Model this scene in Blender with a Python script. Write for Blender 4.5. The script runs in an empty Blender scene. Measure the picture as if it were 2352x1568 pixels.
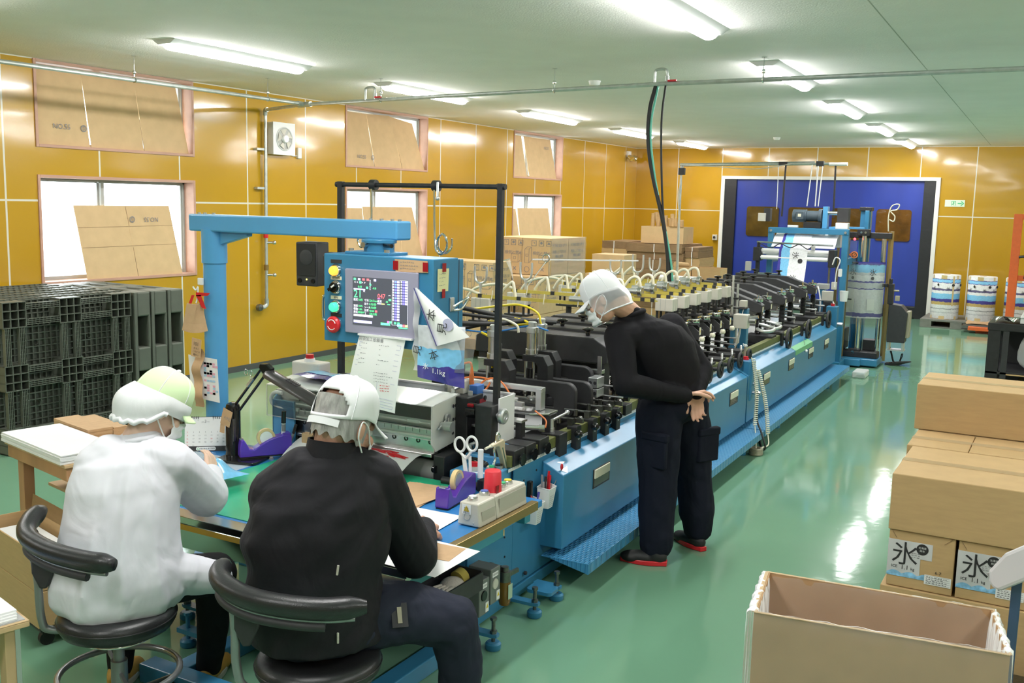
import bpy, bmesh, math, random
from mathutils import Vector as Vec, Matrix as Mat, noise as mnoise
C = bpy.context.scene.collection
PI = math.pi
random.seed(7)
SC = bpy.context.scene
YAW, PITCH, ROLL, EYE = 0.5119176, 0.13995867, 0.0232548, 1.87
F_ = Vec((-math.sin(YAW)*math.cos(PITCH), math.cos(YAW)*math.cos(PITCH), -math.sin(PITCH)))
R_ = Vec((math.cos(YAW), math.sin(YAW), 0)); U_ = R_.cross(F_)
RX = R_*math.cos(ROLL)+U_*math.sin(ROLL); UX = U_*math.cos(ROLL)-R_*math.sin(ROLL)
cd = bpy.data.cameras.new('camera'); cam = bpy.data.objects.new('camera', cd); C.objects.link(cam)
cam.matrix_world = Mat((RX, UX, -F_)).transposed().to_4x4(); cam.location = (0, 0, EYE)
cd.sensor_width = 36; cd.lens = 2281.2*36/2352; cd.clip_end = 100; cd.clip_start = .05
SC.camera = cam
w = bpy.data.worlds.new('sky'); SC.world = w; w.use_nodes = True
bgn = w.node_tree.nodes['Background']; bgn.inputs[0].default_value = (.93, .97, 1, 1); bgn.inputs[1].default_value = 4.0
SC.view_settings.view_transform = 'Standard'; SC.view_settings.look = 'None'
SC.view_settings.exposure = 1.0; SC.view_settings.gamma = 1.0; SC.view_settings.use_curve_mapping = False
LAMP = 42.0          # emission of the ceiling lamps' diffusers
SC.cycles.use_denoising = True
SC.cycles.max_bounces = 8; SC.cycles.diffuse_bounces = 4; SC.cycles.glossy_bounces = 4; SC.cycles.transparent_max_bounces = 12
SC.cycles.caustics_reflective = False; SC.cycles.caustics_refractive = False; SC.cycles.sample_clamp_indirect = 6
TH = math.radians(1.3)
MO = Vec((-2.05, 4.19, 0)); EXM = Vec((math.cos(TH), math.sin(TH), 0)); EYM = Vec((-math.sin(TH), math.cos(TH), 0))
def mw(p):                       # machine frame (across, along, up) -> world
 return MO + EXM*p[0] + EYM*(p[1]-4.19) + Vec((0, 0, p[2]))
ORG = {}                         # object -> (origin, is machine frame)
class MB:
 def __init__(s): s.v = []; s.f = []; s.mi = []; s.cur = 0
 def add(s, vs, fs, M=None):
  b = len(s.v)
  s.v += [tuple(M @ Vec(p)) if M else tuple(p) for p in vs]
  s.f += [tuple(i+b for i in f) for f in fs]; s.mi += [s.cur]*len(fs); return s
 def mat(s, i): s.cur = i; return s
 def box(s, x0, x1, y0, y1, z0, z1, M=None):
  vs = [(x, y, z) for z in (z0, z1) for y in (y0, y1) for x in (x0, x1)]
  return s.add(vs, [(0, 2, 3, 1), (4, 5, 7, 6), (0, 1, 5, 4), (2, 6, 7, 3), (0, 4, 6, 2), (1, 3, 7, 5)], M)
 def cbox(s, c, d, rot=None):   # centre, full sizes, optional rotation matrix
  M = Mat.Translation(Vec(c)) @ (rot.to_4x4() if rot else Mat())
  return s.box(-d[0]/2, d[0]/2, -d[1]/2, d[1]/2, -d[2]/2, d[2]/2, M)
 def bar(s, p, q, w, h, up=(0, 0, 1)):   # square bar between two points
  p, q = Vec(p), Vec(q); d = q-p; L = d.length; d.normalize(); u = Vec(up)
  if abs(d.dot(u)) > .98: u = Vec((0, 1, 0))
  x = d.cross(u).normalized(); z = x.cross(d)
  M = Mat((x, d, z)).transposed().to_4x4(); M.translation = p
  return s.box(-w/2, w/2, 0, L, -h/2, h/2, M)
 def cyl(s, p, q, r, n=16, r2=None, cap=True):
  p, q = Vec(p), Vec(q); d = (q-p); r2 = r if r2 is None else r2
  if d.length < 1e-6: return s
  d.normalize(); a = d.orthogonal().normalized(); b = d.cross(a)
  vs = []
  for c, rr in ((p, r), (q, r2)):
   vs += [c+(a*math.cos(t*2*PI/n)+b*math.sin(t*2*PI/n))*rr for t in range(n)]
  fs = [(i, (i+1) % n, n+(i+1) % n, n+i) for i in range(n)]
  if cap: fs += [tuple(range(n-1, -1, -1)), tuple(range(n, 2*n))]
  return s.add(vs, fs)
 def tube(s, pts, r, n=8, cap=True, closed=False):   # round tube along a polyline; r number or list
  pts = [Vec(p) for p in pts]; m = len(pts); rs = r if isinstance(r, (list, tuple)) else [r]*m
  vs = []; prev = None
  for i, p in enumerate(pts):
   a = pts[i-1] if (i or closed) else p; b = pts[(i+1) % m] if (i < m-1 or closed) else p
   d = (b-a).normalized()
   if prev is None: x = d.orthogonal().normalized()
   else:
    x = prev - d*prev.dot(d)
    x = x.normalized() if x.length > 1e-6 else d.orthogonal().normalized()
   prev = x; y = d.cross(x)
   vs += [p+(x*math.cos(k*2*PI/n)+y*math.sin(k*2*PI/n))*rs[i] for k in range(n)]
  fs = []
  for i in range(m if closed else m-1):
   j = (i+1) % m
   fs += [(i*n+k, i*n+(k+1) % n, j*n+(k+1) % n, j*n+k) for k in range(n)]
  if cap and not closed: fs += [tuple(range(n-1, -1, -1)), tuple(range((m-1)*n, m*n))]
  return s.add(vs, fs)
 def lathe(s, prof, n=24, o=(0, 0, 0), ax=(0, 0, 1)):   # (radius, height) profile turned about an axis
  ax = Vec(ax).normalized(); a = ax.orthogonal().normalized(); b = ax.cross(a); o = Vec(o); vs = []
  for r, h in prof: vs += [o+ax*h+(a*math.cos(t*2*PI/n)+b*math.sin(t*2*PI/n))*max(r, 1e-5) for t in range(n)]
  fs = []
  for i in range(len(prof)-1):
   fs += [(i*n+k, i*n+(k+1) % n, (i+1)*n+(k+1) % n, (i+1)*n+k) for k in range(n)]
  return s.add(vs, fs)
 def prism(s, poly, M, h):      # polygon in local xy, extruded along local z by h, placed by matrix M
  n = len(poly); vs = [(x, y, 0) for x, y in poly]+[(x, y, h) for x, y in poly]
  fs = [tuple(range(n-1, -1, -1)), tuple(range(n, 2*n))]+[(i, (i+1) % n, n+(i+1) % n, n+i) for i in range(n)]
  return s.add(vs, fs, M)
 def grid(s, fn, nu, nv, closed_u=False):
  vs = [fn(i/(nu if closed_u else nu-1) if nu > 1 else 0, j/(nv-1)) for j in range(nv) for i in range(nu)]
  fs = []
  for j in range(nv-1):
   for i in range(nu if closed_u else nu-1):
    k = (i+1) % nu; fs.append((j*nu+i, j*nu+k, (j+1)*nu+k, (j+1)*nu+i))
  return s.add(vs, fs)
 def ball(s, c, r, n=12, m=8, sc=(1, 1, 1), rot=None):
  c = Vec(c); vs = []
  for j in range(m+1):
   t = PI*j/m
   for i in range(n):
    a = 2*PI*i/n; p = Vec((math.sin(t)*math.cos(a)*sc[0], math.sin(t)*math.sin(a)*sc[1], math.cos(t)*sc[2]))*r
    vs.append(c+(rot @ p if rot else p))
  fs = [(j*n+i, (j+1)*n+i, (j+1)*n+(i+1) % n, j*n+(i+1) % n) for j in range(m) for i in range(n)]
  return s.add(vs, fs)
 def quad(s, a, b, c, d): return s.add([a, b, c, d], [(0, 1, 2, 3)])
 def text(s, t, o, x, y, size, align='CENTER'):   # flat lettering in the plane of x (reading) and y (up)
  vs, fs = glyphs(t, align); x, y = Vec(x).normalized(), Vec(y).normalized(); o = Vec(o)
  return s.add([o+x*p[0]*size+y*p[1]*size for p in vs], fs)
_G = {}
def glyphs(t, align):
 k = (t, align)
 if k not in _G:
  c = bpy.data.curves.new('g', 'FONT'); c.body = t; c.align_x = align; c.align_y = 'CENTER'; c.resolution_u = 2; c.space_line = 1.25
  o = bpy.data.objects.new('g', c); C.objects.link(o); bpy.context.view_layer.update()
  m = bpy.data.meshes.new_from_object(o.evaluated_get(bpy.context.evaluated_depsgraph_get()))
  _G[k] = ([tuple(v.co) for v in m.vertices], [tuple(p.vertices) for p in m.polygons])
  bpy.data.objects.remove(o); bpy.data.curves.remove(c); bpy.data.meshes.remove(m)
 return _G[k]
def rot(ax, deg): return Mat.Rotation(math.radians(deg), 3, ax)
def fr(o, x, y):                  # matrix with local x, y along given world directions
 x = Vec(x).normalized(); y = Vec(y); z = x.cross(y).normalized(); y = z.cross(x)
 M = Mat((x, y, z)).transposed().to_4x4(); M.translation = Vec(o); return M
def spline(pts, n=8):            # Catmull-Rom through points
 P = [Vec(p) for p in pts]; P = [P[0]*2-P[1]]+P+[P[-1]*2-P[-2]]; out = []
 for i in range(1, len(P)-2):
  a, b, c, d = P[i-1:i+3]
  for k in range(n):
   t = k/n; out.append(.5*((2*b)+(c-a)*t+(2*a-5*b+4*c-d)*t*t+(3*b-a-3*c+d)*t**3))
 out.append(P[-2]); return out
def rrect(x0, x1, y0, y1, r, n=5, corners=(1, 1, 1, 1)):   # rounded rectangle, ccw from lower left
 out = []
 for (cx, cy, a0, k) in ((x0+r, y0+r, PI, 0), (x1-r, y0+r, 1.5*PI, 1), (x1-r, y1-r, 0, 2), (x0+r, y1-r, .5*PI, 3)):
  if corners[k]: out += [(cx+r*math.cos(a0+PI/2*i/n), cy+r*math.sin(a0+PI/2*i/n)) for i in range(n+1)]
  else: out.append((x0 if k in (0, 3) else x1, y0 if k < 2 else y1))
 return out
def build(name, mb, mats, org, mach, parent, smooth, bev, seg=2):
 me = bpy.data.meshes.new(name); o3 = Vec(org)
 me.from_pydata([Vec(p)-o3 for p in mb.v], [], mb.f)
 ms = mats if isinstance(mats, (list, tuple)) else [mats]
 for m in ms: me.materials.append(m)
 if len(ms) > 1: me.polygons.foreach_set('material_index', mb.mi)
 if smooth:
  me.polygons.foreach_set('use_smooth', [True]*len(me.polygons)); me.set_sharp_from_angle(angle=math.radians(smooth))
 me.update()
 o = bpy.data.objects.new(name, me); C.objects.link(o)
 if parent: o.parent = parent
 else:
  o.location = mw(org) if mach else o3
  if mach: o.rotation_euler = (0, 0, TH)
 if bev:
  b = o.modifiers.new('edge', 'BEVEL'); b.width = bev; b.segments = seg; b.limit_method = 'ANGLE'; b.angle_limit = math.radians(40)
 ORG[o.name] = (org, mach); return o
def tag(o, label, cat, group=None):
 o['label'] = label; o['category'] = cat
 if group: o['group'] = group
 return o
def thing(name, label, cat, org, group=None, mach=False):
 o = bpy.data.objects.new(name, None); C.objects.link(o); o.empty_display_size = .05
 o.location = mw(org) if mach else Vec(org)
 if mach: o.rotation_euler = (0, 0, TH)
 ORG[o.name] = (org, mach); return tag(o, label, cat, group)
SPLIT = {k: k for k in 'side_frame bearing_carrier bracket cylinder_cap guide_post bar_clip arm_base sensor roller_bracket gear_box crank_handle red_tape elbow_fitting tape cover_leg mount_leg cross_rod side_plate press_base rod_clamp block base_arm floor_bar'.split()}
SPLIT.update(end_screws='end_screw', arm_bolts='arm_bolt', uprights='upright', guide_rods='guide_rod', cross_rods='cross_rod', cabinet_legs='cabinet_leg', blade_screws='blade_screw', bolt_heads='bolt_head', cover_screws='cover_screw', frame_bolts='frame_bolt', blocks='block', fittings='fitting')
def pieces(mb):                   # the separate pieces of a builder's mesh, one builder each
 n = len(mb.v); up = list(range(n))
 def root(i):
  while up[i] != i: up[i] = up[up[i]]; i = up[i]
  return i
 for f in mb.f:
  for i in f[1:]: up[root(i)] = root(f[0])
 box = {}
 for i, p in enumerate(mb.v):
  b = box.setdefault(root(i), [list(p), list(p)])
  for k in range(3): b[0][k] = min(b[0][k], p[k]); b[1][k] = max(b[1][k], p[k])
 ks = list(box); e = .004
 for i, a in enumerate(ks):
  for c in ks[i+1:]:
   if all(box[a][0][k]-e < box[c][1][k] and box[c][0][k]-e < box[a][1][k] for k in range(3)): up[root(a)] = root(c)
 out = {}
 for j, f in enumerate(mb.f):
  q = out.setdefault(root(f[0]), (MB(), {})); idx = []
  for i in f:
   if i not in q[1]: q[1][i] = len(q[0].v); q[0].v.append(mb.v[i])
   idx.append(q[1][i])
  q[0].f.append(tuple(idx)); q[0].mi.append(mb.mi[j])
 return [q[0] for q in out.values()]
def part(name, mb, m, parent, smooth=35, bev=0, label=None):
 org, mach = ORG[parent.name]
 if name in SPLIT: return [build(SPLIT[name], q, m, org, mach, parent, smooth, bev) for q in pieces(mb)][0]
 o = build(name, mb, m, org, mach, parent, smooth, bev)
 if label: o['label'] = label
 return o
def solo(name, label, cat, mb, m, org, group=None, mach=False, smooth=35, bev=0):
 return tag(build(name, mb, m, org, mach, None, smooth, bev), label, cat, group)
def struct(name, mb, m, org=(0, 0, 0), parent=None, smooth=0, bev=0):
 o = build(name, mb, m, ORG[parent.name][0] if parent else org, False, parent, smooth, bev)
 if not parent: o['kind'] = 'structure'
 return o
def dup(root, d, label=None, group=None):   # copy of a thing with parts and sub-parts, moved by d (frame coordinates)
 org, mach = ORG[root.name]; r = root.copy(); C.objects.link(r)
 n = Vec(org)+Vec(d); r.location = mw(n) if mach else n; ORG[r.name] = (n, mach)
 if label: r['label'] = label
 if group: r['group'] = group
 for ch in list(root.children):
  c = ch.copy(); C.objects.link(c); c.parent = r
  for g in list(ch.children):
   k = g.copy(); C.objects.link(k); k.parent = c
 return r
def mat(name, col, rough=.5, metal=0, var=0, vscale=20, bump=0, bscale=200, spec=.5, coat=0, emit=0, alpha=1, trans=0, sheen=0, stretch=None):
 m = bpy.data.materials.new(name); m.use_nodes = True; nt = m.node_tree; b = nt.nodes['Principled BSDF']
 def si(k, v):
  if k in b.inputs: b.inputs[k].default_value = v
 c4 = (*col, 1); si('Base Color', c4); si('Roughness', rough); si('Metallic', metal); si('Specular IOR Level', spec)
 si('Coat Weight', coat); si('Coat Roughness', .08); si('Alpha', alpha); si('Transmission Weight', trans); si('Sheen Weight', sheen)
 if emit: si('Emission Color', c4); si('Emission Strength', emit)
 if var or bump:
  tc = nt.nodes.new('ShaderNodeTexCoord'); co = tc.outputs['Object']
  if stretch:
   mp = nt.nodes.new('ShaderNodeMapping'); mp.inputs['Scale'].default_value = stretch; nt.links.new(co, mp.inputs[0]); co = mp.outputs[0]
 if var:
  n = nt.nodes.new('ShaderNodeTexNoise'); n.inputs['Scale'].default_value = vscale; n.inputs['Detail'].default_value = 4; nt.links.new(co, n.inputs['Vector'])
  r = nt.nodes.new('ShaderNodeMapRange'); r.inputs[1].default_value = .3; r.inputs[2].default_value = .7; r.inputs[3].default_value = 1-var; r.inputs[4].default_value = 1+var
  nt.links.new(n.outputs[0], r.inputs[0])
  x = nt.nodes.new('ShaderNodeMix'); x.data_type = 'RGBA'; x.blend_type = 'MULTIPLY'; x.inputs[0].default_value = 1
  x.inputs[6].default_value = c4; nt.links.new(r.outputs[0], x.inputs[7]); nt.links.new(x.outputs[2], b.inputs['Base Color'])
 if bump:
  n = nt.nodes.new('ShaderNodeTexNoise'); n.inputs['Scale'].default_value = bscale; n.inputs['Detail'].default_value = 3; nt.links.new(co, n.inputs['Vector'])
  u = nt.nodes.new('ShaderNodeBump'); u.inputs['Strength'].default_value = bump; u.inputs['Distance'].default_value = .01
  nt.links.new(n.outputs[0], u.inputs['Height']); nt.links.new(u.outputs[0], b.inputs['Normal'])
 return m
def nodes(m): return m.node_tree, m.node_tree.nodes, m.node_tree.links, m.node_tree.nodes['Principled BSDF']
def clear(name, tint=(1, 1, 1), op=.12, rough=.05):      # thin clear film or acrylic: mostly see-through, glossy
 m = bpy.data.materials.new(name); m.use_nodes = True; nt = m.node_tree; N = nt.nodes; L = nt.links; b = N['Principled BSDF']
 b.inputs['Base Color'].default_value = (*tint, 1); b.inputs['Roughness'].default_value = rough
 t = N.new('ShaderNodeBsdfTransparent'); t.inputs[0].default_value = (*[.5+.5*x for x in tint], 1)
 f = N.new('ShaderNodeFresnel'); f.inputs[0].default_value = 1.28
 a = N.new('ShaderNodeMath'); a.operation = 'ADD'; a.inputs[1].default_value = op; a.use_clamp = True; L.new(f.outputs[0], a.inputs[0])
 x = N.new('ShaderNodeMixShader'); L.new(a.outputs[0], x.inputs[0]); L.new(t.outputs[0], x.inputs[1]); L.new(b.outputs[0], x.inputs[2])
 L.new(x.outputs[0], N['Material Output'].inputs[0]); return m
K = {}
def mk(k, *a, **kw): K[k] = mat(k, *a, **kw)
mk('blue_paint', (.040, .205, .375), .32, var=.05, vscale=6, bump=.02, bscale=300)
mk('blue_light', (.090, .330, .600), .3, var=.03, vscale=5)
mk('black_iron', (.018, .018, .020), .45, var=.25, vscale=30, bump=.05, bscale=400)
mk('black_plate', (.030, .030, .033), .55, var=.12, vscale=25, bump=.06, bscale=500)
mk('black_gloss', (.010, .010, .011), .12)
mk('black_rubber', (.014, .014, .015), .6)
mk('steel', (.62, .62, .62), .28, metal=1, var=.06, vscale=40)
mk('chrome', (.78, .78, .79), .12, metal=1)
mk('dark_steel', (.20, .20, .19), .38, metal=1, var=.15, vscale=60)
mk('alu', (.66, .67, .68), .36, metal=.85, bump=.03, bscale=300)
mk('galv', (.50, .53, .51), .40, metal=.7, var=.12, vscale=18)
mk('grey_paint', (.42, .42, .40), .42, var=.04)
mk('beige', (.60, .57, .50), .42, var=.03)
mk('ivory', (.78, .74, .58), .45)
mk('white_plastic', (.80, .80, .80), .35)
mk('white_gloss', (.86, .86, .86), .2)
mk('paper', (.84, .84, .84), .7, var=.015, vscale=8)
mk('kraft', (.56, .36, .20), .75, var=.05, vscale=30, bump=.03, bscale=150)
mk('card', (.52, .345, .165), .72, var=.05, vscale=12, bump=.04, bscale=120, stretch=(1, 1, 6))
mk('card_pale', (.60, .42, .225), .72, var=.05, vscale=10, bump=.03, bscale=120)
mk('card_inside', (.47, .285, .145), .8, var=.06, vscale=9)
mk('card_dark', (.26, .165, .085), .8, var=.12, vscale=9)
mk('ink', (.025, .025, .028), .6)
mk('ink_grey', (.22, .22, .24), .6)
mk('red', (.62, .02, .03), .3)
mk('red_tape', (.30, .008, .015), .25)
mk('orange_paint', (.72, .13, .03), .38, var=.05)
mk('orange_cord', (.75, .20, .05), .45)
mk('yellow', (.80, .58, .04), .4)
mk('yellow_hose', (.85, .66, .03), .35)
mk('yellow_bar', (.62, .50, .10), .5, metal=.2, var=.08, vscale=14)
mk('hose_white', (.78, .74, .58), .4)
mk('green', (.05, .48, .20), .4)
mk('green_hose', (.10, .42, .32), .4)
mk('blue_ink', (.07, .06, .32), .45)
mk('purple', (.085, .028, .30), .22)
mk('violet', (.09, .035, .42), .22)
mk('tape_roll', (.72, .55, .28), .35)
mk('brass', (.36, .25, .10), .35, metal=.8)
mk('olive', (.13, .14, .04), .55, var=.15)
mk('wood', (.46, .25, .12), .6, var=.18, vscale=7, stretch=(1, 1, .12), bump=.05, bscale=60)
mk('wood_pale', (.58, .40, .22), .6, var=.14, vscale=7, stretch=(1, 1, .12))
mk('pallet', (.105, .115, .092), .42, var=.08, vscale=14)
mk('pallet_grey', (.20, .20, .18), .6, var=.08)
mk('skin', (.62, .36, .25), .5, var=.06, vscale=30)
mk('skin_old', (.56, .31, .22), .55, var=.10, vscale=40, bump=.15, bscale=160)
mk('skin_pale', (.74, .50, .38), .5, var=.05, vscale=30)
mk('hair_grey', (.36, .35, .34), .5, var=.35, vscale=60, stretch=(1, 1, .15), bump=.4, bscale=90)
mk('leather', (.020, .020, .022), .33, bump=.10, bscale=250)
mk('tube_grey', (.30, .31, .32), .3, metal=.6)
mk('khaki', (.33, .30, .22), .5)
K['acrylic'] = clear('acrylic', (.86, .88, .84), .03)
K['film'] = clear('film', (.95, .95, .96), .10, .12)
K['film_milky'] = clear('film_milky', (.92, .92, .93), .38, .25)
K['amber'] = clear('amber', (.16, .10, .012), .75, .12)
K['net'] = clear('net', (.95, .95, .97), .28, .9)
def cloth(name, col, rough=.85, fold=.5, fscale=9, weave=.15):
 m = mat(name, col, rough, spec=.15); nt, N, L, b = nodes(m)
 tc = N.new('ShaderNodeTexCoord')
 a = N.new('ShaderNodeTexNoise'); a.inputs['Scale'].default_value = fscale; a.inputs['Detail'].default_value = 2.5; a.inputs['Distortion'].default_value = 1.2
 c = N.new('ShaderNodeTexNoise'); c.inputs['Scale'].default_value = 700
 mp = N.new('ShaderNodeMapping'); mp.inputs['Scale'].default_value = (.8, .8, .5); L.new(tc.outputs['Object'], mp.inputs[0]); L.new(mp.outputs[0], a.inputs[0]); L.new(tc.outputs['Object'], c.inputs[0])
 u = N.new('ShaderNodeBump'); u.inputs['Strength'].default_value = fold; u.inputs['Distance'].default_value = .03; L.new(a.outputs[0], u.inputs['Height'])
 v = N.new('ShaderNodeBump'); v.inputs['Strength'].default_value = weave; v.inputs['Distance'].default_value = .002; L.new(c.outputs[0], v.inputs['Height'])
 L.new(u.outputs[0], v.inputs['Normal']); L.new(v.outputs[0], b.inputs['Normal']); return m
K['coat_white'] = cloth('coat_white', (.76, .75, .82), .8, .4, 8)
K['cap_white'] = cloth('cap_white', (.82, .82, .85), .85, .15, 10)
K['cap_green'] = cloth('cap_green', (.68, .84, .52), .85, .12, 9)
K['jacket'] = cloth('jacket', (.017, .016, .020), .6, .35, 9)
K['shirt_black'] = cloth('shirt_black', (.011, .0105, .013), .8, .3, 8)
K['trousers'] = cloth('trousers', (.009, .011, .021), .8, .4, 8)
K['trousers_navy'] = cloth('trousers_navy', (.022, .025, .042), .75, .4, 8)
K['trousers_black'] = cloth('trousers_black', (.010, .010, .011), .8, .3, 9)
K['mask'] = cloth('mask', (.82, .83, .84), .8, .25, 40)
# ================================================================ the room
XL, YB, ZC, XR, YF = -7.676, 18.51, 2.962, 5.2, -4.2
def panel_mat(name, axis, o, step, zj, z0):
 m = mat(name, (.50, .285, .017), .16, spec=.5, coat=.55); nt, N, L, b = nodes(m)
 tc = N.new('ShaderNodeTexCoord'); sp = N.new('ShaderNodeSeparateXYZ'); L.new(tc.outputs['Object'], sp.inputs[0])
 def mth(op, a, bb=None):
  n = N.new('ShaderNodeMath'); n.operation = op
  for i, q in enumerate((a, bb)):
   if q is None: continue
   if isinstance(q, (int, float)): n.inputs[i].default_value = q
   else: L.new(q, n.inputs[i])
  return n.outputs[0]
 ph = mth('DIVIDE', mth('SUBTRACT', sp.outputs[axis], o), step)
 d = mth('MULTIPLY', mth('ABSOLUTE', mth('SUBTRACT', ph, mth('ROUND', ph))), step)
 l1 = mth('LESS_THAN', d, .0085)
 l2 = mth('LESS_THAN', mth('ABSOLUTE', mth('SUBTRACT', sp.outputs[2], zj)), .0085)
 l3 = mth('GREATER_THAN', sp.outputs[2], z0)
 ln = mth('MAXIMUM', mth('MAXIMUM', l1, l2), l3)
 no = N.new('ShaderNodeTexNoise'); no.inputs['Scale'].default_value = 1.1; no.inputs['Detail'].default_value = 2; L.new(tc.outputs['Object'], no.inputs[0])
 mr = N.new('ShaderNodeMapRange'); mr.inputs[3].default_value = .93; mr.inputs[4].default_value = 1.07; L.new(no.outputs[0], mr.inputs[0])
 mu = N.new('ShaderNodeMix'); mu.data_type = 'RGBA'; mu.blend_type = 'MULTIPLY'; mu.inputs[0].default_value = 1; mu.inputs[6].default_value = (.50, .285, .017, 1); L.new(mr.outputs[0], mu.inputs[7])
 mx = N.new('ShaderNodeMix'); mx.data_type = 'RGBA'; L.new(ln, mx.inputs[0]); L.new(mu.outputs[2], mx.inputs[6]); mx.inputs[7].default_value = (.72, .68, .58, 1); L.new(mx.outputs[2], b.inputs['Base Color'])
 mp = N.new('ShaderNodeMapping'); mp.inputs['Scale'].default_value = (1, 1, 2.2); L.new(tc.outputs['Object'], mp.inputs[0])
 n2 = N.new('ShaderNodeTexNoise'); n2.inputs['Scale'].default_value = 1.6; n2.inputs['Detail'].default_value = 1; L.new(mp.outputs[0], n2.inputs[0])
 bu = N.new('ShaderNodeBump'); bu.inputs['Strength'].default_value = .07; bu.inputs['Distance'].default_value = .05; L.new(n2.outputs[0], bu.inputs['Height'])
 L.new(bu.outputs[0], b.inputs['Normal']); L.new(bu.outputs[0], b.inputs['Coat Normal']); return m
K['panel_left'] = panel_mat('panel_left', 1, 5.124, .917, 1.786, 2.952)
K['panel_back'] = panel_mat('panel_back', 0, -1.552, .876, 1.786, 2.952)
m = K['floor'] = mat('floor_green', (.165, .335, .22), .13, spec=.42); nt, N, L, b = nodes(m)
tc = N.new('ShaderNodeTexCoord')
n1 = N.new('ShaderNodeTexNoise'); n1.inputs['Scale'].default_value = .8; n1.inputs['Detail'].default_value = 5; L.new(tc.outputs['Object'], n1.inputs[0])
cr = N.new('ShaderNodeMapRange'); cr.inputs[3].default_value = .88; cr.inputs[4].default_value = 1.10; L.new(n1.outputs[0], cr.inputs[0])
mx = N.new('ShaderNodeMix'); mx.data_type = 'RGBA'; mx.blend_type = 'MULTIPLY'; mx.inputs[0].default_value = 1; mx.inputs[6].default_value = (.165, .335, .22, 1); L.new(cr.outputs[0], mx.inputs[7]); L.new(mx.outputs[2], b.inputs['Base Color'])
n2 = N.new('ShaderNodeTexNoise'); n2.inputs['Scale'].default_value = 3.5; n2.inputs['Detail'].default_value = 6; n2.inputs['Roughness'].default_value = .7; L.new(tc.outputs['Object'], n2.inputs[0])
r2 = N.new('ShaderNodeMapRange'); r2.inputs[3].default_value = .04; r2.inputs[4].default_value = .12; L.new(n2.outputs[0], r2.inputs[0]); L.new(r2.outputs[0], b.inputs['Roughness'])
bu = N.new('ShaderNodeBump'); bu.inputs['Strength'].default_value = .06; bu.inputs['Distance'].default_value = .010; n3 = N.new('ShaderNodeTexNoise'); n3.inputs['Scale'].default_value = 9; n3.inputs['Detail'].default_value = 3; L.new(tc.outputs['Object'], n3.inputs[0]); L.new(n3.outputs[0], bu.inputs['Height']); L.new(bu.outputs[0], b.inputs['Normal'])
mk('ceiling_board', (.92, .89, .88), .8, var=.02, vscale=3, bump=.25, bscale=90)
mk('ceiling_seam', (.48, .50, .45), .8)
mk('wall_plain', (.62, .55, .38), .5)
mk('casing', (.52, .30, .22), .5, var=.10, vscale=9, stretch=(1, .3, 1))
mk('sash', (.40, .40, .38), .4)
mk('base_grey', (.07, .075, .075), .5)
mk('door_sheet', (.020, .045, .330), .42, var=.12, vscale=2.5, bump=.5, bscale=4, stretch=(1, 1, .35))
mk('door_black', (.012, .013, .016), .5, bump=.5, bscale=9)
mk('door_white', (.80, .79, .76), .4)
K['lamp_on'] = mat('lamp_on', (1.0, .985, .97), .5, emit=LAMP)
K['glass'] = clear('glass', (.9, .95, .95), .03)
struct('floor', MB().box(-8.2, XR+.2, YF-.2, 19.2, -.15, 0), K['floor'])
s = MB().box(-8.2, XR+.2, YF-.2, 19.2, ZC, ZC+.12)
ce = struct('ceiling', s, K['ceiling_board'])
s = MB()
for x in (-1.03, 2.6): s.add([mw((x+2.05-.004, 0, ZC-.0015)), mw((x+2.05+.004, 0, ZC-.0015)), mw((x+2.05+.004, 18.2, ZC-.0015)), mw((x+2.05-.004, 18.2, ZC-.0015))], [(0, 1, 2, 3)])
o = struct('trim_1', s, K['ceiling_seam'])
WY = [(5.42, 7.14), (9.50, 11.22), (13.575, 15.25)]; WZ = [(1.07, 2.0), (2.24, 2.955)]
def holed(mb, y0, y1, z0, z1, xs):          # wall slab with the window openings left out
 ys = [y0]+[q for a in WY for q in a]+[y1]
 for i in range(0, len(ys)-1):
  a, bq = ys[i], ys[i+1]
  if i % 2 == 0: mb.box(*xs, a, bq, z0, z1)
  else:
   zz = [z0]+[q for r in WZ for q in r]+[z1]
   for j in range(0, len(zz)-1, 2): mb.box(*xs, a, bq, zz[j], zz[j+1])
 return mb
struct('wall_left', holed(MB(), YF, YB, 0, ZC, (XL-.24, XL)), K['panel_left'])
s = MB().box(XL-.24, -5.86, YB, YB+.25, 0, ZC).box(-5.86, -2.16, YB, YB+.25, 2.38, ZC).box(-2.16, XR, YB, YB+.25, 0, ZC)
struct('wall_back', s, K['panel_back'])
struct('wall_right', MB().box(XR, XR+.2, YF, YB, 0, ZC), K['wall_plain'])
struct('wall_front', MB().box(XL, XR, YF-.2, YF, 0, ZC), K['wall_plain'])
struct('baseboard_left', MB().box(XL, XL+.012, YF, YB, 0, .062), K['base_grey'])
struct('baseboard_back', MB().box(XL, -5.94, YB-.012, YB, 0, .062).box(-2.09, XR, YB-.012, YB, 0, .062), K['base_grey'])
n = 0
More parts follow.
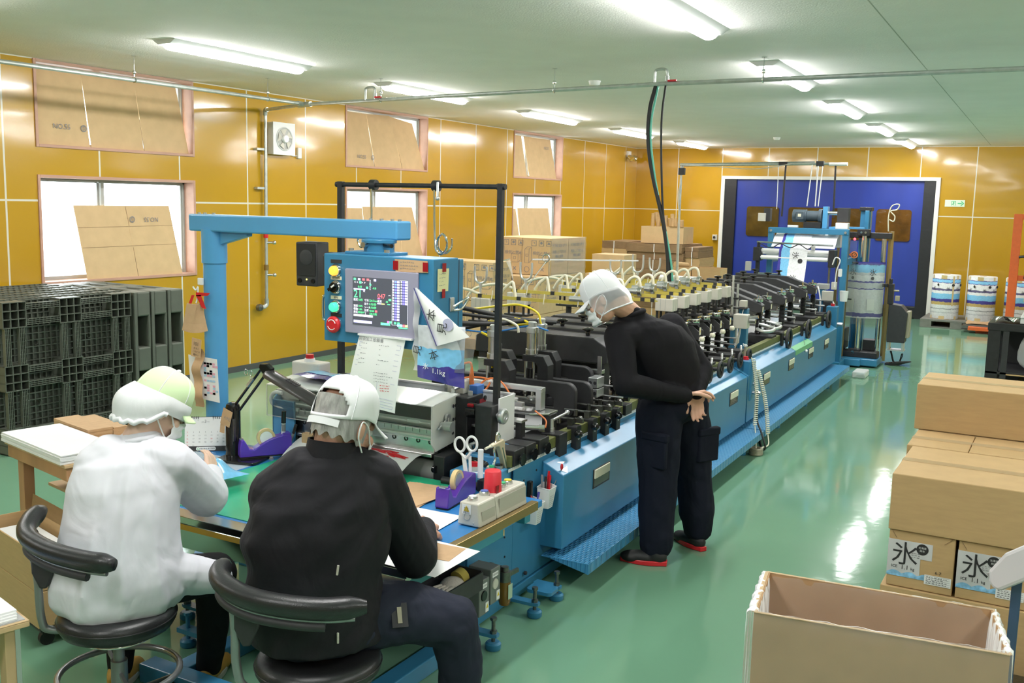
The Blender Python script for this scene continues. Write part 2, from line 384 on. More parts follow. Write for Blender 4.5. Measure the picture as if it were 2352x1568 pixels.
for (y0, y1) in WY:
 for (z0, z1) in WZ:
  n += 1
  s = MB()                             # timber casing lining the opening
  s.box(XL-.22, XL+.012, y0-.006, y0+.02, z0-.006, z1+.004).box(XL-.22, XL+.012, y1-.02, y1+.006, z0-.006, z1+.004)
  s.box(XL-.22, XL+.012, y0+.02, y1-.02, z0-.006, z0+.02); s.box(XL-.22, XL+.012, y0+.02, y1-.02, z1-.022, z1+.004)
  wn = struct('window_%d' % n, s, K['casing'], bev=.003)
  s = MB(); ym = (y0+y1)/2-.12
  for (a, bq, x) in ((y0, ym+.03, XL-.185), (ym-.03, y1, XL-.150)):
   s.box(x-.014, x+.014, a+.02, a+.055, z0+.02, z1-.02).box(x-.014, x+.014, bq-.055, bq-.02, z0+.02, z1-.02).box(x-.0135, x+.0135, a, bq, z0, z0+.05).box(x-.0135, x+.0135, a, bq, z1-.05, z1)
  s.box(XL-.205, XL-.12, y1-.04, y1-.02, z0+.02, z1-.02); s.box(XL-.205, XL-.12, y0+.02, y1-.02, z1-.04, z1-.02)
  struct('window_sash', s, K['sash'], parent=wn)
  struct('window_pane', MB().box(XL-.187, XL-.183, y0+.04, ym, z0+.04, z1-.04).box(XL-.152, XL-.148, ym, y1-.04, z0+.04, z1-.04), K['glass'], parent=wn)
dx0, dx1, dz = -5.86, -2.16, 2.38
s = MB().box(dx0-.07, dx0, YB-.03, YB+.06, 0, dz+.06).box(dx1, dx1+.07, YB-.03, YB+.06, 0, dz+.06).box(dx0-.07, dx1+.07, YB-.031, YB+.06, dz, dz+.062)
door = struct('door_1', s, K['door_white'], bev=.006)
struct('door_guide', MB().box(dx0, dx0+.22, YB-.01, YB+.03, 0, dz).box(dx1-.19, dx1, YB-.01, YB+.03, 0, dz), K['door_black'], parent=door)
wins = [(-5.42, -4.82), (-4.645, -3.99), (-3.86, -3.27), (-3.10, -2.52)]
def sheet(u, v):
 x = dx0+.2+u*(dx1-.18-dx0-.2); z = .20+v*(dz-.20)
 return (x, YB+.035+.012*math.sin(3.1*x+1.2*z)*(.3+v)+.006*math.sin(9*x-2*z), z)
struct('door_sheet', MB().grid(sheet, 60, 24), K['door_sheet'], parent=door, smooth=60)
struct('door_bar', MB().box(dx0+.02, dx1-.02, YB-.005, YB+.05, .0, .215), K['door_black'], parent=door, bev=.02)
for i, (a, bq) in enumerate(wins):
 M = fr((a, YB+.012-.0, 1.335), (1, 0, 0), (0, 0, 1))
 mk('amber%d' % i, (.085+.012*i, .052, .008), .12, var=.35, vscale=5, bump=.6, bscale=7, spec=.6)
 struct('door_window', MB().prism(rrect(0, bq-a, 0, .55, .05), M, .006), K['amber%d' % i], parent=door)
def lamp(x, y, label, group):
 t = thing('ceiling_lamp', label, 'ceiling lamp', (x, y, ZC), group)
 a = -.028
 def P(dx, dy, z): return (x+dx+a*dy, y+dy, z)
 L_ = 1.46
 base = MB(); pr = [(-.115, 0), (.115, 0), (.060, -.034), (-.060, -.034)]
 vs = [P(p[0], 0-.03, ZC+p[1]) for p in pr]+[P(p[0], L_+.03, ZC+p[1]) for p in pr]
 base.add(vs, [(0, 1, 2, 3), (7, 6, 5, 4), (0, 4, 5, 1), (1, 5, 6, 2), (2, 6, 7, 3), (3, 7, 4, 0)])
 part('lamp_housing', base, K['white_plastic'], t, 0)
 d = MB(); n = 9; prof = [(.058*math.cos(PI+PI*i/(n-1)), -.030+.040*math.sin(PI+PI*i/(n-1))) for i in range(n)]
 rings = []
 for dy, sc in ((0, .55), (.012, .9), (.03, 1), (L_-.03, 1), (L_-.012, .9), (L_, .55)): rings += [P(p[0]*sc, dy, ZC-.03+(p[1]+.03)*sc) for p in prof]
 fs = [(j*n+i, j*n+i+1, (j+1)*n+i+1, (j+1)*n+i) for j in range(5) for i in range(n-1)]+[tuple(range(n)), tuple(range(5*n, 6*n))]
 d.add(rings, fs); part('diffuser', d, K['lamp_on'], t, 60)
nm = ['nearest to', 'second from', 'third from', 'fourth from', 'fifth from']
for i, y in enumerate((5.17, 7.85, 10.72, 13.6, 16.45)):
 lamp(-5.80-.022*(y-5), y, 'lit ceiling strip lamp %s the camera in the row along the window wall' % nm[i], 'ceiling lamps by the windows')
for i, y in enumerate((4.72, 7.68, 10.62, 13.55, 16.5)):
 lamp(-2.07-.036*(y-5), y, 'lit ceiling strip lamp %s the camera in the row above the machine' % nm[i], 'ceiling lamps over the machine')
for (x, y) in [(-5.8, 2.2), (-2.05, 1.75), (-5.75, -.9), (-2.0, -1.2), (1.75, -1.2), (1.7, 1.7), (1.65, 4.7), (1.55, 7.6), (1.45, 10.6), (1.35, 13.5), (1.25, 16.4)]:
 lamp(x, y, 'lit strip lamp on the ceiling outside the view of the photo', 'ceiling lamps outside the view')
for (x, y, lb) in ((-3.90, 8.35, 'round white smoke detector on the ceiling behind the hanging pipe'), (-4.24, 15.9, 'small white smoke detector far back on the ceiling before the back wall')):
 t = thing('smoke_detector', lb, 'smoke detector', (x, y, ZC))
 part('detector_base', MB().lathe([(0, 0), (.055, 0), (.055, -.012), (0, -.012)], 24, (x, y, ZC)), K['white_plastic'], t)
 part('detector_head', MB().lathe([(.052, -.012), (.048, -.034), (.03, -.042), (0, -.042)], 24, (x, y, ZC)), K['white_gloss'], t, 60)
# ================================================================ boards in the windows
def board(label, panels, x0, x1, marks=None, creases=()):
 """cardboard sheet standing in a window: panels = quads (four (y, z) corners, lower left first, anticlockwise), leaning from x0 (bottom) to x1 (top)"""
 zs = [p[1] for q in panels for p in q]; za, zb = min(zs), max(zs)
 def X(z): return x0+(x1-x0)*(z-za)/(zb-za)
 ys = [p[0] for q in panels for p in q]
 t = thing('cardboard_sheet', label, 'cardboard sheet', (x0, sum(ys)/len(ys), za), 'cardboard sheets shading the windows')
 s = MB()
 for k, q in enumerate(panels):
  e = .0008*(k % 2)
  vs = [(X(z)+e, y, z) for y, z in q]+[(X(z)-.006+e, y, z) for y, z in q]
  s.add(vs, [(0, 1, 2, 3), (7, 6, 5, 4), (0, 4, 5, 1), (1, 5, 6, 2), (2, 6, 7, 3), (3, 7, 4, 0)])
 part('sheet', s, K['card_pale'], t, 0)
 if creases:
  s = MB()
  for (ya, z_a, yb, z_b) in creases: s.tube([(X(z_a)+.0005, ya, z_a), (X(z_b)+.0005, yb, z_b)], .0022, 4)
  part('crease', s, K['card_dark'], t, 0)
 if marks:
  s = MB(); y, z, txt, flip = marks; sx = -1 if flip else 1
  s.text(txt, (X(z)+.010, y, z), (0, sx, 0), (0, 0, sx), .062)
  s.lathe([(.022, 0), (.03, 0)], 20, (X(z)+.010, y+.22*sx, z), (1, 0, 0)); s.text('S', (X(z)+.010, y+.22*sx, z), (0, sx, 0), (0, 0, sx), .05)
  part('print', s, K['ink_grey'], t, 0)
board('three-panel cardboard filling the upper window above the plastic pallets', [[(5.43, 2.245), (5.975, 2.245), (5.962, 2.55), (5.955, 2.90), (5.43, 2.90)], [(5.995, 2.245), (6.567, 2.245), (6.53, 2.91), (5.957, 2.90), (5.964, 2.52)], [(6.575, 2.245), (7.10, 2.245), (7.03, 2.90), (6.535, 2.915)]] if 0 else
  [[(5.43, 2.245), (5.972, 2.245), (5.955, 2.89), (5.43, 2.90)], [(5.990, 2.245), (6.562, 2.245), (6.525, 2.90), (5.957, 2.89)], [(6.572, 2.245), (7.11, 2.245), (7.02, 2.89), (6.527, 2.90)]],
  XL-.03, XL-.10, (5.70, 2.42, 'NO.55', False), [(6.567, 2.25, 6.545, 2.55)])
board('large cardboard sheet propped in the lower window above the plastic pallets', [[(5.885, 1.075), (6.44, 1.075), (6.38, 1.748), (5.83, 1.746)], [(6.443, 1.075), (6.975, 1.075), (6.90, 1.75), (6.383, 1.748)]],
  XL-.01, XL-.10, (6.66, 1.62, 'NO.55', True), [(6.44, 1.08, 6.42, 1.36), (6.402, 1.56, 6.384, 1.74), (5.87, 1.37, 6.94, 1.38), (5.85, 1.55, 6.92, 1.56)])
board('three-panel cardboard filling the upper window above the control cabinet', [[(9.52, 2.25), (10.10, 2.25), (10.05, 2.90), (9.53, 2.90)], [(10.13, 2.25), (10.69, 2.25), (10.53, 2.92), (10.052, 2.90)], [(10.70, 2.25), (11.21, 2.25), (11.02, 2.86), (10.532, 2.91)]],
  XL-.03, XL-.12, (9.86, 2.37, 'NO.55', False), [(10.695, 2.26, 10.66, 2.44)])
board('cardboard sheet in the lower window behind the black pipe frame', [[(9.52, 1.075), (9.97, 1.075), (9.955, 1.745), (9.52, 1.75)], [(9.99, 1.075), (10.72, 1.075), (10.72, 1.762), (9.965, 1.762)], [(10.73, 1.075), (11.20, 1.075), (11.03, 1.762), (10.72, 1.762)]],
  XL-.03, XL-.11)
board('cardboard filling the upper window farthest from the camera', [[(13.60, 2.255), (14.08, 2.255), (14.0, 2.90), (13.6, 2.90)], [(14.17, 2.255), (14.60, 2.255), (14.57, 2.90), (14.08, 2.90)], [(14.605, 2.255), (15.11, 2.255), (15.0, 2.90), (14.573, 2.90)]],
  XL-.03, XL-.11, (14.82, 2.75, 'NO.55', False))
board('cardboard sheet in the lower window farthest from the camera', [[(13.6, 1.075), (13.95, 1.075), (13.87, 1.755), (13.6, 1.755)], [(13.955, 1.075), (14.5, 1.075), (14.42, 1.77), (13.93, 1.77)], [(14.505, 1.075), (15.06, 1.075), (14.99, 1.772), (14.422, 1.77)]],
  XL-.03, XL-.11)
# ================================================================ exhaust fan, switch, pipes
t = thing('exhaust_fan', 'square white exhaust fan on the yellow wall beside a pipe', 'fan', (XL, 8.335, 2.30))
fx = XL+.10
s = MB().box(XL, fx-.02, 8.175, 8.495, 2.315, 2.655)
part('fan_housing', s, K['white_plastic'], t, 0, .01)
s = MB(); n = 40                       # face plate with a round mouth
for i in range(n):
 a, b2 = 2*PI*i/n, 2*PI*(i+1)/n
 def sq(t_):
  c, q = math.cos(t_), math.sin(t_); k = .172/max(abs(c), abs(q)); return (fx, 8.335+c*k, 2.485+q*k)
 ci = lambda t_, r, x: (x, 8.335+math.cos(t_)*r, 2.485+math.sin(t_)*r)
 s.quad(sq(a), sq(b2), ci(b2, .128, fx), ci(a, .128, fx)); s.quad(ci(a, .128, fx), ci(b2, .128, fx), ci(b2, .115, fx-.05), ci(a, .115, fx-.05))
s.box(fx-.02, fx-.001, 8.163, 8.507, 2.313, 2.657);
part('fan_face', s, K['white_plastic'], t, 30)
part('fan_guard', MB().lathe([(.128, .004), (.122, .012), (.115, .004)], 32, (fx, 8.335, 2.485), (1, 0, 0)), K['white_plastic'], t)
part('fan_throat', MB().lathe([(0, 0), (.124, 0)], 32, (fx+.001, 8.335, 2.485), (1, 0, 0)), K['grey_paint'], t)
s = MB()
for k in range(5):
 a = 2*PI*k/5+.5
 s.add([(fx+.003, 8.335+math.cos(a)*.03, 2.485+math.sin(a)*.03), (fx+.016, 8.335+math.cos(a-.42)*.112, 2.485+math.sin(a-.42)*.112), (fx+.004, 8.335+math.cos(a+.42)*.112, 2.485+math.sin(a+.42)*.112)], [(0, 1, 2)])
part('fan_blades', s, K['beige'], t)
part('fan_hub', MB().lathe([(.044, .003), (.044, .024), (.038, .032), (0, .034)], 24, (fx, 8.335, 2.485), (1, 0, 0)), K['white_gloss'], t, 50)
t = thing('pull_switch', 'small white fan switch with a cord on the wall beside the exhaust fan', 'switch', (XL, 8.66, 2.29))
part('switch_box', MB().box(XL, XL+.035, 8.63, 8.69, 2.29, 2.41), K['white_plastic'], t, 0, .006)
part('cable', MB().tube(spline([(XL+.02, 8.50, 2.34), (XL+.012, 8.56, 2.315), (XL+.015, 8.64, 2.32)]), .005, 6), K['white_plastic'], t)
t = thing('wall_pipe', 'slim grey pipe running down the yellow wall below the exhaust fan', 'pipe', (XL+.05, 8.09, .67))
px = XL+.05
part('pipe', MB().tube([(px, 8.10, 2.77), (px, 8.085, .70)], .018, 10), K['galv'], t)
part('elbow', MB().tube(spline([(px, 8.085, .76), (px, 8.085, .70), (px, 8.05, .672), (px, 7.99, .672)]), .024, 10), K['galv'], t)
s = MB().lathe([(0, 0), (.035, 0), (.042, .02), (.035, .045), (0, .05)], 16, (px-.01, 7.965, .672), (1, 0, 0)); part('drain_cap', s, K['dark_steel'], t)
s = MB()
for z in (2.36, 1.95): s.box(XL, px, 7.97, 8.085, z-.012, z+.012)
part('bracket', s, K['galv'], t)
for z in (1.37, 1.02):
 s = MB().cyl((px, 8.087, z), (px+.07, 8.13, z), .013, 10).ball((px+.075, 8.135, z), .022, 10, 6); tp = part('tap', s, K['steel'], t)
 s = MB().cyl((px, 8.087, z+.05), (px, 8.087, z+.11), .026, 10); part('union', s, K['red'] if z > 1.2 else K['brass'], tp)
PZ = 2.772
t = thing('ceiling_pipe', 'grey pipe hung below the ceiling running along beside the windows', 'pipe', (-6.74, 4.0, PZ), 'hung pipes')
part('pipe', MB().tube([(-6.77, -4.0, PZ-.012), (-6.73, 7.66, PZ)], .017, 10), K['galv'], t)
for y in (-1.5, 2.1, 5.66, 7.19):
 s = MB().cyl((-6.737, y, PZ+.02), (-6.737, y, ZC), .0045, 8).lathe([(.02, 0), (.02, -.004)], 12, (-6.737, y, ZC)).lathe([(.012, 0), (.016, .012), (.012, .03)], 10, (-6.737, y, PZ+.045))
 s.tube([(-6.737+.023*math.cos(a), y, PZ+.023*math.sin(a)) for a in [PI*2*i/12 for i in range(13)]], .004, 6); part('hanger', s, K['chrome'], t)
t = thing('ceiling_pipe', 'grey pipe hung below the ceiling crossing the room over the machine', 'pipe', (-2.0, 7.45, 2.79), 'hung pipes')
cp = [(5.1, 7.28, 2.802), (-.4, 7.40, 2.80), (-2.9, 7.45, 2.80), (-5.6, 7.56, 2.772), (-6.75, 7.68, 2.765), (-7.60, 8.08, 2.772)]
part('pipe', MB().tube(cp, .0175, 10), K['galv'], t)
s = MB().cyl((-6.62, 7.66, 2.766), (-6.83, 7.72, 2.766), .026, 12).cyl((-6.735, 7.60, 2.77), (-6.735, 7.69, 2.767), .025, 12)
part('tee_fitting', s, K['galv'], t)
part('elbow', MB().tube(spline([(-7.56, 8.062, 2.772), (-7.61, 8.085, 2.768), (-7.626, 8.095, 2.72)]), .024, 10), K['galv'], t)
for x, y in ((-5.70, 7.565), (-3.86, 7.485), (-2.107, 7.43), (.9, 7.37), (3.2, 7.32)):
 z = 2.772+.028*min(1, (x+5.7)/2.8)
 s = MB().cyl((x, y, z+.02), (x, y, ZC), .0045, 8).lathe([(.02, 0), (.02, -.004)], 12, (x, y, ZC)).lathe([(.012, 0), (.016, .012), (.012, .03)], 10, (x, y, z+.045))
 s.tube([(x, y+.023*math.cos(a), z+.023*math.sin(a)) for a in [PI*2*i/12 for i in range(13)]], .004, 6); part('hanger', s, K['chrome'], t)
for (xa, xb, y, z) in ((-5.885, -5.775, 7.575, 2.775), (-2.965, -2.865, 7.452, 2.80)):
 s = MB().tube(spline([(xa, y, z), (xa, y, z+.085), (xa+.02, y, z+.11), (xb-.02, y, z+.11), (xb, y, z+.085), (xb, y, z+.0)], 6), .011, 8).cyl((xb, y, z+.02), (xb, y, z+.06), .017, 10)
 lp = part('branch_loop', s, K['galv'], t)
 part('valve_lever', MB().cbox((xb+.05, y-.02, z+.02), (.07, .018, .014)), K['red'], lp)
def hang(label, pts, r, m):
 s = MB().tube(spline(pts, 10), r, 8); return solo('hanging_hose', label, 'hose', s, m, pts[-1], 'hoses hanging from the ceiling pipe', smooth=60)
hang('thick dark hose looping down from the ceiling pipe to the machine', [(-2.955, 7.46, 2.80), (-2.985, 7.42, 2.60), (-2.978, 7.4, 2.36), (-2.927, 7.4, 2.09), (-2.817, 7.4, 1.70), (-2.76, 7.4, 1.35), (-2.75, 7.4, 1.05)], .017, K['black_rubber'])
hang('green hose hanging beside the thick dark hose', [(-2.935, 7.45, 2.78), (-2.962, 7.40, 2.45), (-2.905, 7.4, 2.06), (-2.80, 7.4, 1.66), (-2.735, 7.4, 1.36), (-2.72, 7.4, 1.08)], .009, K['green_hose'])
hang('thin black cable hanging straight down beside the two hoses', [(-2.872, 7.45, 2.80), (-2.874, 7.4, 2.56), (-2.868, 7.4, 2.30), (-2.835, 7.4, 1.86), (-2.78, 7.4, 1.45), (-2.765, 7.4, 1.02)], .009, K['black_rubber'])
t = thing('twin_spotlight', 'small twin-head emergency spotlight high in the far corner', 'spotlight', (XL, 18.05, 2.8))
part('spotlight_base', MB().box(XL, XL+.05, 17.98, 18.12, 2.76, 2.88), K['white_plastic'], t, 0, .01)
for y, d in ((17.97, -1), (18.14, 1)):
 part('spotlight_head', MB().lathe([(0, 0), (.04, .005), (.055, .08), (.05, .1), (0, .095)], 18, (XL+.06, y, 2.78), (.8, d*.3, -.5)), K['chrome'], t)
t = thing('wall_button', 'grey push button box on the back wall beside the blue door', 'switch', (-6.0, YB, 1.235))
part('button_box', MB().box(-6.045, -5.955, YB-.06, YB, 1.23, 1.335), K['beige'], t, 0, .006)
part('button', MB().cyl((-6.0, YB-.06, 1.285), (-6.0, YB-.08, 1.285), .022, 16), K['ink'], t)
t = thing('exit_sign', 'pale emergency exit sign with a green arrow on the back wall', 'sign', (-1.845, YB, 1.953))
part('sign_plate', MB().box(-2.0, -1.69, YB-.008, YB, 1.953, 2.068), mat('sign_pale', (.70, .84, .66), .4), t)
s = MB(); y = YB-.0095; cz = 2.01
s.box(-1.80, -1.735, y, y+.001, cz-.008, cz+.008).add([(-1.755, y, cz+.036), (-1.735, y, cz+.036), (-1.70, y, cz), (-1.735, y, cz-.036), (-1.755, y, cz-.036), (-1.722, y, cz)], [(0, 1, 2, 5), (5, 2, 3, 4)])
s.box(-1.90, -1.893, y, y+.001, cz-.036, cz+.036).box(-1.90, -1.828, y, y+.001, cz+.029, cz+.036).box(-1.835, -1.828, y, y+.001, cz-.036, cz+.036)
s.lathe([(0, 0), (.010, 0)], 12, (-1.862, y, cz+.018), (0, -1, 0)).bar((-1.866, y, cz+.008), (-1.873, y, cz-.012), .012, .001, (0, 1, 0)).bar((-1.873, y, cz-.010), (-1.852, y, cz-.034), .008, .001, (0, 1, 0)).bar((-1.873, y, cz-.010), (-1.889, y, cz-.030), .008, .001, (0, 1, 0)).bar((-1.866, y, cz+.005), (-1.850, y, cz-.006), .006, .001, (0, 1, 0))
part('sign_symbol', s, K['green'], t)
# ================================================================ the long blue machine (machine frame: across, along, up)
m = K['tread'] = mat('tread', (.055, .25, .47), .33); nt, N, L, b = nodes(m)
tc = N.new('ShaderNodeTexCoord'); acc = None
for r in (45, -45):
 mp = N.new('ShaderNodeMapping'); mp.inputs['Rotation'].default_value = (0, 0, math.radians(r)); mp.inputs['Scale'].default_value = (60, 22, 1); L.new(tc.outputs['Object'], mp.inputs[0])
 v = N.new('ShaderNodeTexVoronoi'); v.feature = 'F1'; v.inputs['Randomness'].default_value = 0; v.inputs['Scale'].default_value = 1; L.new(mp.outputs[0], v.inputs[0])
 q = N.new('ShaderNodeMapRange'); q.inputs[1].default_value = .42; q.inputs[2].default_value = .15; L.new(v.outputs['Distance'], q.inputs[0])
 if acc is None: acc = q.outputs[0]
 else:
  mxx = N.new('ShaderNodeMath'); mxx.operation = 'MAXIMUM'; L.new(acc, mxx.inputs[0]); L.new(q.outputs[0], mxx.inputs[1]); acc = mxx.outputs[0]
bu = N.new('ShaderNodeBump'); bu.inputs['Strength'].default_value = .8; bu.inputs['Distance'].default_value = .006; L.new(acc, bu.inputs['Height']); L.new(bu.outputs[0], b.inputs['Normal'])
bed = thing('machine_bed', 'long blue machine bed with cover panels, tread-plate step and levelling feet', 'machine', (-.6, 7.4, 0), mach=True)
s = MB().box(-1.16, -.125, 4.1, 11.55, .075, .60).box(-1.16, -.13, 3.49, 4.1, .075, .395)
part('bed_body', s, K['blue_paint'], bed, 0, .004)
s = MB().box(-.127, -.12, 3.49, 3.90, .075, .398).box(-.127, -.1195, 3.90, 11.45, .075, .655)
part('side_plate', s, K['blue_paint'], bed, 0, .002)
s = MB().box(-.16, -.105, 3.49, 3.90, .392, .402); part('rim', s, K['blue_light'], bed, 0, .003)
s = MB().box(-.24, -.112, 3.46, 11.45, .012, .068).box(-1.16, -1.05, 3.46, 11.45, .012, .068); part('lower_beam', s, K['blue_paint'], bed, 0, .004)
s = MB()
for u in (3.55, 4.02): s.lathe([(0, .006), (.010, .006), (.010, .016), (.006, .018), (0, .018)], 8, (-.119, u, .11), (1, 0, 0))
for (u, z) in ((3.58, .27), (3.66, .255)): s.lathe([(.009, 0), (.009, .004), (0, .004)], 10, (-.12, u, z), (1, 0, 0))
for (u, z) in ((3.82, .345), (3.825, .25), (4.0, .57), (3.93, .46), (4.13, .59)): s.lathe([(.005, 0), (.005, .003), (0, .003)], 8, (-.1195, u, z), (1, 0, 0))
part('bolt_heads', s, K['ink'], bed)
s = MB().lathe([(.014, 0), (.014, .016), (0, .016)], 6, (-.12, 3.69, .255), (1, 0, 0)); part('hex_bolt', s, K['dark_steel'], bed)
for k, (u0, u1, hs) in enumerate(((4.19, 7.53, (4.655, 6.20, 7.16)), (7.56, 11.26, (8.14, 9.05, 9.90, 10.68)))):
 s = MB(); pr = [(-.125, .195), (0, .195), (0, .565), (-.115, .622), (-.125, .622)]
 M = fr((0, u0, 0), (1, 0, 0), (0, 0, 1));
 n = len(pr); s.add([(p[0], u, p[1]) for u in (u0, u1) for p in pr], [tuple(range(n)), tuple(range(2*n-1, n-1, -1))]+[(i, n+i, n+(i+1) % n, (i+1) % n) for i in range(n)])
 cp_ = part('cover_panel', s, K['blue_paint'], bed, 0, .004)
 for u in hs:
  s = MB().mat(0).box(-.002, .004, u-.108, u+.108, .410, .512).mat(1).box(.0, .010, u-.098, u+.098, .462, .508)
  s.mat(2).box(.0, .0045, u-.098, u+.098, .418, .462)
  part('recessed_handle', s, [K['black_plate'], K['ivory'], K['black_gloss']], cp_, 0, .0015)
s = MB()
for (u, z) in ((4.36, .607), (7.35, .607), (7.75, .607), (11.1, .607)): s.lathe([(.007, 0), (.005, .004), (0, .005)], 10, (-.105, u, z+.012), (.4, 0, 1))
part('cover_screws', s, K['steel'], bed)
for (u0, u1) in ((4.165, 7.53), (7.55, 11.3)):
 s = MB().box(-.10, .155, u0, u1, .150, .158).box(.147, .155, u0, u1, .104, .152)
 s.add([(-.06, u0, .15), (.15, u0, .152), (.15, u0, .106), (-.06, u0+.006, .15), (.15, u0+.006, .152), (.15, u0+.006, .106)], [(0, 2, 1), (3, 4, 5), (0, 3, 5, 2), (1, 2, 5, 4)])
 part('step_plate', s, K['tread'], bed, 0, .002)
def foot(v, u, out=1):
 s = MB().mat(0).lathe([(0, 0), (.030, 0), (.034, .006), (.034, .026), (.026, .034), (0, .034)], 20, (v, u, 0))
 s.prism([(-.115*out, -.022), (0, -.022), (.022*out, -.012), (.022*out, .012), (0, .022), (-.115*out, .022)][::out], fr((v, u, .056), (1, 0, 0), (0, 1, 0)), .014)
 s.mat(1).cyl((v, u, .03), (v, u, .135), .0085, 12).lathe([(.016, 0), (.016, .013), (0, .013)], 6, (v, u, .070)).lathe([(.015, 0), (.015, .012), (0, .012)], 6, (v, u, .128))
 return part('levelling_foot', s, [K['blue_paint'], K['dark_steel']], bed, 40)
for u in (3.435, 3.82): foot(.045, u)
for u in (4.05, 5.15, 6.3, 7.3, 8.4, 9.5, 10.6): foot(.045, u)
for u in (3.0, 3.9): foot(-1.27, u, -1)
s = MB().prism(rrect(-.03, .10, -.05, .05, .02), fr((-.03, 3.98, .058), (1, 0, 0), (0, 1, 0)), .016); part('base_lug', s, K['blue_paint'], bed, 0)
s = MB().box(-.165, -.118, 3.86, 7.55, .662, .715).box(-.165, -.118, 7.75, 11.3, .662, .715); part('guide_rail', s, K['olive'], bed, 0, .003)
s = MB().box(-1.15, -1.10, 4.05, 11.3, .66, .715).box(-.19, -.165, 4.0, 11.3, .64, .70); part('far_rail', s, K['black_iron'], bed, 0, .003)
s = MB().box(-.118, -.1165, 3.84, 7.5, .645, .660).box(-.118, -.1165, 7.8, 11.2, .645, .660); tp = part('measuring_tape', s, K['white_plastic'], bed, 0)
s = MB()
for i in range(180): s.box(-.1166, -.1160, 3.86+i*.02, 3.8615+i*.02, .651 if i % 5 else .647, .659)
part('tape_marks', s, K['ink'], tp, 0)
s = MB().box(-1.09, -.19, 3.95, 11.3, .60, .612); part('deck', s, K['black_iron'], bed, 0)
s = MB().box(.0005, .0025, 9.2, 9.95, .52, .566).add([(.002, 9.2, .567), (-.05, 9.2, .592), (-.05, 9.95, .592), (.002, 9.95, .567)], [(0, 3, 2, 1)]); part('green_tape', s, mat('masking_green', (.16, .45, .22), .5), bed, 0)
s = MB().add([(-.004, 4.24, .5685), (-.03, 4.22, .582), (-.035, 4.30, .584)], [(0, 2, 1)]).add([(-.055, 4.29, .594), (-.075, 4.27, .604), (-.06, 4.34, .597)], [(0, 2, 1)]); part('worn_corner', s, K['steel'], bed, 0)
solo('plastic_tray', 'small clear-grey plastic tray on the floor at the far end of the step', 'tray', MB().box(.16, .30, 11.45, 11.75, 0, .07), K['film_milky'], (.22, 11.6, 0), mach=True, bev=.012)
for i, u in enumerate((4.55, 4.76, 4.93, 5.09)):
 a = (35, -150, -150, -155)[i]
 t = thing('rail_clamp', ['clamp block with lever swung toward the camera, nearest pen basket', 'second clamp block with lever hanging below, counted from the pen basket', 'third clamp block with lever hanging below, counted from the pen basket', 'fourth clamp block with lever hanging below, closest to the standing man'][i], 'clamp', (-.12, u, .56), 'clamp blocks on the machine rail', True)
 part('clamp_block', MB().prism(rrect(-.03, .03, 0, .17, .012), fr((-.145, u, .565), (0, 1, 0), (0, 0, 1)), .058), K['black_iron'], t, 40, .003)
 part('round_label', MB().lathe([(.013, .0), (.013, .001), (0, .001)], 16, (-.087, u-.002, .672), (1, 0, 0)), K['grey_paint'], t)
 s = MB().cyl((-.12, u, .565), (-.12, u, .545), .012, 12)
 d = Vec((math.cos(math.radians(a)), math.sin(math.radians(a)), -.25)).normalized(); p = Vec((-.12, u, .525)); q = p+Vec((d.x*.105, d.y*.105, -.03))
 s.cyl((-.12, u, .545), (-.12, u, .512), .0125, 12).cyl(p, q, .0075, 10, .0055).ball(q, .011, 12, 8); part('clamp_lever', s, K['alu'], t, 50)
 s = MB().cbox((-.13, u-.012, .752), (.03, .026, .036)).cbox((-.10, u+.02, .755), (.05, .018, .022)).lathe([(0, 0), (.016, 0), (.016, .022), (0, .022)], 14, (-.10, u+.02, .758), (0, 1, .1)).cyl((-.28, u+.02, .757), (-.10, u+.02, .757), .007, 8).cyl((-.19, u-.03, .74), (-.19, u-.03, .775), .011, 10)
 part('clamp_fitting', s, K['dark_steel'], t, 40)
 s = MB().lathe([(0, 0), (.02, 0), (.023, .008), (.02, .02), (.01, .024), (0, .04)], 12, (-.075, u-.035, .70), (.5, -1, 0)); part('thumb_knob', s, K['black_gloss'], t)
t = thing('lever_clamp', 'black block with a long grey lever on top at the start of the rail', 'clamp', (-.15, 4.37, .56), mach=True)
part('clamp_block', MB().box(-.20, -.095, 4.335, 4.425, .565, .725), K['black_iron'], t, 0, .004)
s = MB().cyl((-.165, 4.38, .725), (-.165, 4.38, .745), .016, 14).cyl((-.165, 4.38, .745), (-.165, 4.38, .79), .0125, 14).cyl((-.165, 4.38, .782), (-.165, 4.56, .79), .008, 10, .006).ball((-.165, 4.565, .791), .013, 12, 8)
part('clamp_lever', s, K['alu'], t, 50)
for i, u in enumerate((3.93, 4.05, 4.19)):
 t = thing('slide_block', ['black slide block with thumbscrew, first beyond the air gun', 'middle black slide block with thumbscrew between two others on the rail', 'black slide block with thumbscrew next to the long grey lever clamp'][i], 'slide block', (-.16, u, .66), 'slide blocks on the machine rail', True)
 part('block', MB().box(-.24, -.108, u-.052, u+.052, .664, .738), K['black_iron'], t, 0, .004)
 s = MB().cyl((-.108, u, .69), (-.09, u, .69), .006, 8).prism([(math.cos(a_)*r_, math.sin(a_)*r_) for k in range(10) for a_, r_ in ((k*PI/5, .030), (k*PI/5+.3, .026))], fr((-.094, u, .69), (0, 1, 0), (0, 0, 1)), .008)
 part('thumbscrew', s, K['black_gloss'], t)
t = thing('tube_frame', 'tall black square-tube frame standing over the machine', 'frame', (-.75, 3.97, .6), mach=True)
fu = 3.99
part('frame_post', MB().box(-.283, -.256, fu-.014, fu+.014, .90, 1.95), K['black_iron'], t, 0, .002)
part('frame_post', MB().box(-1.20, -1.172, fu-.014, fu+.014, .62, 1.95), K['black_iron'], t, 0, .002)
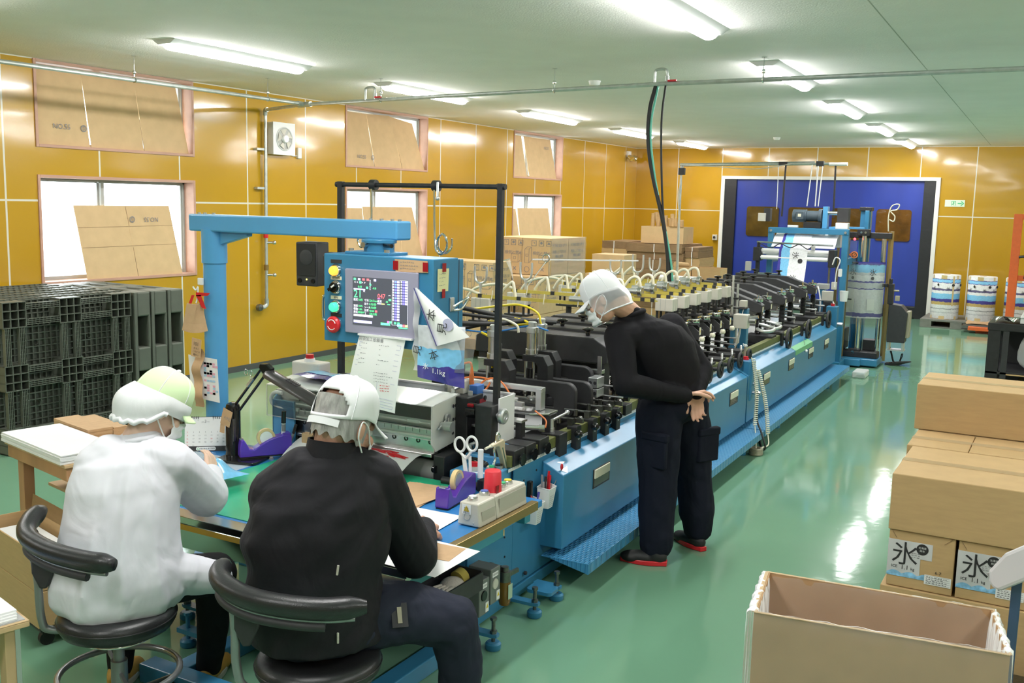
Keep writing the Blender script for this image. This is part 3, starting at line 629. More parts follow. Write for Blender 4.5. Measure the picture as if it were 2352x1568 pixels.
part('top_bar', MB().cyl((-1.19, fu, 1.935), (-.27, fu, 1.935), .0115, 12).cyl((-1.215, fu, 1.935), (-1.17, fu, 1.935), .014, 12).cyl((-.29, fu, 1.935), (-.245, fu, 1.935), .014, 12), K['black_iron'], t)
for v in (-.985, -.62):
 cl = part('collar', MB().cyl((v-.016, fu, 1.935), (v+.016, fu, 1.935), .026, 16), K['black_iron'], t)
s = MB().tube(spline([(-.62, fu-.02, 1.915), (-.615, fu-.02, 1.75), (-.60, fu-.03, 1.64), (-.565, fu-.04, 1.615), (-.535, fu-.04, 1.64), (-.535, fu-.04, 1.685), (-.565, fu-.03, 1.71), (-.595, fu-.02, 1.685), (-.595, fu-.02, 1.645), (-.565, fu-.01, 1.618), (-.535, fu, 1.642), (-.528, fu, 1.69)]), .0055, 8)
part('wire_eye', s, K['chrome'], t)
s = MB().tube(spline([(-.985, fu-.02, 1.915), (-.985, fu-.02, 1.75), (-1.0, fu-.03, 1.66), (-1.03, fu-.04, 1.63), (-1.05, fu-.04, 1.66), (-1.04, fu-.03, 1.70), (-1.01, fu-.02, 1.70), (-1.0, fu-.02, 1.66)]), .0055, 8)
part('wire_eye', s, K['chrome'], t)
part('collar_lever', MB().cyl((-.60, fu-.02, 1.95), (-.575, fu-.06, 1.88), .006, 8).ball((-.574, fu-.062, 1.876), .010, 10, 6), K['alu'], t)
s = MB().box(-.335, -.245, fu-.09, fu+.02, .70, .925); part('post_base', s, K['black_iron'], t, 0, .004)
s = MB().cyl((-.245, fu-.035, .875), (-.225, fu-.035, .875), .012, 12).lathe([(0, 0), (.034, 0), (.038, .008), (.038, .022), (.030, .028), (.018, .028), (.016, .020), (0, .020)], 24, (-.228, fu-.035, .875), (1, 0, 0)); part('hand_knob', s, K['alu'], t)
part('knob_cap', MB().cyl((-.335, fu-.06, .89), (-.385, fu-.06, .89), .036, 20), K['black_gloss'], t)
part('warning_mark', MB().cbox((-.36, fu-.085, .915), (.03, .012, .022), rot('X', 35)), K['red_tape'], t)
def punch(v, u, z, label, tall=1.0):
 t = thing('punch_unit', label, 'punch unit', (v, u, z), 'air-cylinder punch units', True)
 s = MB().box(v-.02, v+.15, u-.045, u+.045, z, z+.05)                                   # foot
 s.prism([(-.02, .05), (.15, .05), (.15, .09), (.09, .09), (.09, .27), (.06, .32), (-.07, .32), (-.07, .285), (.01, .285), (.025, .26), (.025, .09), (-.02, .09)], fr((v, u+.038, z-.0), (1, 0, 0), (0, 0, 1)), .076)
 part('bracket', s, K['black_iron'], t, 0, .003)
 s = MB().lathe([(.009, 0), (.009, .012), (0, .012)], 6, (v+.12, u, z+.09)); part('hex_bolt', s, K['steel'], t)
 c = part('air_cylinder', MB().cyl((v-.03, u, z+.325), (v-.03, u, z+.345), .036, 20).cyl((v-.03, u, z+.345), (v-.03, u, z+.44), .030, 20), K['steel'], t)
 part('cylinder_cap', MB().lathe([(.033, 0), (.036, .004), (.036, .032), (.030, .036), (.024, .036), (.024, .062), (.018, .066), (0, .066)], 20, (v-.03, u, z+.44)).lathe([(.035, 0), (.035, .03), (0, .03)], 20, (v-.03, u, z+.322)), K['alu'], c)
 part('tie_rod', MB().cyl((v+.006, u-.022, z+.33), (v+.006, u-.022, z+.475), .006, 8), K['chrome'], c)
 s = MB().cyl((v-.055, u-.02, z+.06), (v-.055, u-.02, z+.285), .0085, 10).cyl((v-.005, u-.02, z+.06), (v-.005, u-.02, z+.285), .0085, 10); part('guide_rods', s, K['steel'], t)
 part('crosshead', MB().box(v-.08, v+.02, u-.045, u-.005, z+.155, z+.185), K['black_iron'], t, 0, .003)
 part('punch_pin', MB().cyl((v-.03, u-.02, z+.185), (v-.03, u-.02, z+.245), .016, 12), K['black_gloss'], t)
 return t
punch(-.60, 4.60, .705, 'air-cylinder punch unit closest to the black frame post, on the aisle side')
punch(-.50, 4.86, .705, 'air-cylinder punch unit just in front of the black press covers')
punch(-.93, 4.62, .70, 'air-cylinder punch unit behind the hanging sample bag')
punch(-.78, 4.95, .70, 'air-cylinder punch unit partly hidden behind the black frame post')
punch(-.55, 5.07, .70, 'rearmost air-cylinder punch unit close against the black press covers')
def cplate(u, v0, v1, z0, z1, label, slot=True):
 t = thing('c_plate', label, 'guide plate', ((v0+v1)/2, u, z0), 'black c-shaped plates', True)
 out = rrect(v0, v1, z0, z1, .055, 6, (0, 1, 1, 0))
 pl = [(v0, z1), (v0, z1-.075)]+[(v1-.16, z1-.075), (v1-.13, z1-.10), (v1-.13, z0+.055), (v0, z0+.055), (v0, z0)]+out[1:-1] if slot else out
 M = fr((0, u+.02, 0), (1, 0, 0), (0, 0, 1)); s = MB()
 s.prism(pl if slot else out, M, .04); part('plate', s, K['black_plate'], t, 40, .006)
 if slot: part('bolt', MB().lathe([(.014, 0), (.014, .012), (.008, .02), (0, .02)], 12, (v1-.30, u-.03, z1-.085)), K['dark_steel'], t)
cplate(4.83, -.95, -.235, .70, .895, 'front black c-shaped plate with a slot, nearest the clamp levers')
cplate(5.00, -.95, -.215, .695, .88, 'second black plate with a rounded end behind the slotted one', False)
cplate(5.20, -.98, -.30, .72, .93, 'rear black c-shaped plate just below the silver bar', True)
t = thing('sensor_bridge', 'bright aluminium channel bridge with knurled screws over the film path', 'bridge', (-.4, 4.35, .7), mach=True)
part('channel', MB().box(-.75, -.225, 4.385, 4.425, .915, .94).box(-.26, -.228, 4.38, 4.43, .825, .935), K['alu'], t, 0, .003)
part('mount_plate', MB().prism([(-.62, 4.30), (-.25, 4.30), (-.17, 4.36), (-.17, 4.46), (-.62, 4.46)], Mat.Translation((0, 0, .812)), .010), K['steel'], t, 0, .002)
part('mount_leg', MB().box(-.21, -.165, 4.36, 4.44, .70, .812).box(-.60, -.55, 4.40, 4.44, .70, .812), K['black_iron'], t, 0, .003)
part('rail_bar', MB().box(-.70, -.30, 4.315, 4.345, .845, .868), K['steel'], t, 0, .003)
part('rail_bar', MB().box(-.70, -.27, 4.405, 4.44, .85, .875), K['dark_steel'], t, 0, .003)
for v, u in ((-.36, 4.33), (-.30, 4.42)):
 part('knurled_screw', MB().lathe([(0, 0), (.024, 0), (.026, .004), (.026, .014), (.022, .018), (.006, .018), (.005, .045), (0, .045)], 20, (v, u, .868)), K['steel'], t)
s = MB().tube(spline([(-.74, 4.36, .93), (-.62, 4.36, .96), (-.52, 4.37, .95), (-.55, 4.33, .88), (-.58, 4.33, .90), (-.54, 4.37, .955), (-.47, 4.38, .955), (-.40, 4.36, .90), (-.37, 4.33, .86)]), .005, 6)
part('sensor_cable', s, K['orange_cord'], t)
part('cable_tie', MB().cyl((-.53, 4.37, .945), (-.505, 4.37, .95), .009, 8), K['white_plastic'], t)
t = thing('film_guide', 'low black guide frame with a silver gauge pin beside the air gun', 'guide frame', (-.3, 4.15, .7), mach=True)
part('guide_post', MB().box(-.24, -.205, 4.13, 4.17, .70, .815).box(-.35, -.315, 3.99, 4.03, .70, .80), K['black_iron'], t, 0, .003)
part('guide_plate', MB().box(-.46, -.20, 4.12, 4.18, .812, .824).box(-.50, -.31, 3.97, 4.04, .80, .812), K['steel'], t, 0, .002)
part('gauge_pin', MB().cyl((-.30, 4.20, .765), (-.175, 4.26, .765), .013, 14).cyl((-.175, 4.26, .765), (-.15, 4.272, .765), .018, 14).cyl((-.45, 4.10, .72), (-.30, 4.20, .765), .005, 8), K['chrome'], t)
part('spring_arm', MB().cyl((-.52, 4.0, .80), (-.33, 4.03, .77), .018, 14), K['alu'], t)
part('sensor_cable', MB().tube(spline([(-.22, 4.3, .84), (-.16, 4.3, .80), (-.15, 4.28, .765)]), .004, 6), K['orange_cord'], t)
t = thing('splash_box', 'white plastic splash box just beyond the black frame post', 'box', (-.40, 4.05, .62), mach=True)
part('box_wall', MB().box(-.95, -.235, 4.10, 4.108, .70, .955).box(-.243, -.235, 3.96, 4.10, .70, .955), K['white_plastic'], t, 0)
part('box_rim', MB().box(-.95, -.233, 4.095, 4.112, .950, .958), K['film_milky'], t, 0)
def flm(u_, v_): return (-.95+u_*.62, 3.95+v_*7.2, .688+.004*math.sin(20*v_)*math.sin(7*u_))
solo('printed_film', 'printed blue and white film web running through the machine', 'film', MB().grid(flm, 12, 60), K['film_milky'], (-.64, 7.5, .685), mach=True, smooth=60)
def knob(mb, v, u, z, r=.034, h=.05):
 n = 10; mb.lathe([(.013, 0), (.015, h*.4), (.010, h*.6)], 12, (v, u, z))
 mb.lathe([(0, 0), (r*.7, .0), (r, .006), (r, .014), (r*.6, .020), (0, .022)], 16, (v, u, z+h*.55)); return mb
nm = ['frontmost black press cover with two knobs, right behind the air cylinders', 'second black press cover from the air cylinders, two knobs on top', 'third black press cover from the air cylinders, below the white cap', 'rearmost of the wide black press covers below the yellow bars']
for i, u in enumerate((5.26, 5.58, 5.90, 6.20)):
 t = thing('press_cover', nm[i], 'press cover', (-.68, u, .70), 'wide black press covers', True)
 out = [(-1.14, .94), (-.25, .94), (-.25, 1.035), (-.335, 1.085), (-1.06, 1.085), (-1.14, 1.04)]
 part('cover', MB().prism(out, fr((0, u+.22, 0), (1, 0, 0), (0, 0, 1)), .20), K['black_plate'], t, 0, .006)
 part('top_edge', MB().box(-1.05, -.34, u+.019, u+.024, 1.0855, 1.0875).box(-1.05, -.34, u+.20, u+.205, 1.0855, 1.0875), K['dark_steel'], t, 0)
 for v in (-.74, -.42): part('star_knob', knob(MB(), v, u+.12, 1.085), K['black_gloss'], t, 40)
 part('cover_leg', MB().box(-.32, -.27, u+.03, u+.12, .70, .94).box(-1.12, -1.07, u+.03, u+.12, .70, .94), K['black_iron'], t, 0)
 part('press_bar', MB().box(-1.10, -.26, u-.02, u+.02, .885, .91), K['steel'] if i == 0 else K['dark_steel'], t, 0, .003)
 part('seal_bar', MB().box(-1.10, -.28, u-.01, u+.10, .82, .885), K['black_iron'] if i else K['alu'], t, 0, .004)
t = thing('gauge_bracket', 'slotted steel bracket with drilled block at the end of the front press cover', 'bracket', (-.25, 5.2, .75), mach=True)
part('slotted_strip', MB().box(-.262, -.238, 5.17, 5.178, .90, 1.0), K['steel'], t, 0)
s = MB().box(-.30, -.24, 5.13, 5.23, .82, .88).box(-.30, -.24, 5.13, 5.23, .765, .815); part('drilled_block', s, K['alu'], t, 0, .004)
part('drill_holes', MB().lathe([(.010, 0), (0, 0)], 14, (-.285, 5.1285, .85), (0, -1, 0)).lathe([(.010, 0), (0, 0)], 14, (-.256, 5.1285, .85), (0, -1, 0)).lathe([(.010, 0), (0, 0)], 14, (-.256, 5.1285, .79), (0, -1, 0)), K['ink'], t)
for i, u in enumerate((5.28, 5.52, 5.75, 5.98)):
 t = thing('spring_shaft', 'black spring shaft with cross rods under the standing man\'s arm', 'spring shaft', (-.2, u, .70), 'spring shafts beside the press covers', True)
 s = MB().cyl((-.2, u, .70), (-.2, u, .92), .012, 10)
 for k in range(9): s.lathe([(.020, 0), (.026, .006), (.020, .012)], 14, (-.2, u, .79+k*.014))
 part('spring', s, K['black_gloss'], t, 40)
 part('cross_rod', MB().cyl((-.36, u-.03, .76), (-.12, u-.03, .76), .007, 8).cyl((-.36, u-.03, .82), (-.16, u-.03, .82), .006, 8), K['steel'], t)
 part('end_knob', MB().cyl((-.12, u-.03, .76), (-.09, u-.03, .76), .018, 12), K['black_gloss'], t)
 part('shaft_stand', MB().box(-.24, -.10, u-.05, u+.05, .66, .72), K['black_iron'], t, 0, .003)
# ================================================================ seal presses with white cylinder blocks and yellow bars
def seal_press(u, i, right=True, left=True):
 od = ['first', 'second', 'third', 'fourth', 'fifth', 'sixth', 'seventh', 'eighth', 'ninth'][i]
 t = thing('seal_press', 'pneumatic seal press under a yellow bar, %s in the row counted from the cabinet end' % od, 'press', (-.7, u, .70), 'seal presses with yellow bars', True)
 vl = -1.34 if left else -1.10
 s = MB().prism([(-.030, 0), (.030, 0), (.030, .006), (-.010, .012), (-.024, .022), (-.030, .022)], fr((vl, u, 1.237), (0, 1, 0), (0, 0, 1)), -.275-vl)
 part('yellow_bar', s, K['yellow_bar'], t, 0)
 s = MB()
 for v in (-.36, -.29): s.box(v-.014, v+.014, u-.034, u-.018, 1.238, 1.262)
 for v in ((-1.31, -1.02) if left else (-1.0,)): s.box(v-.014, v+.014, u-.034, u-.018, 1.238, 1.262)
 part('bar_clip', s, K['black_plate'], t, 0)
 for (on, a, b) in ((right, -.375, -.25), (left, -1.365, -1.225)):
  if not on: continue
  s = MB().box(a, b, u-.055, u+.055, 1.150, 1.236); c = part('cylinder_block', s, K['beige'], t, 0, .004)
  part('block_grooves', MB().box(a+.038, a+.041, u-.0565, u-.0545, 1.150, 1.236).box(a+.072, a+.075, u-.0565, u-.0545, 1.150, 1.236).box(b-.0005, b+.001, u-.03, u-.027, 1.15, 1.236).box(b-.0005, b+.001, u+.012, u+.015, 1.15, 1.236), K['grey_paint'], c, 0)
  s = MB()
  for vv in (a+.012, b-.012):
   for uu in (u-.04, u+.04): s.cyl((vv, uu, 1.085), (vv, uu, 1.150), .009, 8)
  s.box(a-.02, b+.02, u-.05, u+.05, 1.072, 1.087); part('block_stand', s, K['black_iron'], t, 40)
  part('riser', MB().cyl(((a+b)/2, u, .93), ((a+b)/2, u, 1.075), .022, 14), K['black_iron'], t)
 for (v0, v1, h) in ((-.66, -.50, .12), (-1.18, -1.06, .10)):
  s = MB().tube(spline([(v0, u+.01, 1.25), (v0+.035, u, 1.30), (v0+.075, u, 1.25+h*.86), ((v0+v1)/2+.035, u, 1.25+h), (v1-.015, u, 1.25+h*.8), (v1, u, 1.25)], 6), .0105, 8)
  part('arched_hose', s, K['hose_white'], t, 60)
  part('hose_foot', MB().box(v1-.026, v1+.026, u-.02, u+.02, 1.243, 1.255), K['galv'], t, 0)
 if left:
  s = MB().tube(spline([(-1.33, u, 1.258), (-1.43, u-.01, 1.285), (-1.55, u-.02, 1.275), (-1.66, u-.02, 1.235), (-1.72, u-.02, 1.16)], 6), .0095, 8); part('side_hose', s, K['hose_white'], t, 60)
 s = MB()
 for v in (-.84, -.60, -1.22): s.tube([(v, u-.034, 1.225), (v+.006, u-.03, 1.29)], .0035, 5)
 part('cable_ties', s, K['hose_white'], t, 40)
 s = MB().cyl((-.66, u-.02, 1.272), (-.515, u-.02, 1.272), .019, 14).cyl((-.60, u-.02, 1.24), (-.60, u-.02, 1.275), .012, 10).cyl((-.545, u-.02, 1.272), (-.52, u-.02, 1.272), .024, 14)
 g = part('regulator', s, K['alu'], t)
 part('dial', MB().lathe([(.030, 0), (.035, .004), (.035, .028), (.031, .032), (0, .032)], 22, (-.515, u-.02, 1.272), (1, 0, 0)), K['steel'], g)
 if not right: return t
 s = MB().cyl((-.285, u, 1.045), (-.285, u, 1.105), .020, 14); part('head_post', s, K['black_iron'], t)
 s = MB().lathe([(0, 0), (.046, 0), (.048, .004), (.048, .026), (.046, .030), (0, .030)], 24, (-.285, u, 1.020)); part('ring_nut', s, K['chrome'], t)
 part('nut_holes', MB().lathe([(.007, 0), (0, 0)], 10, (-.285+.0485*math.cos(-1.0), u+.0485*math.sin(-1.0), 1.035), (math.cos(-1.0), math.sin(-1.0), 0)).lathe([(.007, 0), (0, 0)], 10, (-.285+.0485, u, 1.035), (1, 0, 0)), K['ink'], t)
 s = MB().lathe([(.05, 0), (.052, .006), (.05, .012), (0, .012)], 20, (-.285, u, 1.004)); part('washer', s, K['black_plate'], t)
 out = [(-.40, 1.0), (-.40, .90), (-.22, .90), (-.22, .96), (-.27, 1.0)]
 part('side_plate', MB().prism(out, fr((0, u+.055, 0), (1, 0, 0), (0, 0, 1)), .012).prism(out, fr((0, u-.043, 0), (1, 0, 0), (0, 0, 1)), .012), K['black_plate'], t, 0, .003)
 lb = part('warning_label', MB().box(-.2195, -.2185, u-.05, u-.012, .935, .99), K['ivory'], t, 0)
 part('warning_mark', MB().add([(-.218, u-.042, .955), (-.218, u-.020, .955), (-.218, u-.031, .978)], [(0, 1, 2)]), K['yellow'], lb, 0)
 s = MB().lathe([(0, 0), (.018, 0), (.020, .02), (.014, .03), (0, .032)], 14, (-.215, u-.03, .905), (1, -.2, .1)); part('speed_knob', s, K['ivory'], t)
 s = MB().cyl((-.25, u, .70), (-.25, u, .90), .014, 12)
 for k in range(10): s.lathe([(.022, 0), (.028, .006), (.022, .012)], 14, (-.25, u, .755+k*.013))
 part('spring', s, K['black_gloss'], t, 40)
 part('cross_rod', MB().cyl((-.36, u-.05, .83), (-.16, u-.05, .83), .006, 8).cyl((-.36, u-.05, .78), (-.16, u-.05, .78), .006, 8), K['steel'], t)
 part('press_base', MB().box(-.34, -.12, u-.07, u+.07, .66, .735), K['black_iron'], t, 0, .003)
 s = MB()
 n = 22
 s.tube([(-.062, u+.054*math.cos(2*PI*k/n), .690+.054*math.sin(2*PI*k/n)) for k in range(n)], .011, 8, closed=True)
 for k in range(3): a_ = 2*PI*k/3+.4; s.bar((-.066, u, .69), (-.062, u+.05*math.cos(a_), .69+.05*math.sin(a_)), .012, .008, (1, 0, 0))
 s.cyl((-.13, u, .69), (-.055, u, .69), .013, 12); part('handwheel', s, K['black_plate'], t, 50)
 s = MB().cyl((-.13, u, .735), (-.13, u, .762), .010, 10).cyl((-.13, u, .756), (-.085, u-.16, .748), .0075, 8).ball((-.13, u, .762), .011, 10, 6); part('lock_lever', s, K['alu'], t, 50)
 return t
for i, (u, r_, l_) in enumerate(((5.65, False, True), (6.15, False, True), (6.46, True, False), (6.72, True, False), (6.99, True, True), (7.25, True, True), (7.52, True, False), (7.78, True, False))): seal_press(u, i, r_, l_)
for i, (v, u, z0, z1) in enumerate(((-1.33, 5.66, 1.26, 1.44), (-1.24, 6.14, 1.26, 1.45), (-1.0, 7.2, 1.26, 1.44), (-.93, 7.5, 1.26, 1.47), (-.86, 7.7, 1.26, 1.44))):
 t = thing('fork_stand', 'silver u-shaped fork stand above the yellow bars, %s from the control cabinet' % ['nearest', 'second', 'third', 'fourth', 'fifth'][i], 'stand', (v, u, z0), 'silver fork stands', True)
 part('fork_stem', MB().cyl((v, u, z0), (v, u, z0+.06), .008, 10).cyl((v, u, z0+.05), (v, u, z0+.07), .012, 10), K['alu'], t)
 s = MB().tube(spline([(v-.045, u, z1), (v-.045, u, z0+.13), (v-.035, u, z0+.085), (v, u, z0+.068), (v+.035, u, z0+.085), (v+.045, u, z0+.13), (v+.045, u, z1)], 6), .0085, 8); part('fork', s, K['alu'], t, 60)
t = thing('film_rod', 'thin clear rod with a wire ring lying across the fork stands', 'rod', (-1.0, 6.9, 1.3), mach=True)
part('rod', MB().cyl((-1.30, 6.35, 1.46), (-.93, 7.5, 1.42), .006, 8), K['film_milky'], t)
part('wire_ring', MB().tube([(-1.19+.026*math.cos(a_*PI/8), 6.35, 1.475+.026*math.sin(a_*PI/8)) for a_ in range(17)], .005, 6).cyl((-1.19, 6.35, 1.45), (-1.28, 6.2, 1.25), .004, 6).cyl((-1.165, 6.35, 1.45), (-1.165, 6.35, 1.2), .004, 6), K['steel'], t)
def cable(label, pts, r, m, name='air_hose', cat='hose', group='loose air lines and cables over the machine', n=8): return solo(name, label, cat, MB().tube(spline(pts, n), r, 8), m, pts[0], group, True, 60)
cable('yellow air line running down to the punch unit left of the frame post', [(-.97, 4.6, 1.19), (-.88, 4.6, 1.17), (-.84, 4.6, 1.10), (-.84, 4.6, .98), (-.845, 4.6, .94)], .007, K['yellow_hose'])
cable('yellow air line bending down just behind the frame post', [(-.72, 4.62, 1.16), (-.66, 4.62, 1.13), (-.645, 4.62, 1.06), (-.645, 4.62, .97)], .007, K['yellow_hose'])
cable('yellow air line arching over onto the nearest air cylinder', [(-.60, 4.62, 1.155), (-.64, 4.66, 1.19), (-.69, 4.72, 1.205), (-.75, 4.75, 1.205)], .007, K['yellow_hose'])
cable('long yellow air line sweeping from the cabinet to the middle cylinders', [(-1.35, 5.2, 1.19), (-1.1, 5.15, 1.215), (-.90, 5.1, 1.25), (-.72, 5.05, 1.275), (-.60, 5.05, 1.24), (-.57, 5.05, 1.17)], .007, K['yellow_hose'])
cable('yellow air line looping behind the middle air cylinders', [(-.95, 5.15, 1.16), (-.80, 5.1, 1.15), (-.66, 5.1, 1.165), (-.57, 5.08, 1.20), (-.60, 5.08, 1.12)], .007, K['yellow_hose'])
cable('yellow air line arching onto the air cylinder by the press covers', [(-.53, 4.86, 1.15), (-.55, 4.88, 1.185), (-.60, 4.9, 1.205), (-.68, 4.93, 1.21)], .007, K['yellow_hose'])
cable('thin blue air line beside the yellow ones', [(-1.3, 4.9, 1.20), (-1.05, 4.8, 1.15), (-.80, 4.85, 1.13), (-.60, 4.95, 1.17), (-.49, 4.98, 1.15)], .005, mat('blue_hose', (.03, .22, .62), .4))
cable('white air line from the middle bundle to the nearest cylinder', [(-.76, 4.75, 1.20), (-.68, 4.78, 1.22), (-.60, 4.80, 1.19), (-.585, 4.80, 1.15)], .007, K['hose_white'])
cable('uppermost thick black cable from the control cabinet', [(-1.05, 3.95, 1.36), (-.98, 4.25, 1.35), (-.86, 4.6, 1.29), (-.75, 4.9, 1.22), (-.62, 5.3, 1.15)], .013, K['black_rubber'], 'cable', 'cable')
cable('second thick black cable from the control cabinet', [(-1.05, 3.95, 1.33), (-.96, 4.25, 1.31), (-.86, 4.5, 1.27), (-.70, 4.8, 1.22), (-.55, 5.2, 1.17)], .010, K['black_rubber'], 'cable', 'cable')
cable('lower thick black cable ending at the yellow air lines', [(-1.03, 3.95, 1.28), (-.95, 4.2, 1.255), (-.86, 4.45, 1.22), (-.70, 4.70, 1.20), (-.60, 4.93, 1.205)], .014, K['black_rubber'], 'cable', 'cable')
cable('lowest thick black cable ending at the nearest air cylinder', [(-1.03, 3.95, 1.24), (-.95, 4.2, 1.20), (-.85, 4.5, 1.175), (-.74, 4.72, 1.20)], .013, K['black_rubber'], 'cable', 'cable')
t = thing('valve_block', 'pale valve block with blue sensor and orange plug before the frame post', 'valve', (-.52, 4.08, .9), mach=True)
part('block', MB().box(-.60, -.485, 4.05, 4.10, .92, .985).box(-.485, -.45, 4.05, 4.10, .92, .96), K['grey_paint'], t, 0, .004)
part('fittings', MB().cyl((-.58, 4.05, .965), (-.58, 4.035, .965), .009, 10).cyl((-.55, 4.05, .945), (-.55, 4.035, .945), .009, 10).cyl((-.52, 4.05, .965), (-.52, 4.035, .965), .009, 10), K['steel'], t)
part('blue_sensor', MB().box(-.45, -.405, 4.04, 4.11, .925, .985), mat('sensor_blue', (.05, .18, .55), .4), t, 0, .003)
part('orange_plug', MB().cyl((-.455, 4.07, .985), (-.455, 4.07, 1.0), .014, 10).lathe([(.011, 0), (.013, .02), (.008, .055), (.005, .07)], 12, (-.455, 4.07, 1.0)), K['orange_cord'], t)
part('sensor_cable', MB().tube(spline([(-.455, 4.07, 1.07), (-.47, 4.07, 1.09), (-.55, 4.06, 1.06), (-.63, 4.05, 1.02)]), .0055, 6), K['orange_cord'], t)
# ================================================================ second press section: dark swing arms, handwheels
arms = [(8.86, 'first'), (9.17, 'second'), (9.75, 'third'), (10.10, 'fourth'), (10.70, 'fifth'), (11.20, 'sixth')]
for i, (u, od) in enumerate(arms):
 t = thing('swing_arm', 'dark wedge-shaped press arm with a silver ring nut, %s beyond the blue posts' % od, 'press arm', (-.6, u, .70), 'dark press arms', True)
 out = [(-1.14, .99), (-.62, .98), (-.26, .93), (-.235, .95), (-.235, 1.0), (-.27, 1.02), (-.56, 1.115), (-1.14, 1.125)]
 part('arm', MB().prism(out, fr((0, u+.05, 0), (1, 0, 0), (0, 0, 1)), .10), K['black_plate'], t, 0, .005)
 part('ring_nut', MB().lathe([(0, 0), (.042, 0), (.044, .004), (.044, .028), (0, .028)], 22, (-.285, u, 1.03)).cyl((-.285, u, 1.05), (-.285, u, 1.09), .009, 10), K['chrome'], t)
 part('warning_label', MB().box(-.2345, -.2335, u-.035, u+.0, .94, .985), K['ivory'], t, 0)
 s = MB()
 for k in range(14): s.lathe([(.026, 0), (.031, .006), (.026, .012)], 14, (-.27, u, .745+k*.0125))
 s.cyl((-.27, u, .70), (-.27, u, .94), .02, 12); part('bellows', s, K['black_gloss'], t, 40)
 for v in (-.93, -.66): part('star_knob', knob(MB(), v, u, 1.125, .038, .06), K['black_gloss'], t, 40)
 part('arm_base', MB().box(-.36, -.125, u-.09, u+.09, .66, .735).box(-1.14, -1.02, u-.06, u+.06, .66, 1.0), K['black_iron'], t, 0, .004)
 part('press_bar', MB().box(-1.05, -.32, u-.035, u+.035, .87, .91), K['dark_steel'], t, 0, .003)
 part('cross_rods', MB().cyl((-.55, u+.11, .80), (-.16, u+.11, .80), .010, 8).cyl((-.55, u+.11, .86), (-.2, u+.11, .86), .010, 8), K['steel'], t)
for i, (u, od) in enumerate(((9.17, 'nearest'), (10.02, 'middle'), (11.05, 'farthest'))):
 t = thing('large_handwheel', 'large black handwheel on the machine side, %s of three beyond the blue posts' % od, 'handwheel', (-.08, u, .58), 'large handwheels', True)
 s = MB(); n = 28
 s.tube([(-.06, u+.088*math.cos(2*PI*k/n), .678+.088*math.sin(2*PI*k/n)) for k in range(n)], .0145, 10, closed=True); part('rim', s, K['black_plate'], t, 60)
 s = MB()
 for k in range(3): a_ = 2*PI*k/3+PI/2; s.bar((-.075, u, .678), (-.06, u+.085*math.cos(a_), .678+.085*math.sin(a_)), .02, .01, (1, 0, 0))
 s.cyl((-.17, u, .678), (-.06, u, .678), .022, 14); part('spokes', s, K['black_iron'], t)
 part('bearing_block', MB().box(-.19, -.10, u-.10, u-.03, .60, .735), K['black_iron'], t, 0, .004)
 part('crank_knob', MB().cyl((-.19, u-.07, .735), (-.19, u-.07, .775), .006, 8).ball((-.19, u-.07, .785), .014, 10, 8), K['alu'], t, 50)
s = MB()
for k in range(2): s.tube(spline([(-.24, 8.70+.25*k, .80), (-.16, 8.60+.25*k, .795), (-.11, 8.66+.25*k, .795), (-.11, 8.78+.25*k, .80), (-.16, 8.84+.25*k, .81), (-.26, 8.84+.25*k, .83)]), .015, 8)
solo('looped_hose', 'thick pale green hose looped around the first dark press arm', 'hose', s, K['galv'], (-.2, 8.8, .78), mach=True, smooth=60)
t = thing('gate_post', 'pair of blue posts across the machine with silver rods and small sensors', 'post', (-.3, 8.0, .6), mach=True)
part('blue_post', MB().box(-.335, -.255, 7.98, 8.04, .56, .975), K['blue_paint'], t, 0, .004)
part('blue_post', MB().box(-.255, -.185, 8.12, 8.19, .56, 1.03), K['blue_paint'], t, 0, .004)
part('slide_rod', MB().cyl((-.29, 8.03, .97), (-.29, 8.03, 1.31), .010, 10).cyl((-.255, 8.05, .80), (-.255, 8.05, 1.24), .010, 10), K['alu'], t)
part('rod_clamp', MB().cbox((-.275, 8.04, 1.265), (.075, .03, .02)).cbox((-.25, 8.1, 1.04), (.13, .12, .012)).cbox((-.29, 8.0, .975), (.10, .08, .012)).cbox((-.275, 8.04, 1.12), (.06, .03, .016)), K['black_iron'], t, 0, .002)
part('sensor', MB().cbox((-.215, 8.1, 1.075), (.055, .06, .055)).cbox((-.25, 8.03, .775), (.06, .05, .05)), K['beige'], t, 0, .003)
part('sensor_cable', MB().tube(spline([(-.21, 8.1, 1.05), (-.215, 8.06, .95), (-.215, 8.05, .85), (-.22, 8.02, .78), (-.235, 7.99, .76)]), .004, 6), K['white_plastic'], t)
t = thing('junction_box', 'beige junction box mounted in front of the first dark press arm', 'junction box', (-.14, 8.0, .86), mach=True)
part('box', MB().box(-.25, -.135, 7.93, 8.03, .885, 1.0), K['beige'], t, 0, .006)
part('connector', MB().cyl((-.13, 8.0, .95), (-.08, 8.0, .95), .022, 12).cyl((-.13, 8.0, .97), (-.06, 8.0, .985), .014, 10), K['steel'], t)
part('support_rod', MB().cyl((-.20, 7.98, .885), (-.235, 7.95, .66), .006, 8), K['steel'], t)
t = thing('button_console', 'rounded blue push-button console on the cover panel where the coil cord hangs', 'console', (-.06, 7.66, .36), mach=True)
part('console_body', MB().prism(rrect(-.135, .012, 7.60, 7.745, .03, 5), Mat.Translation((0, 0, .36)), .315), K['blue_paint'], t, 40, .006)
part('stop_button', MB().cyl((-.06, 7.68, .675), (-.06, 7.68, .685), .026, 16).cyl((-.06, 7.68, .685), (-.06, 7.68, .70), .020, 16), K['red'], t)
part('push_button', MB().cyl((.012, 7.68, .55), (.020, 7.68, .55), .014, 14).cyl((.012, 7.68, .49), (.020, 7.68, .49), .017, 14), K['steel'], t)
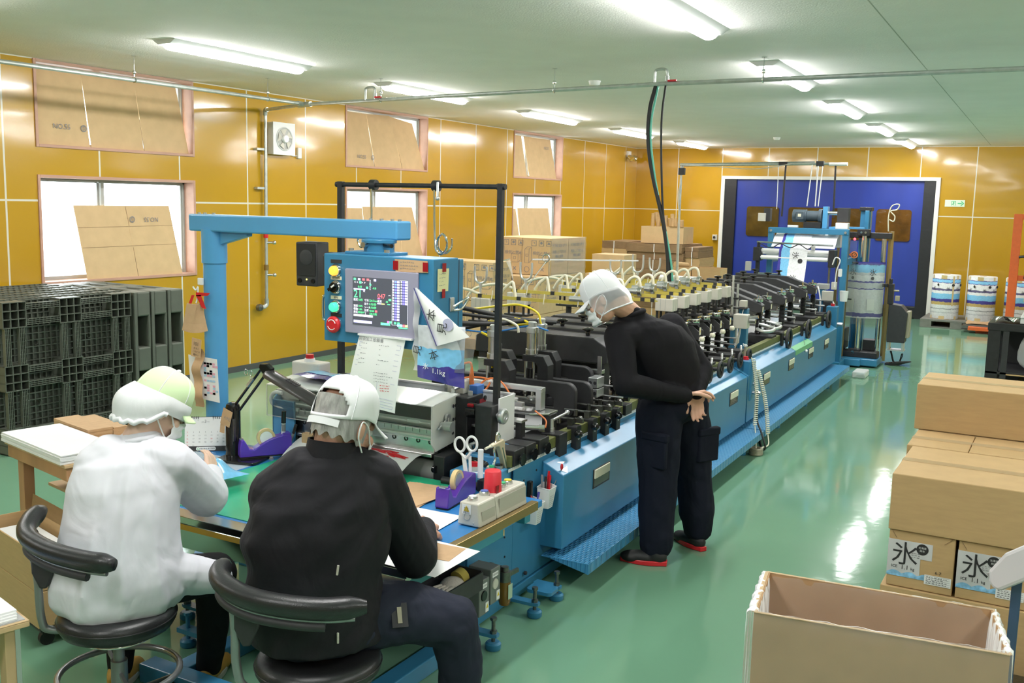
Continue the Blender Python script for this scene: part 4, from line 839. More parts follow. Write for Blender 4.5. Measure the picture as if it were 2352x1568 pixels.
part('air_coupling', MB().cyl((.012, 7.66, .42), (.05, 7.66, .42), .014, 12).cyl((.05, 7.66, .42), (.075, 7.66, .415), .019, 12), K['steel'], t)
def coil(p, q, r, turns, sag=0, rr=.0045):
 p, q = Vec(p), Vec(q); d = (q-p).normalized(); a = d.orthogonal().normalized(); b_ = d.cross(a); out = []; n = turns*8
 for i in range(n+1):
  k = i/n; a_ = 2*PI*turns*k; c = p.lerp(q, k)+Vec((sag*math.sin(PI*k), 0, 0)); out.append(c+(a*math.cos(a_)+b_*math.sin(a_))*r)
 return MB().tube(out, rr, 5)
t = thing('coil_cord', 'cream coiled air cord hanging from the blue console to the floor', 'cord', (.14, 7.36, 0), mach=True)
part('coil', coil((.01, 7.63, .70), (.10, 7.44, .21), .014, 34, .02), K['hose_white'], t, 60)
part('coil', coil((.03, 7.72, .60), (.19, 7.50, .14), .014, 34, .02), K['hose_white'], t, 60)
part('cord_tail', MB().tube(spline([(.10, 7.44, .21), (.125, 7.40, .12), (.14, 7.36, .05)]), .005, 6).tube(spline([(.19, 7.50, .14), (.21, 7.45, .07), (.17, 7.40, .05)]), .005, 6), K['hose_white'], t)
s = MB()
for k in range(4): s.tube([(.14+.045*math.cos(a_*PI/10), 7.36+.045*math.sin(a_*PI/10), .012+.012*k) for a_ in range(20)], .010, 6, closed=True)
part('floor_coil', s, K['khaki'], t, 60)
t = thing('spray_gun', 'small air gun standing on the blue console beside the coil cord', 'air gun', (-.09, 7.72, .675), mach=True)
part('gun_handle', MB().prism([(-.012, 0), (.012, 0), (.004, .10), (-.02, .10)], fr((-.09, 7.73, .675), (0, 1, 0), (0, 0, 1)), .018), K['khaki'], t, 0, .004)
part('gun_body', MB().cyl((-.081, 7.70, .785), (-.081, 7.75, .775), .012, 10).cyl((-.081, 7.66, .80), (-.081, 7.70, .785), .005, 8), K['white_plastic'], t)
cable('black power cable trailing over the step under the coil cord', [(.06, 7.62, .45), (.10, 7.50, .25), (.155, 7.43, .165), (.20, 7.40, .06), (.14, 7.55, .008), (.0, 8.0, .008)], .007, K['black_rubber'], 'cable', 'cable')
t = thing('hanging_tag', 'white plastic tag on a cord hanging over the farther cover panel', 'tag', (.004, 9.62, .50), mach=True)
part('tag_cord', MB().cyl((-.02, 9.62, .63), (.004, 9.62, .53), .003, 6), K['steel'], t); part('tag_ball', MB().ball((.012, 9.62, .515), .014, 10, 8), K['white_plastic'], t, 60)
# ================================================================ printed film (ice graphics), unwinder and vertical film tower
def film_print(name, mix=.72):
 """film banded along local z: white label field, blue ice, violet strip (pattern repeats every .46 m)"""
 m = bpy.data.materials.new(name); m.use_nodes = True; nt, N, L, b = nodes(m)
 tc = N.new('ShaderNodeTexCoord'); sp = N.new('ShaderNodeSeparateXYZ'); L.new(tc.outputs['Object'], sp.inputs[0])
 no = N.new('ShaderNodeTexNoise'); no.inputs['Scale'].default_value = 22; no.inputs['Detail'].default_value = 3; L.new(tc.outputs['Object'], no.inputs[0])
 return m, N, L, b, sp, no
def band_mat(name, axis, stops, alpha=1.0, rough=.25):
 """colours change along an object axis at given coordinates; the edges are ragged like ice"""
 m, N, L, b, sp, no = film_print(name)
 ad = N.new('ShaderNodeMath'); ad.operation = 'MULTIPLY_ADD'; L.new(no.outputs[0], ad.inputs[0]); ad.inputs[1].default_value = .03; L.new(sp.outputs[axis], ad.inputs[2])
 lo, hi = stops[0][0], stops[-1][0]+.05
 mr = N.new('ShaderNodeMapRange'); mr.inputs[1].default_value = lo; mr.inputs[2].default_value = hi; L.new(ad.outputs[0], mr.inputs[0])
 cr = N.new('ShaderNodeValToRGB'); cr.color_ramp.interpolation = 'CONSTANT'; L.new(mr.outputs[0], cr.inputs[0]); e = cr.color_ramp.elements
 while len(e) > 1: e.remove(e[-1])
 for k, (p, c) in enumerate(stops):
  q = e[0] if k == 0 else e.new((p-lo)/(hi-lo)); q.position = (p-lo)/(hi-lo); q.color = (*c, 1)
 n2 = N.new('ShaderNodeTexVoronoi'); n2.inputs['Scale'].default_value = 45; L.new(no.outputs[1] if 0 else sp.inputs[0].links[0].from_socket, n2.inputs[0])
 r2 = N.new('ShaderNodeMapRange'); r2.inputs[3].default_value = .85; r2.inputs[4].default_value = 1.3; L.new(n2.outputs['Distance'], r2.inputs[0])
 mu = N.new('ShaderNodeMix'); mu.data_type = 'RGBA'; mu.blend_type = 'MULTIPLY'; mu.inputs[0].default_value = .5; L.new(cr.outputs[0], mu.inputs[6]); L.new(r2.outputs[0], mu.inputs[7])
 L.new(mu.outputs[2], b.inputs['Base Color']); b.inputs['Roughness'].default_value = rough; b.inputs['Alpha'].default_value = alpha; return m
WH, IC, VI, GY = (.78, .79, .82), (.22, .55, .85), (.06, .05, .30), (.60, .62, .66)
def kanji(mb, o, x, y, s=.06, t='氷'): mb.text(t, o, x, y, s)
t = thing('film_unwinder', 'blue film unwinding stand with white rollers and motor at the machine\'s far end', 'machine', (-.53, 12.0, 0), mach=True)
s = MB().box(-.995, -.93, 11.96, 12.04, 0, 1.575).box(-.135, -.065, 11.96, 12.04, 0, 1.575).box(-.995, -.065, 11.955, 12.045, 1.572, 1.638)
s.box(-.995, -.93, 12.9, 12.98, 0, 1.3).box(-.135, -.065, 12.9, 12.98, 0, 1.3).box(-.98, -.93, 12.0, 12.95, 1.22, 1.30).box(-.12, -.07, 12.0, 12.95, 1.22, 1.30).box(-1.0, -.06, 11.9, 13.0, 0, .09)
part('frame', s, K['blue_paint'], t, 0, .006)
part('frame_bolts', MB().lathe([(.016, 0), (.016, .012), (0, .012)], 6, (-.96, 11.955, 1.60), (0, -1, 0)).lathe([(.016, 0), (.016, .012), (0, .012)], 6, (-.10, 11.955, 1.60), (0, -1, 0)), K['steel'], t)
for (z, u, a, b_) in ((1.365, 11.82, -1.02, -.23), (1.325, 11.90, -.98, -.22), (1.285, 11.80, -1.02, -.25)):
 part('roller', MB().cyl((a, u, z), (b_, u, z), .026, 18).cyl((a-.05, u, z), (b_+.05, u, z), .012, 10), K['white_gloss'], t)
s = MB().box(-1.11, -1.03, 11.76, 11.94, 1.24, 1.40).box(-.24, -.17, 11.76, 11.94, 1.20, 1.40).box(-1.09, -1.05, 11.82, 11.88, 1.0, 1.26).cyl((-1.07, 11.85, 1.40), (-1.07, 11.85, 1.46), .02, 10)
part('roller_bracket', s, K['black_iron'], t, 0, .004)
part('wide_roll', MB().cyl((-.92, 12.25, 1.50), (-.19, 12.25, 1.50), .085, 32), K['film_milky'], t, 60)
M = band_mat('unwind_film', 0, [(-.285, VI), (-.235, IC), (-.14, WH), (.06, WH)])
def wf(u_, v_):                       # film from the roll over the rollers and down
 pts = [(12.20, 1.585), (12.0, 1.56), (11.88, 1.45), (11.793, 1.385), (11.774, 1.28), (11.72, 1.12), (11.62, .90), (11.5, .75)]
 k = v_*(len(pts)-1); i = min(int(k), len(pts)-2); f = k-i
 return (-.81+u_*.33, pts[i][0]*(1-f)+pts[i+1][0]*f, pts[i][1]*(1-f)+pts[i+1][1]*f)
part('film_web', MB().grid(wf, 14, 29), M, t, 60)
def wf2(u_, v_):
 p = wf(.1, v_); return (-.92+u_*.73, p[1]+.006, p[2]-.004) if v_ < .36 else (-.92+u_*.73, wf(.1, .36)[1]+.006, wf(.1, .36)[2]-.004)
part('clear_web', MB().grid(wf2, 4, 12), K['film_milky'], t, 60)
s = MB()
for (z, y) in ((1.325, 11.772), (1.06, 11.688)): s.text('氷', (-.615, y-.012, z), (0, 0, -1), (1, 0, 0), .085); s.lathe([(.028, 0), (0, 0)], 18, (-.555, y-.012, z-.065), (0, -1, .2))
part('film_print', s, K['ink'], t, 0)
s = MB().cyl((-.74, 12.1, 1.78), (-.58, 12.1, 1.78), .075, 24).cyl((-.58, 12.1, 1.78), (-.44, 12.1, 1.78), .062, 24).cyl((-.44, 12.1, 1.78), (-.40, 12.1, 1.78), .085, 24).box(-.69, -.60, 12.0, 12.05, 1.74, 1.83)
mt = part('motor', s, mat('motor_grey', (.07, .095, .12), .4), t, 40, .004); part('motor_label', MB().box(-.665, -.628, 11.997, 12.0, 1.77, 1.805), K['ivory'], mt, 0)
part('motor_mount', MB().box(-.60, -.40, 12.02, 12.18, 1.638, 1.71), K['black_iron'], t, 0, .004)
part('motor_column', MB().box(-.39, -.335, 12.05, 12.17, 1.638, 1.895), K['blue_light'], t, 0, .004)
part('gear_box', MB().box(-.225, -.095, 12.05, 12.17, 1.72, 1.885).box(-1.17, -1.09, 12.4, 12.5, 1.70, 1.86), K['black_plate'], t, 0, .004)
part('gear_shaft', MB().cyl((-.335, 12.1, 1.82), (-.225, 12.1, 1.82), .022, 14), K['steel'], t)
part('encoder_box', MB().box(-.225, -.085, 11.98, 12.1, 1.640, 1.712).box(-.78, -.66, 12.0, 12.06, 1.64, 1.67), K['white_plastic'], t, 0, .006)
part('encoder_label', MB().box(-1.23, -1.14, 12.36, 12.4, 1.70, 1.80), K['beige'], t, 0, .004)
s = MB().tube(spline([(-1.08, 11.8, 1.47), (-1.0, 11.78, 1.43), (-.9, 11.78, 1.40), (-.8, 11.78, 1.45), (-.68, 11.78, 1.41), (-.58, 11.78, 1.45), (-.48, 11.78, 1.40), (-.42, 11.78, 1.45)]), .006, 6); part('sensor_cable', s, K['ink'], t, 60)
part('sensor_bar', MB().cyl((-1.08, 11.8, 1.462), (-.2, 11.8, 1.45), .010, 8).cyl((-1.02, 11.7, 1.10), (-.75, 11.7, 1.10), .009, 8), K['steel'], t)
part('sensor_head', MB().box(-.44, -.40, 11.77, 11.81, 1.395, 1.44).box(-1.18, -1.12, 11.7, 11.76, 1.12, 1.23), K['grey_paint'], t, 0, .003)
s = MB().cyl((-.225, 11.80, 1.30), (-.225, 11.80, .98), .012, 10); part('guide_rod', s, K['dark_steel'], t)
for (v, z) in ((-.62, 1.005), (-.35, 1.0)): part('red_light', MB().ball((v, 11.6, z), .010, 10, 6), mat('red_led%d' % int(-v*100), (1, .05, .05), .4, emit=4), t)
part('control_box', MB().box(-.175, -.12, 11.70, 11.76, .955, 1.04), K['beige'], t, 0, .004)
t = thing('far_post', 'blue post with a beige box, clamps and cables at the far end of the machine', 'post', (-.22, 11.5, .6), mach=True)
part('post', MB().box(-.26, -.20, 11.50, 11.56, .60, .97), K['blue_paint'], t, 0, .004)
part('post_box', MB().box(-.225, -.105, 11.44, 11.50, .845, .955), K['beige'], t, 0, .005)
part('post_plate', MB().box(-.30, -.17, 11.48, 11.6, .97, 1.03), K['alu'], t, 0, .004)
s = MB().box(-.20, -.12, 11.42, 11.48, .70, .84).box(-.10, -.06, 11.44, 11.5, .72, .80); part('clamp', s, K['black_iron'], t, 0, .006)
part('hanging_cable', MB().tube(spline([(-.10, 11.46, .84), (-.06, 11.44, .76), (-.04, 11.42, .64), (-.06, 11.42, .58), (-.10, 11.43, .66), (-.12, 11.45, .78)]), .008, 6), K['white_plastic'], t)
part('grey_cable', MB().tube(spline([(-.10, 11.5, 1.0), (-.09, 11.5, 1.18), (-.06, 11.5, 1.30), (-.11, 11.5, 1.33), (-.14, 11.5, 1.25)]), .007, 6).tube(spline([(-.28, 11.48, 1.0), (-.25, 11.45, .92), (-.23, 11.44, .80), (-.235, 11.44, .66)]), .009, 6), K['white_plastic'], t)
part('tag', MB().prism(rrect(-.02, .02, 0, .09, .012), fr((-.045, 11.48, 1.12), (1, 0, 0), (0, 0, 1)), .012), K['white_gloss'], t, 0)
t = thing('button_console', 'blue push-button console with a red button at the far end of the cover panels', 'console', (-.06, 11.36, .5), mach=True)
part('console_body', MB().box(-.14, -.02, 11.30, 11.42, .56, .80), K['blue_paint'], t, 0, .008)
part('stop_button', MB().cyl((-.08, 11.36, .80), (-.08, 11.36, .825), .022, 14), K['red'], t)
part('air_coupling', MB().cyl((-.02, 11.36, .60), (.04, 11.36, .60), .022, 14), K['steel'], t)
t = thing('tool_cup', 'white plastic cup hung on the far blue post', 'cup', (-.04, 11.75, .82), mach=True)
part('cup', MB().lathe([(0, 0), (.04, 0), (.05, .12), (.046, .12), (.036, .01), (0, .01)], 18, (-.045, 11.80, .82)), K['white_gloss'], t)
t = thing('film_tower', 'tall film folding tower with bright vertical rollers wrapped in printed film', 'machine', (.05, 12.6, 0), mach=True)
s = MB().box(-.30, .30, 12.3, 12.95, .02, .10).box(-.22, .12, 12.22, 12.32, .02, .10); part('tower_base', s, K['blue_paint'], t, 0, .008)
s = MB().box(-.06, .06, 12.66, 12.78, .1, 1.86).box(.0, .05, 12.60, 12.66, .1, 1.86); part('tower_post', s, K['blue_paint'], t, 0, .005)
part('post_cap', MB().box(-.07, .07, 12.62, 12.80, 1.855, 1.90), K['black_iron'], t, 0, .004)
part('cross_arm', MB().box(-.28, .02, 12.52, 12.57, 1.635, 1.662).box(-.30, -.22, 12.0, 12.57, 1.635, 1.662), K['blue_light'], t, 0, .003)
part('tower_roller', MB().cyl((.03, 12.50, .13), (.03, 12.50, 1.56), .030, 20), K['chrome'], t)
part('tower_roller', MB().cyl((.24, 12.62, .13), (.24, 12.62, 1.53), .028, 20), K['chrome'], t)
part('tower_roller', MB().cyl((-.19, 12.70, .13), (-.19, 12.70, 1.53), .026, 20), K['steel'], t)
s = MB()
for v, u in ((.335, 12.6), (.29, 12.72)): s.box(v-.014, v+.014, u-.014, u+.014, .06, 1.62)
part('side_bar', s, K['brass'], t, 0)
part('side_bar', MB().box(-.265, -.235, 12.40, 12.43, .08, 1.56).cyl((-.12, 12.40, .10), (-.12, 12.40, 1.24), .010, 8), K['brass'], t, 0)
s = MB().box(-.30, .28, 12.40, 12.62, .10, .17).box(-.06, .08, 12.42, 12.50, .10, .20).box(-.28, -.12, 12.5, 12.8, .17, .42).box(.08, .22, 12.6, 12.75, .17, .30).box(-.24, .33, 12.55, 12.62, 1.53, 1.60).box(-.05, .09, 12.44, 12.56, 1.56, 1.64); part('bearing_carrier', s, K['black_iron'], t, 0, .006)
part('carrier_screws', MB().cyl((-.0, 12.44, 1.60), (-.0, 12.425, 1.60), .014, 10).cyl((.05, 12.44, 1.60), (.05, 12.425, 1.60), .014, 10).cyl((.0, 12.42, .16), (.0, 12.40, .16), .02, 10), K['chrome'], t)
M = band_mat('tower_film', 2, [(-.2, WH), (.60, VI), (.645, WH), (.93, VI), (.945, GY), (1.015, VI), (1.03, WH), (1.10, GY), (1.135, IC), (1.225, VI)], .93)
fp = [(-.24, 12.66), (-.16, 12.55), (.02, 12.462), (.05, 12.463), (.26, 12.588), (.275, 12.63)]
def tw(u_, v_):
 k = u_*(len(fp)-1); i = min(int(k), len(fp)-2); f = k-i
 return (fp[i][0]*(1-f)+fp[i+1][0]*f, fp[i][1]*(1-f)+fp[i+1][1]*f, .57+v_*.85*0.8+0)
part('wrapped_film', MB().grid(tw, 16, 30), M, t, 60)
s = MB()
for (v, u, dx) in ((-.07, 12.495, (1, -.48, 0)), (.155, 12.518, (1, .60, 0))):
 s.text('氷', (v, u-.01, 1.12), dx, (0, 0, 1), .09); s.lathe([(.02, 0), (0, 0)], 16, (v+.0, u-.012, 1.055), (dx[1], -dx[0], 0)); s.text('ICE 1.1kg', (v, u-.01, 1.215), dx, (0, 0, 1), .022)
part('film_print', s, K['ink'], t, 0)
s = MB()
for (v, u, dx) in ((-.07, 12.495, (1, -.48, 0)), (.155, 12.518, (1, .60, 0))):
 M2 = fr((v-.045, u-.004+(.045*.48 if dx[1] < 0 else -.045*.6), .665), dx, (0, 0, 1)); s.prism([(0, 0), (.09, 0), (.09, .14), (0, .14)], M2, .003)
lb = part('film_label', s, K['paper'], t, 0)
part('clear_guard', MB().box(-.26, .30, 12.405, 12.408, .50, 1.24).box(-.13, -.03, 12.36, 12.364, .3, 1.50), K['acrylic'], t, 0)
part('warning_disc', MB().lathe([(0, 0), (.042, 0), (.042, .01), (0, .01)], 24, (-.05, 12.36, 1.335), (0, -1, 0)).add([(-.085, 12.35, 1.36), (-.085, 12.35, 1.31), (-.115, 12.35, 1.335)], [(0, 1, 2)]), K['orange_cord'], t)
part('disc_mark', MB().tube([(-.05+.026*math.cos(a_*PI/10), 12.349, 1.335+.026*math.sin(a_*PI/10)) for a_ in range(20)], .004, 5, closed=True).bar((-.066, 12.349, 1.320), (-.034, 12.349, 1.350), .010, .003), K['ink'], t)
s = MB().cyl((-.08, 12.38, 1.24), (-.155, 12.38, 1.24), .007, 8).cyl((-.155, 12.38, 1.24), (-.16, 12.38, 1.12), .008, 8).cyl((-.08, 12.38, 1.24), (.0, 12.38, 1.238), .010, 8).cyl((-.15, 12.38, .80), (-.05, 12.38, .80), .009, 8); part('crank_handle', s, K['black_gloss'], t)
part('red_light', MB().ball((-.06, 12.37, 1.52), .016, 10, 8), mat('red_led', (1, .04, .06), .4, emit=3), t)
s = MB().prism([(.36, .30), (.56, .30), (.575, .66), (.50, .745), (.36, .76)], fr((0, 12.75, 0), (1, 0, 0), (0, 0, 1)), .22); part('drive_cabinet', s, K['black_plate'], t, 0, .006)
part('drive_side', MB().box(.56, .60, 12.56, 12.74, .36, .68), K['khaki'], t, 0, .006)
part('cabinet_legs', MB().box(.37, .39, 12.56, 12.72, .20, .30).box(.53, .55, 12.56, 12.72, .20, .30).box(.36, .56, 12.56, 12.72, .195, .21), K['alu'], t, 0)
s = MB().box(.34, .40, 12.52, 12.6, .76, 1.0).cyl((.36, 12.55, 1.0), (.36, 12.55, 1.06), .02, 10).box(.27, .33, 12.5, 12.56, .96, 1.0); part('tension_arm', s, K['black_iron'], t, 0, .004)
part('tension_fitting', MB().box(.42, .47, 12.53, 12.58, .80, .86).cyl((.38, 12.55, .92), (.46, 12.55, .92), .012, 8), K['khaki'], t, 0, .003)
part('loop_wire', MB().tube(spline([(.28, 12.6, 1.62), (.27, 12.6, 1.80), (.30, 12.6, 1.92), (.38, 12.6, 1.94), (.36, 12.6, 1.88), (.29, 12.6, 1.86), (.34, 12.6, 1.80), (.33, 12.6, 1.74), (.28, 12.6, 1.76)]), .007, 6), K['hose_white'], t, 60)
t = thing('cable_pile', 'small tangle of black cable on the floor beside the film tower', 'cable', (.50, 12.75, 0), mach=True)
s = MB()
random.seed(3)
for k in range(5): s.tube(spline([(.42+.03*k+.08*math.cos(a_*.9+k), 12.75+.09*math.sin(a_*.9+k*1.3), .012+.008*k) for a_ in range(8)], 5), .008, 6)
s.tube(spline([(.36, 12.7, .28), (.40, 12.72, .16), (.43, 12.74, .05), (.46, 12.75, .02)]), .012, 6); s.tube(spline([(.50, 12.75, .03), (.53, 12.75, .12), (.52, 12.76, .14), (.50, 12.76, .05)]), .006, 6)
part('cable_loops', s, K['black_rubber'], t, 60)
# ================================================================ control cabinet on its swing arm (world frame)
t = thing('control_console', 'blue control cabinet with a screen hung from a blue swing arm and column', 'control cabinet', (-3.76, 3.62, 0))
part('column', MB().cyl((-3.76, 3.62, 0), (-3.76, 3.62, 1.70), .056, 28).cyl((-3.76, 3.62, 1.53), (-3.76, 3.62, 1.70), .063, 28).cyl((-3.76, 3.62, 0), (-3.76, 3.62, .02), .13, 28), K['blue_light'], t)
part('arm', MB().box(-3.88, -2.595, 3.565, 3.675, 1.688, 1.772), K['blue_light'], t, 0, .008)
part('arm_gusset', MB().prism([(-3.70, 1.69), (-3.52, 1.69), (-3.52, 1.672), (-3.70, 1.625)], fr((0, 3.64, 0), (1, 0, 0), (0, 0, 1)), .04), K['blue_light'], t, 0, .003)
s = MB()
for x in (-3.84, -3.80, -3.74, -2.78, -2.72, -2.66, -2.62): s.lathe([(.009, 0), (.009, .008), (0, .008)], 6, (x, 3.60+(x > -3)*.02, 1.772))
part('arm_bolts', s, K['steel'], t)
part('swivel', MB().cyl((-2.68, 3.55, 1.632), (-2.68, 3.55, 1.692), .068, 28).cyl((-2.68, 3.55, 1.675), (-2.68, 3.55, 1.69), .078, 28).box(-2.80, -2.56, 3.46, 3.60, 1.626, 1.638), K['blue_paint'], t, 40, .002)
part('swivel_bolt', MB().cyl((-2.70, 3.485, 1.668), (-2.70, 3.46, 1.668), .013, 8).lathe([(.012, 0), (.012, .012), (0, .012)], 6, (-2.78, 3.48, 1.638)).lathe([(.012, 0), (.012, .012), (0, .012)], 6, (-2.585, 3.48, 1.638)), K['steel'], t)
part('swivel_pin', MB().cyl((-2.62, 3.51, 1.668), (-2.56, 3.48, 1.668), .009, 10), K['black_gloss'], t)
part('cabinet_body', MB().box(-2.876, -2.295, 3.41, 3.60, 1.240, 1.626).box(-2.868, -2.303, 3.60, 3.655, 1.248, 1.618), K['blue_paint'], t, 0, .004)
bz = part('screen_bezel', MB().prism(rrect(-2.747, -2.364, 1.288, 1.567, .006, 3), fr((0, 3.4095, 0), (1, 0, 0), (0, 0, 1)), .014), mat('bezel', (.32, .31, .42), .4), t, 0, .003)
Y0 = 3.3945
scr = part('display', MB().box(-2.704, -2.412, Y0, Y0+.002, 1.326, 1.534), mat('screen_dark', (.055, .06, .075), .15, emit=.6), bz, 0)
def px(x, y): return -2.704+.292*x, 1.534-.208*y      # position on the display, 0..1 from the upper left
C_ = {'g': (.10, .85, .28), 'r': (.9, .12, .14), 'w': (.75, .75, .85), 'b': (.18, .16, .75), 'l': (.48, .45, .85), 'c': (.25, .6, .95), 'y': (.85, .85, .2), 'm': (.6, .15, .6)}
lay = {k: MB() for k in C_}
def R4(k, x, y, w_, h, d=0):
 a, b_ = px(x, y); c_, e = px(x+w_, y+h); q = Y0-.0006-d; lay[k].quad((a, q, e), (c_, q, e), (c_, q, b_), (a, q, b_))
def T4(k, x, y, tx, s_, al='LEFT'):
 a, b_ = px(x, y); lay[k].text(tx, (a, Y0-.0012, b_), (1, 0, 0), (0, 0, 1), s_, al)
for k, x in (('g', .02), ('l', .10), ('r', .18), ('r', .26), ('l', .39)): R4(k, x, .025, .045, .045)
for i in range(5): T4('w' if i != 2 else 'g', .03+.045*i, .115, '<<●>>'[i], .016)
for i, ch in enumerate('∧∧●∨∨'): T4('w' if i != 2 else 'g', .31, .06+.045*i, ch, .013)
T4('g', .10, .205, '0.03', .013); T4('g', .37, .215, '-0.8', .013); R4('l', .02, .24, .215, .03); R4('g', .25, .19, .04, .045)
T4('g', .02, .36, '21', .047); T4('w', .20, .29, '枚', .010); T4('r', .46, .37, '047', .028); T4('w', .66, .34, 'SPM', .006)
T4('w', .02, .475, '設定', .012); T4('g', .11, .475, '50枚', .012); T4('w', .22, .475, '寸法', .012); T4('g', .31, .475, '224.7mm', .012); T4('w', .46, .475, '設定', .012); T4('g', .61, .475, '40', .012)
T4('w', .22, .55, '送り', .012); T4('g', .31, .55, '0.521秒', .012); T4('w', .02, .605, '速度', .012); T4('g', .10, .605, '118%', .012); T4('w', .22, .62, 'シール', .011); T4('g', .31, .62, '0.750秒', .012)
T4('w', .02, .67, '稼動', .012); T4('g', .11, .67, '4.0h', .012); T4('w', .22, .685, '比率', .012); T4('g', .31, .685, '40:60', .012); R4('r', .415, .665, .04, .045); T4('w', .02, .735, '原反', .012); T4('g', .10, .735, '3038W', .012); T4('w', .23, .75, 'T', .012); T4('g', .31, .75, '13512枚', .012)
R4('m', .46, .41, .05, .018); R4('g', .66, .405, .045, .045); R4('l', .455, .51, .07, .022); R4('y', .53, .512, .06, .022); R4('g', .635, .512, .055, .02)
R4('w', .02, .775, .355, .045); R4('l', .02, .90, .34, .055); R4('c', .025, .905, .045, .045); R4('g', .52, .905, .17, .05); T4('b', .535, .93, 'BTWH', .011); R4('m', .635, .86, .04, .045); R4('g', .68, .86, .035, .045)
for k, x in (('c', .825), ('c', .875), ('r', .925), ('y', .97)): R4(k, x-.01, .905, .042, .05)
R4('g', .84, .965, .16, .025)
for i in range(15): R4('w', .735, .03+.055*i, .02, .035); R4('b', .765, .03+.055*i, .04, .04); R4('l', .81, .03+.055*i, .045, .04);
for i in range(9): R4('w', .875, .025+.055*i, .02, .035); R4('b', .905, .025+.055*i, .04, .04); R4('l', .95, .025+.055*i, .045, .04)
for i in (0, 1, 2, 4, 6, 8): R4('g', .775, .04+.055*i, .022, .015, .0003)
R4('g', .76, .87, .04, .045); R4('g', .82, .87, .04, .045)
for (x, y, w_, h) in ((.72, .012, .28, .004), (.72, .93, .28, .004), (.72, .012, .004, .92), (.996, .012, .004, .92)): R4('w', x, y, w_, h)
for k, mb in lay.items(): part('screen_marking', mb, mat('readout_'+k, C_[k], .4, emit=1.0), bz, 0)
for (z, kind, m) in ((1.553, 'pilot_lamp', mat('amber_lamp', (1, .32, .04), .25, emit=1.1)), (1.48, 'selector_switch', K['black_gloss']), (1.394, 'start_button', mat('green_lamp', (.05, .75, .30), .25, emit=.8)), (1.317, 'emergency_stop', K['red'])):
 x = -2.806; s = MB().lathe([(.030, 0), (.030, .008), (.025, .016), (.021, .016)], 24, (x, 3.41, z), (0, -1, 0)); bt = part(kind, s, K['chrome'], t)
 if kind == 'selector_switch': part('switch_knob', MB().cyl((x, 3.41, z), (x, 3.385, z), .022, 20).bar((x-.02, 3.380, z-.012), (x+.016, 3.380, z+.012), .013, .012, (0, 1, 0)), m, bt); part('pointer', MB().bar((x, 3.373, z+.002), (x+.016, 3.373, z+.012), .007, .002, (0, 1, 0)), K['white_plastic'], bt, 0)
 elif kind == 'emergency_stop': part('mushroom_head', MB().lathe([(0, 0), (.022, 0), (.026, .012), (.036, .016), (.037, .026), (.030, .034), (0, .035)], 28, (x, 3.41, z), (0, -1, 0)), m, bt); part('arrow_ring', MB().tube([(x+.022*math.cos(a_*PI/9), 3.376, z+.022*math.sin(a_*PI/9)) for a_ in range(1, 8)], .0025, 5).tube([(x+.022*math.cos(a_*PI/9), 3.376, z+.022*math.sin(a_*PI/9)) for a_ in range(10, 17)], .0025, 5), K['white_plastic'], bt)
 else: part('lens', MB().lathe([(0, 0), (.021, 0), (.021, .026), (.016, .034), (0, .036)], 24, (x, 3.41, z), (0, -1, 0)), m, bt)
 part('legend_plate', MB().box(x-.03, x+.03, 3.4075, 3.41, z+.033, z+.048), K['ink'] if kind in ('pilot_lamp', 'emergency_stop') else K['ivory'], bt, 0)
 if kind in ('selector_switch', 'start_button'): part('legend_text', MB().text('操作電源' if kind[1] == 'e' else '運 転', (x, 3.407, z+.0405), (1, 0, 0), (0, 0, 1), .011), K['ink'], bt, 0)
part('door_handle', MB().tube(spline([(-2.876, 3.46, 1.435), (-2.90, 3.45, 1.435), (-2.912, 3.445, 1.42), (-2.912, 3.445, 1.34), (-2.90, 3.45, 1.325), (-2.876, 3.46, 1.325)], 5), .0065, 8), K['chrome'], t, 60)
s = MB().box(-2.295, -2.285, 3.53, 3.56, 1.40, 1.46); la = part('latch', s, K['steel'], t, 0, .003)
part('latch_lever', MB().tube(spline([(-2.285, 3.55, 1.42), (-2.262, 3.59, 1.445), (-2.255, 3.62, 1.452), (-2.27, 3.59, 1.41), (-2.285, 3.55, 1.405)]), .006, 8), K['chrome'], la, 60)
part('door_seam', MB().box(-2.2955, -2.2945, 3.603, 3.607, 1.245, 1.62), K['ink'], t, 0)
def sheet(name, label, cat, c, m, mats=None, org=None, thick=.0012, group=None):
 """flat paper from four corners c (lower left first, anticlockwise, seen from the front)"""
 a, b_, d, e = [Vec(p) for p in c]; n = (b_-a).cross(e-a).normalized()*thick
 t_ = thing(name, label, cat, org or tuple((a+b_)/2), group)
 part('paper', MB().add([a, b_, d, e, a-n, b_-n, d-n, e-n], [(0, 1, 2, 3), (7, 6, 5, 4), (0, 4, 5, 1), (1, 5, 6, 2), (2, 6, 7, 3), (3, 7, 4, 0)]), m, t_, 0); return t_
def lines(mb, o, x, y, w_, rows, dy, h=.0015, seed=1):
 """rows of small dashes standing for handwriting"""
 r = random.Random(seed); o, x, y = Vec(o), Vec(x).normalized(), Vec(y).normalized()
 for i in range(rows):
  q = 0
  while q < w_*(.6+.4*r.random()):
   d = .004+.006*r.random(); p = o+x*q-y*(dy*i+r.random()*dy*.2); mb.quad(p, p+x*d, p+x*d+y*h*(.7+r.random()), p+y*h*(.7+r.random())); q += d+.003+.003*r.random()
 return mb
n_ = sheet('taped_note', 'brown paper note fixed with red tape above the cabinet screen', 'note', [(-2.484, 3.405, 1.567), (-2.318, 3.405, 1.569), (-2.322, 3.405, 1.618), (-2.489, 3.405, 1.619)], K['kraft'])
s = MB()
for x in (-2.484, -2.332): s.box(x-.012, x+.014, 3.4025, 3.404, 1.574, 1.612)
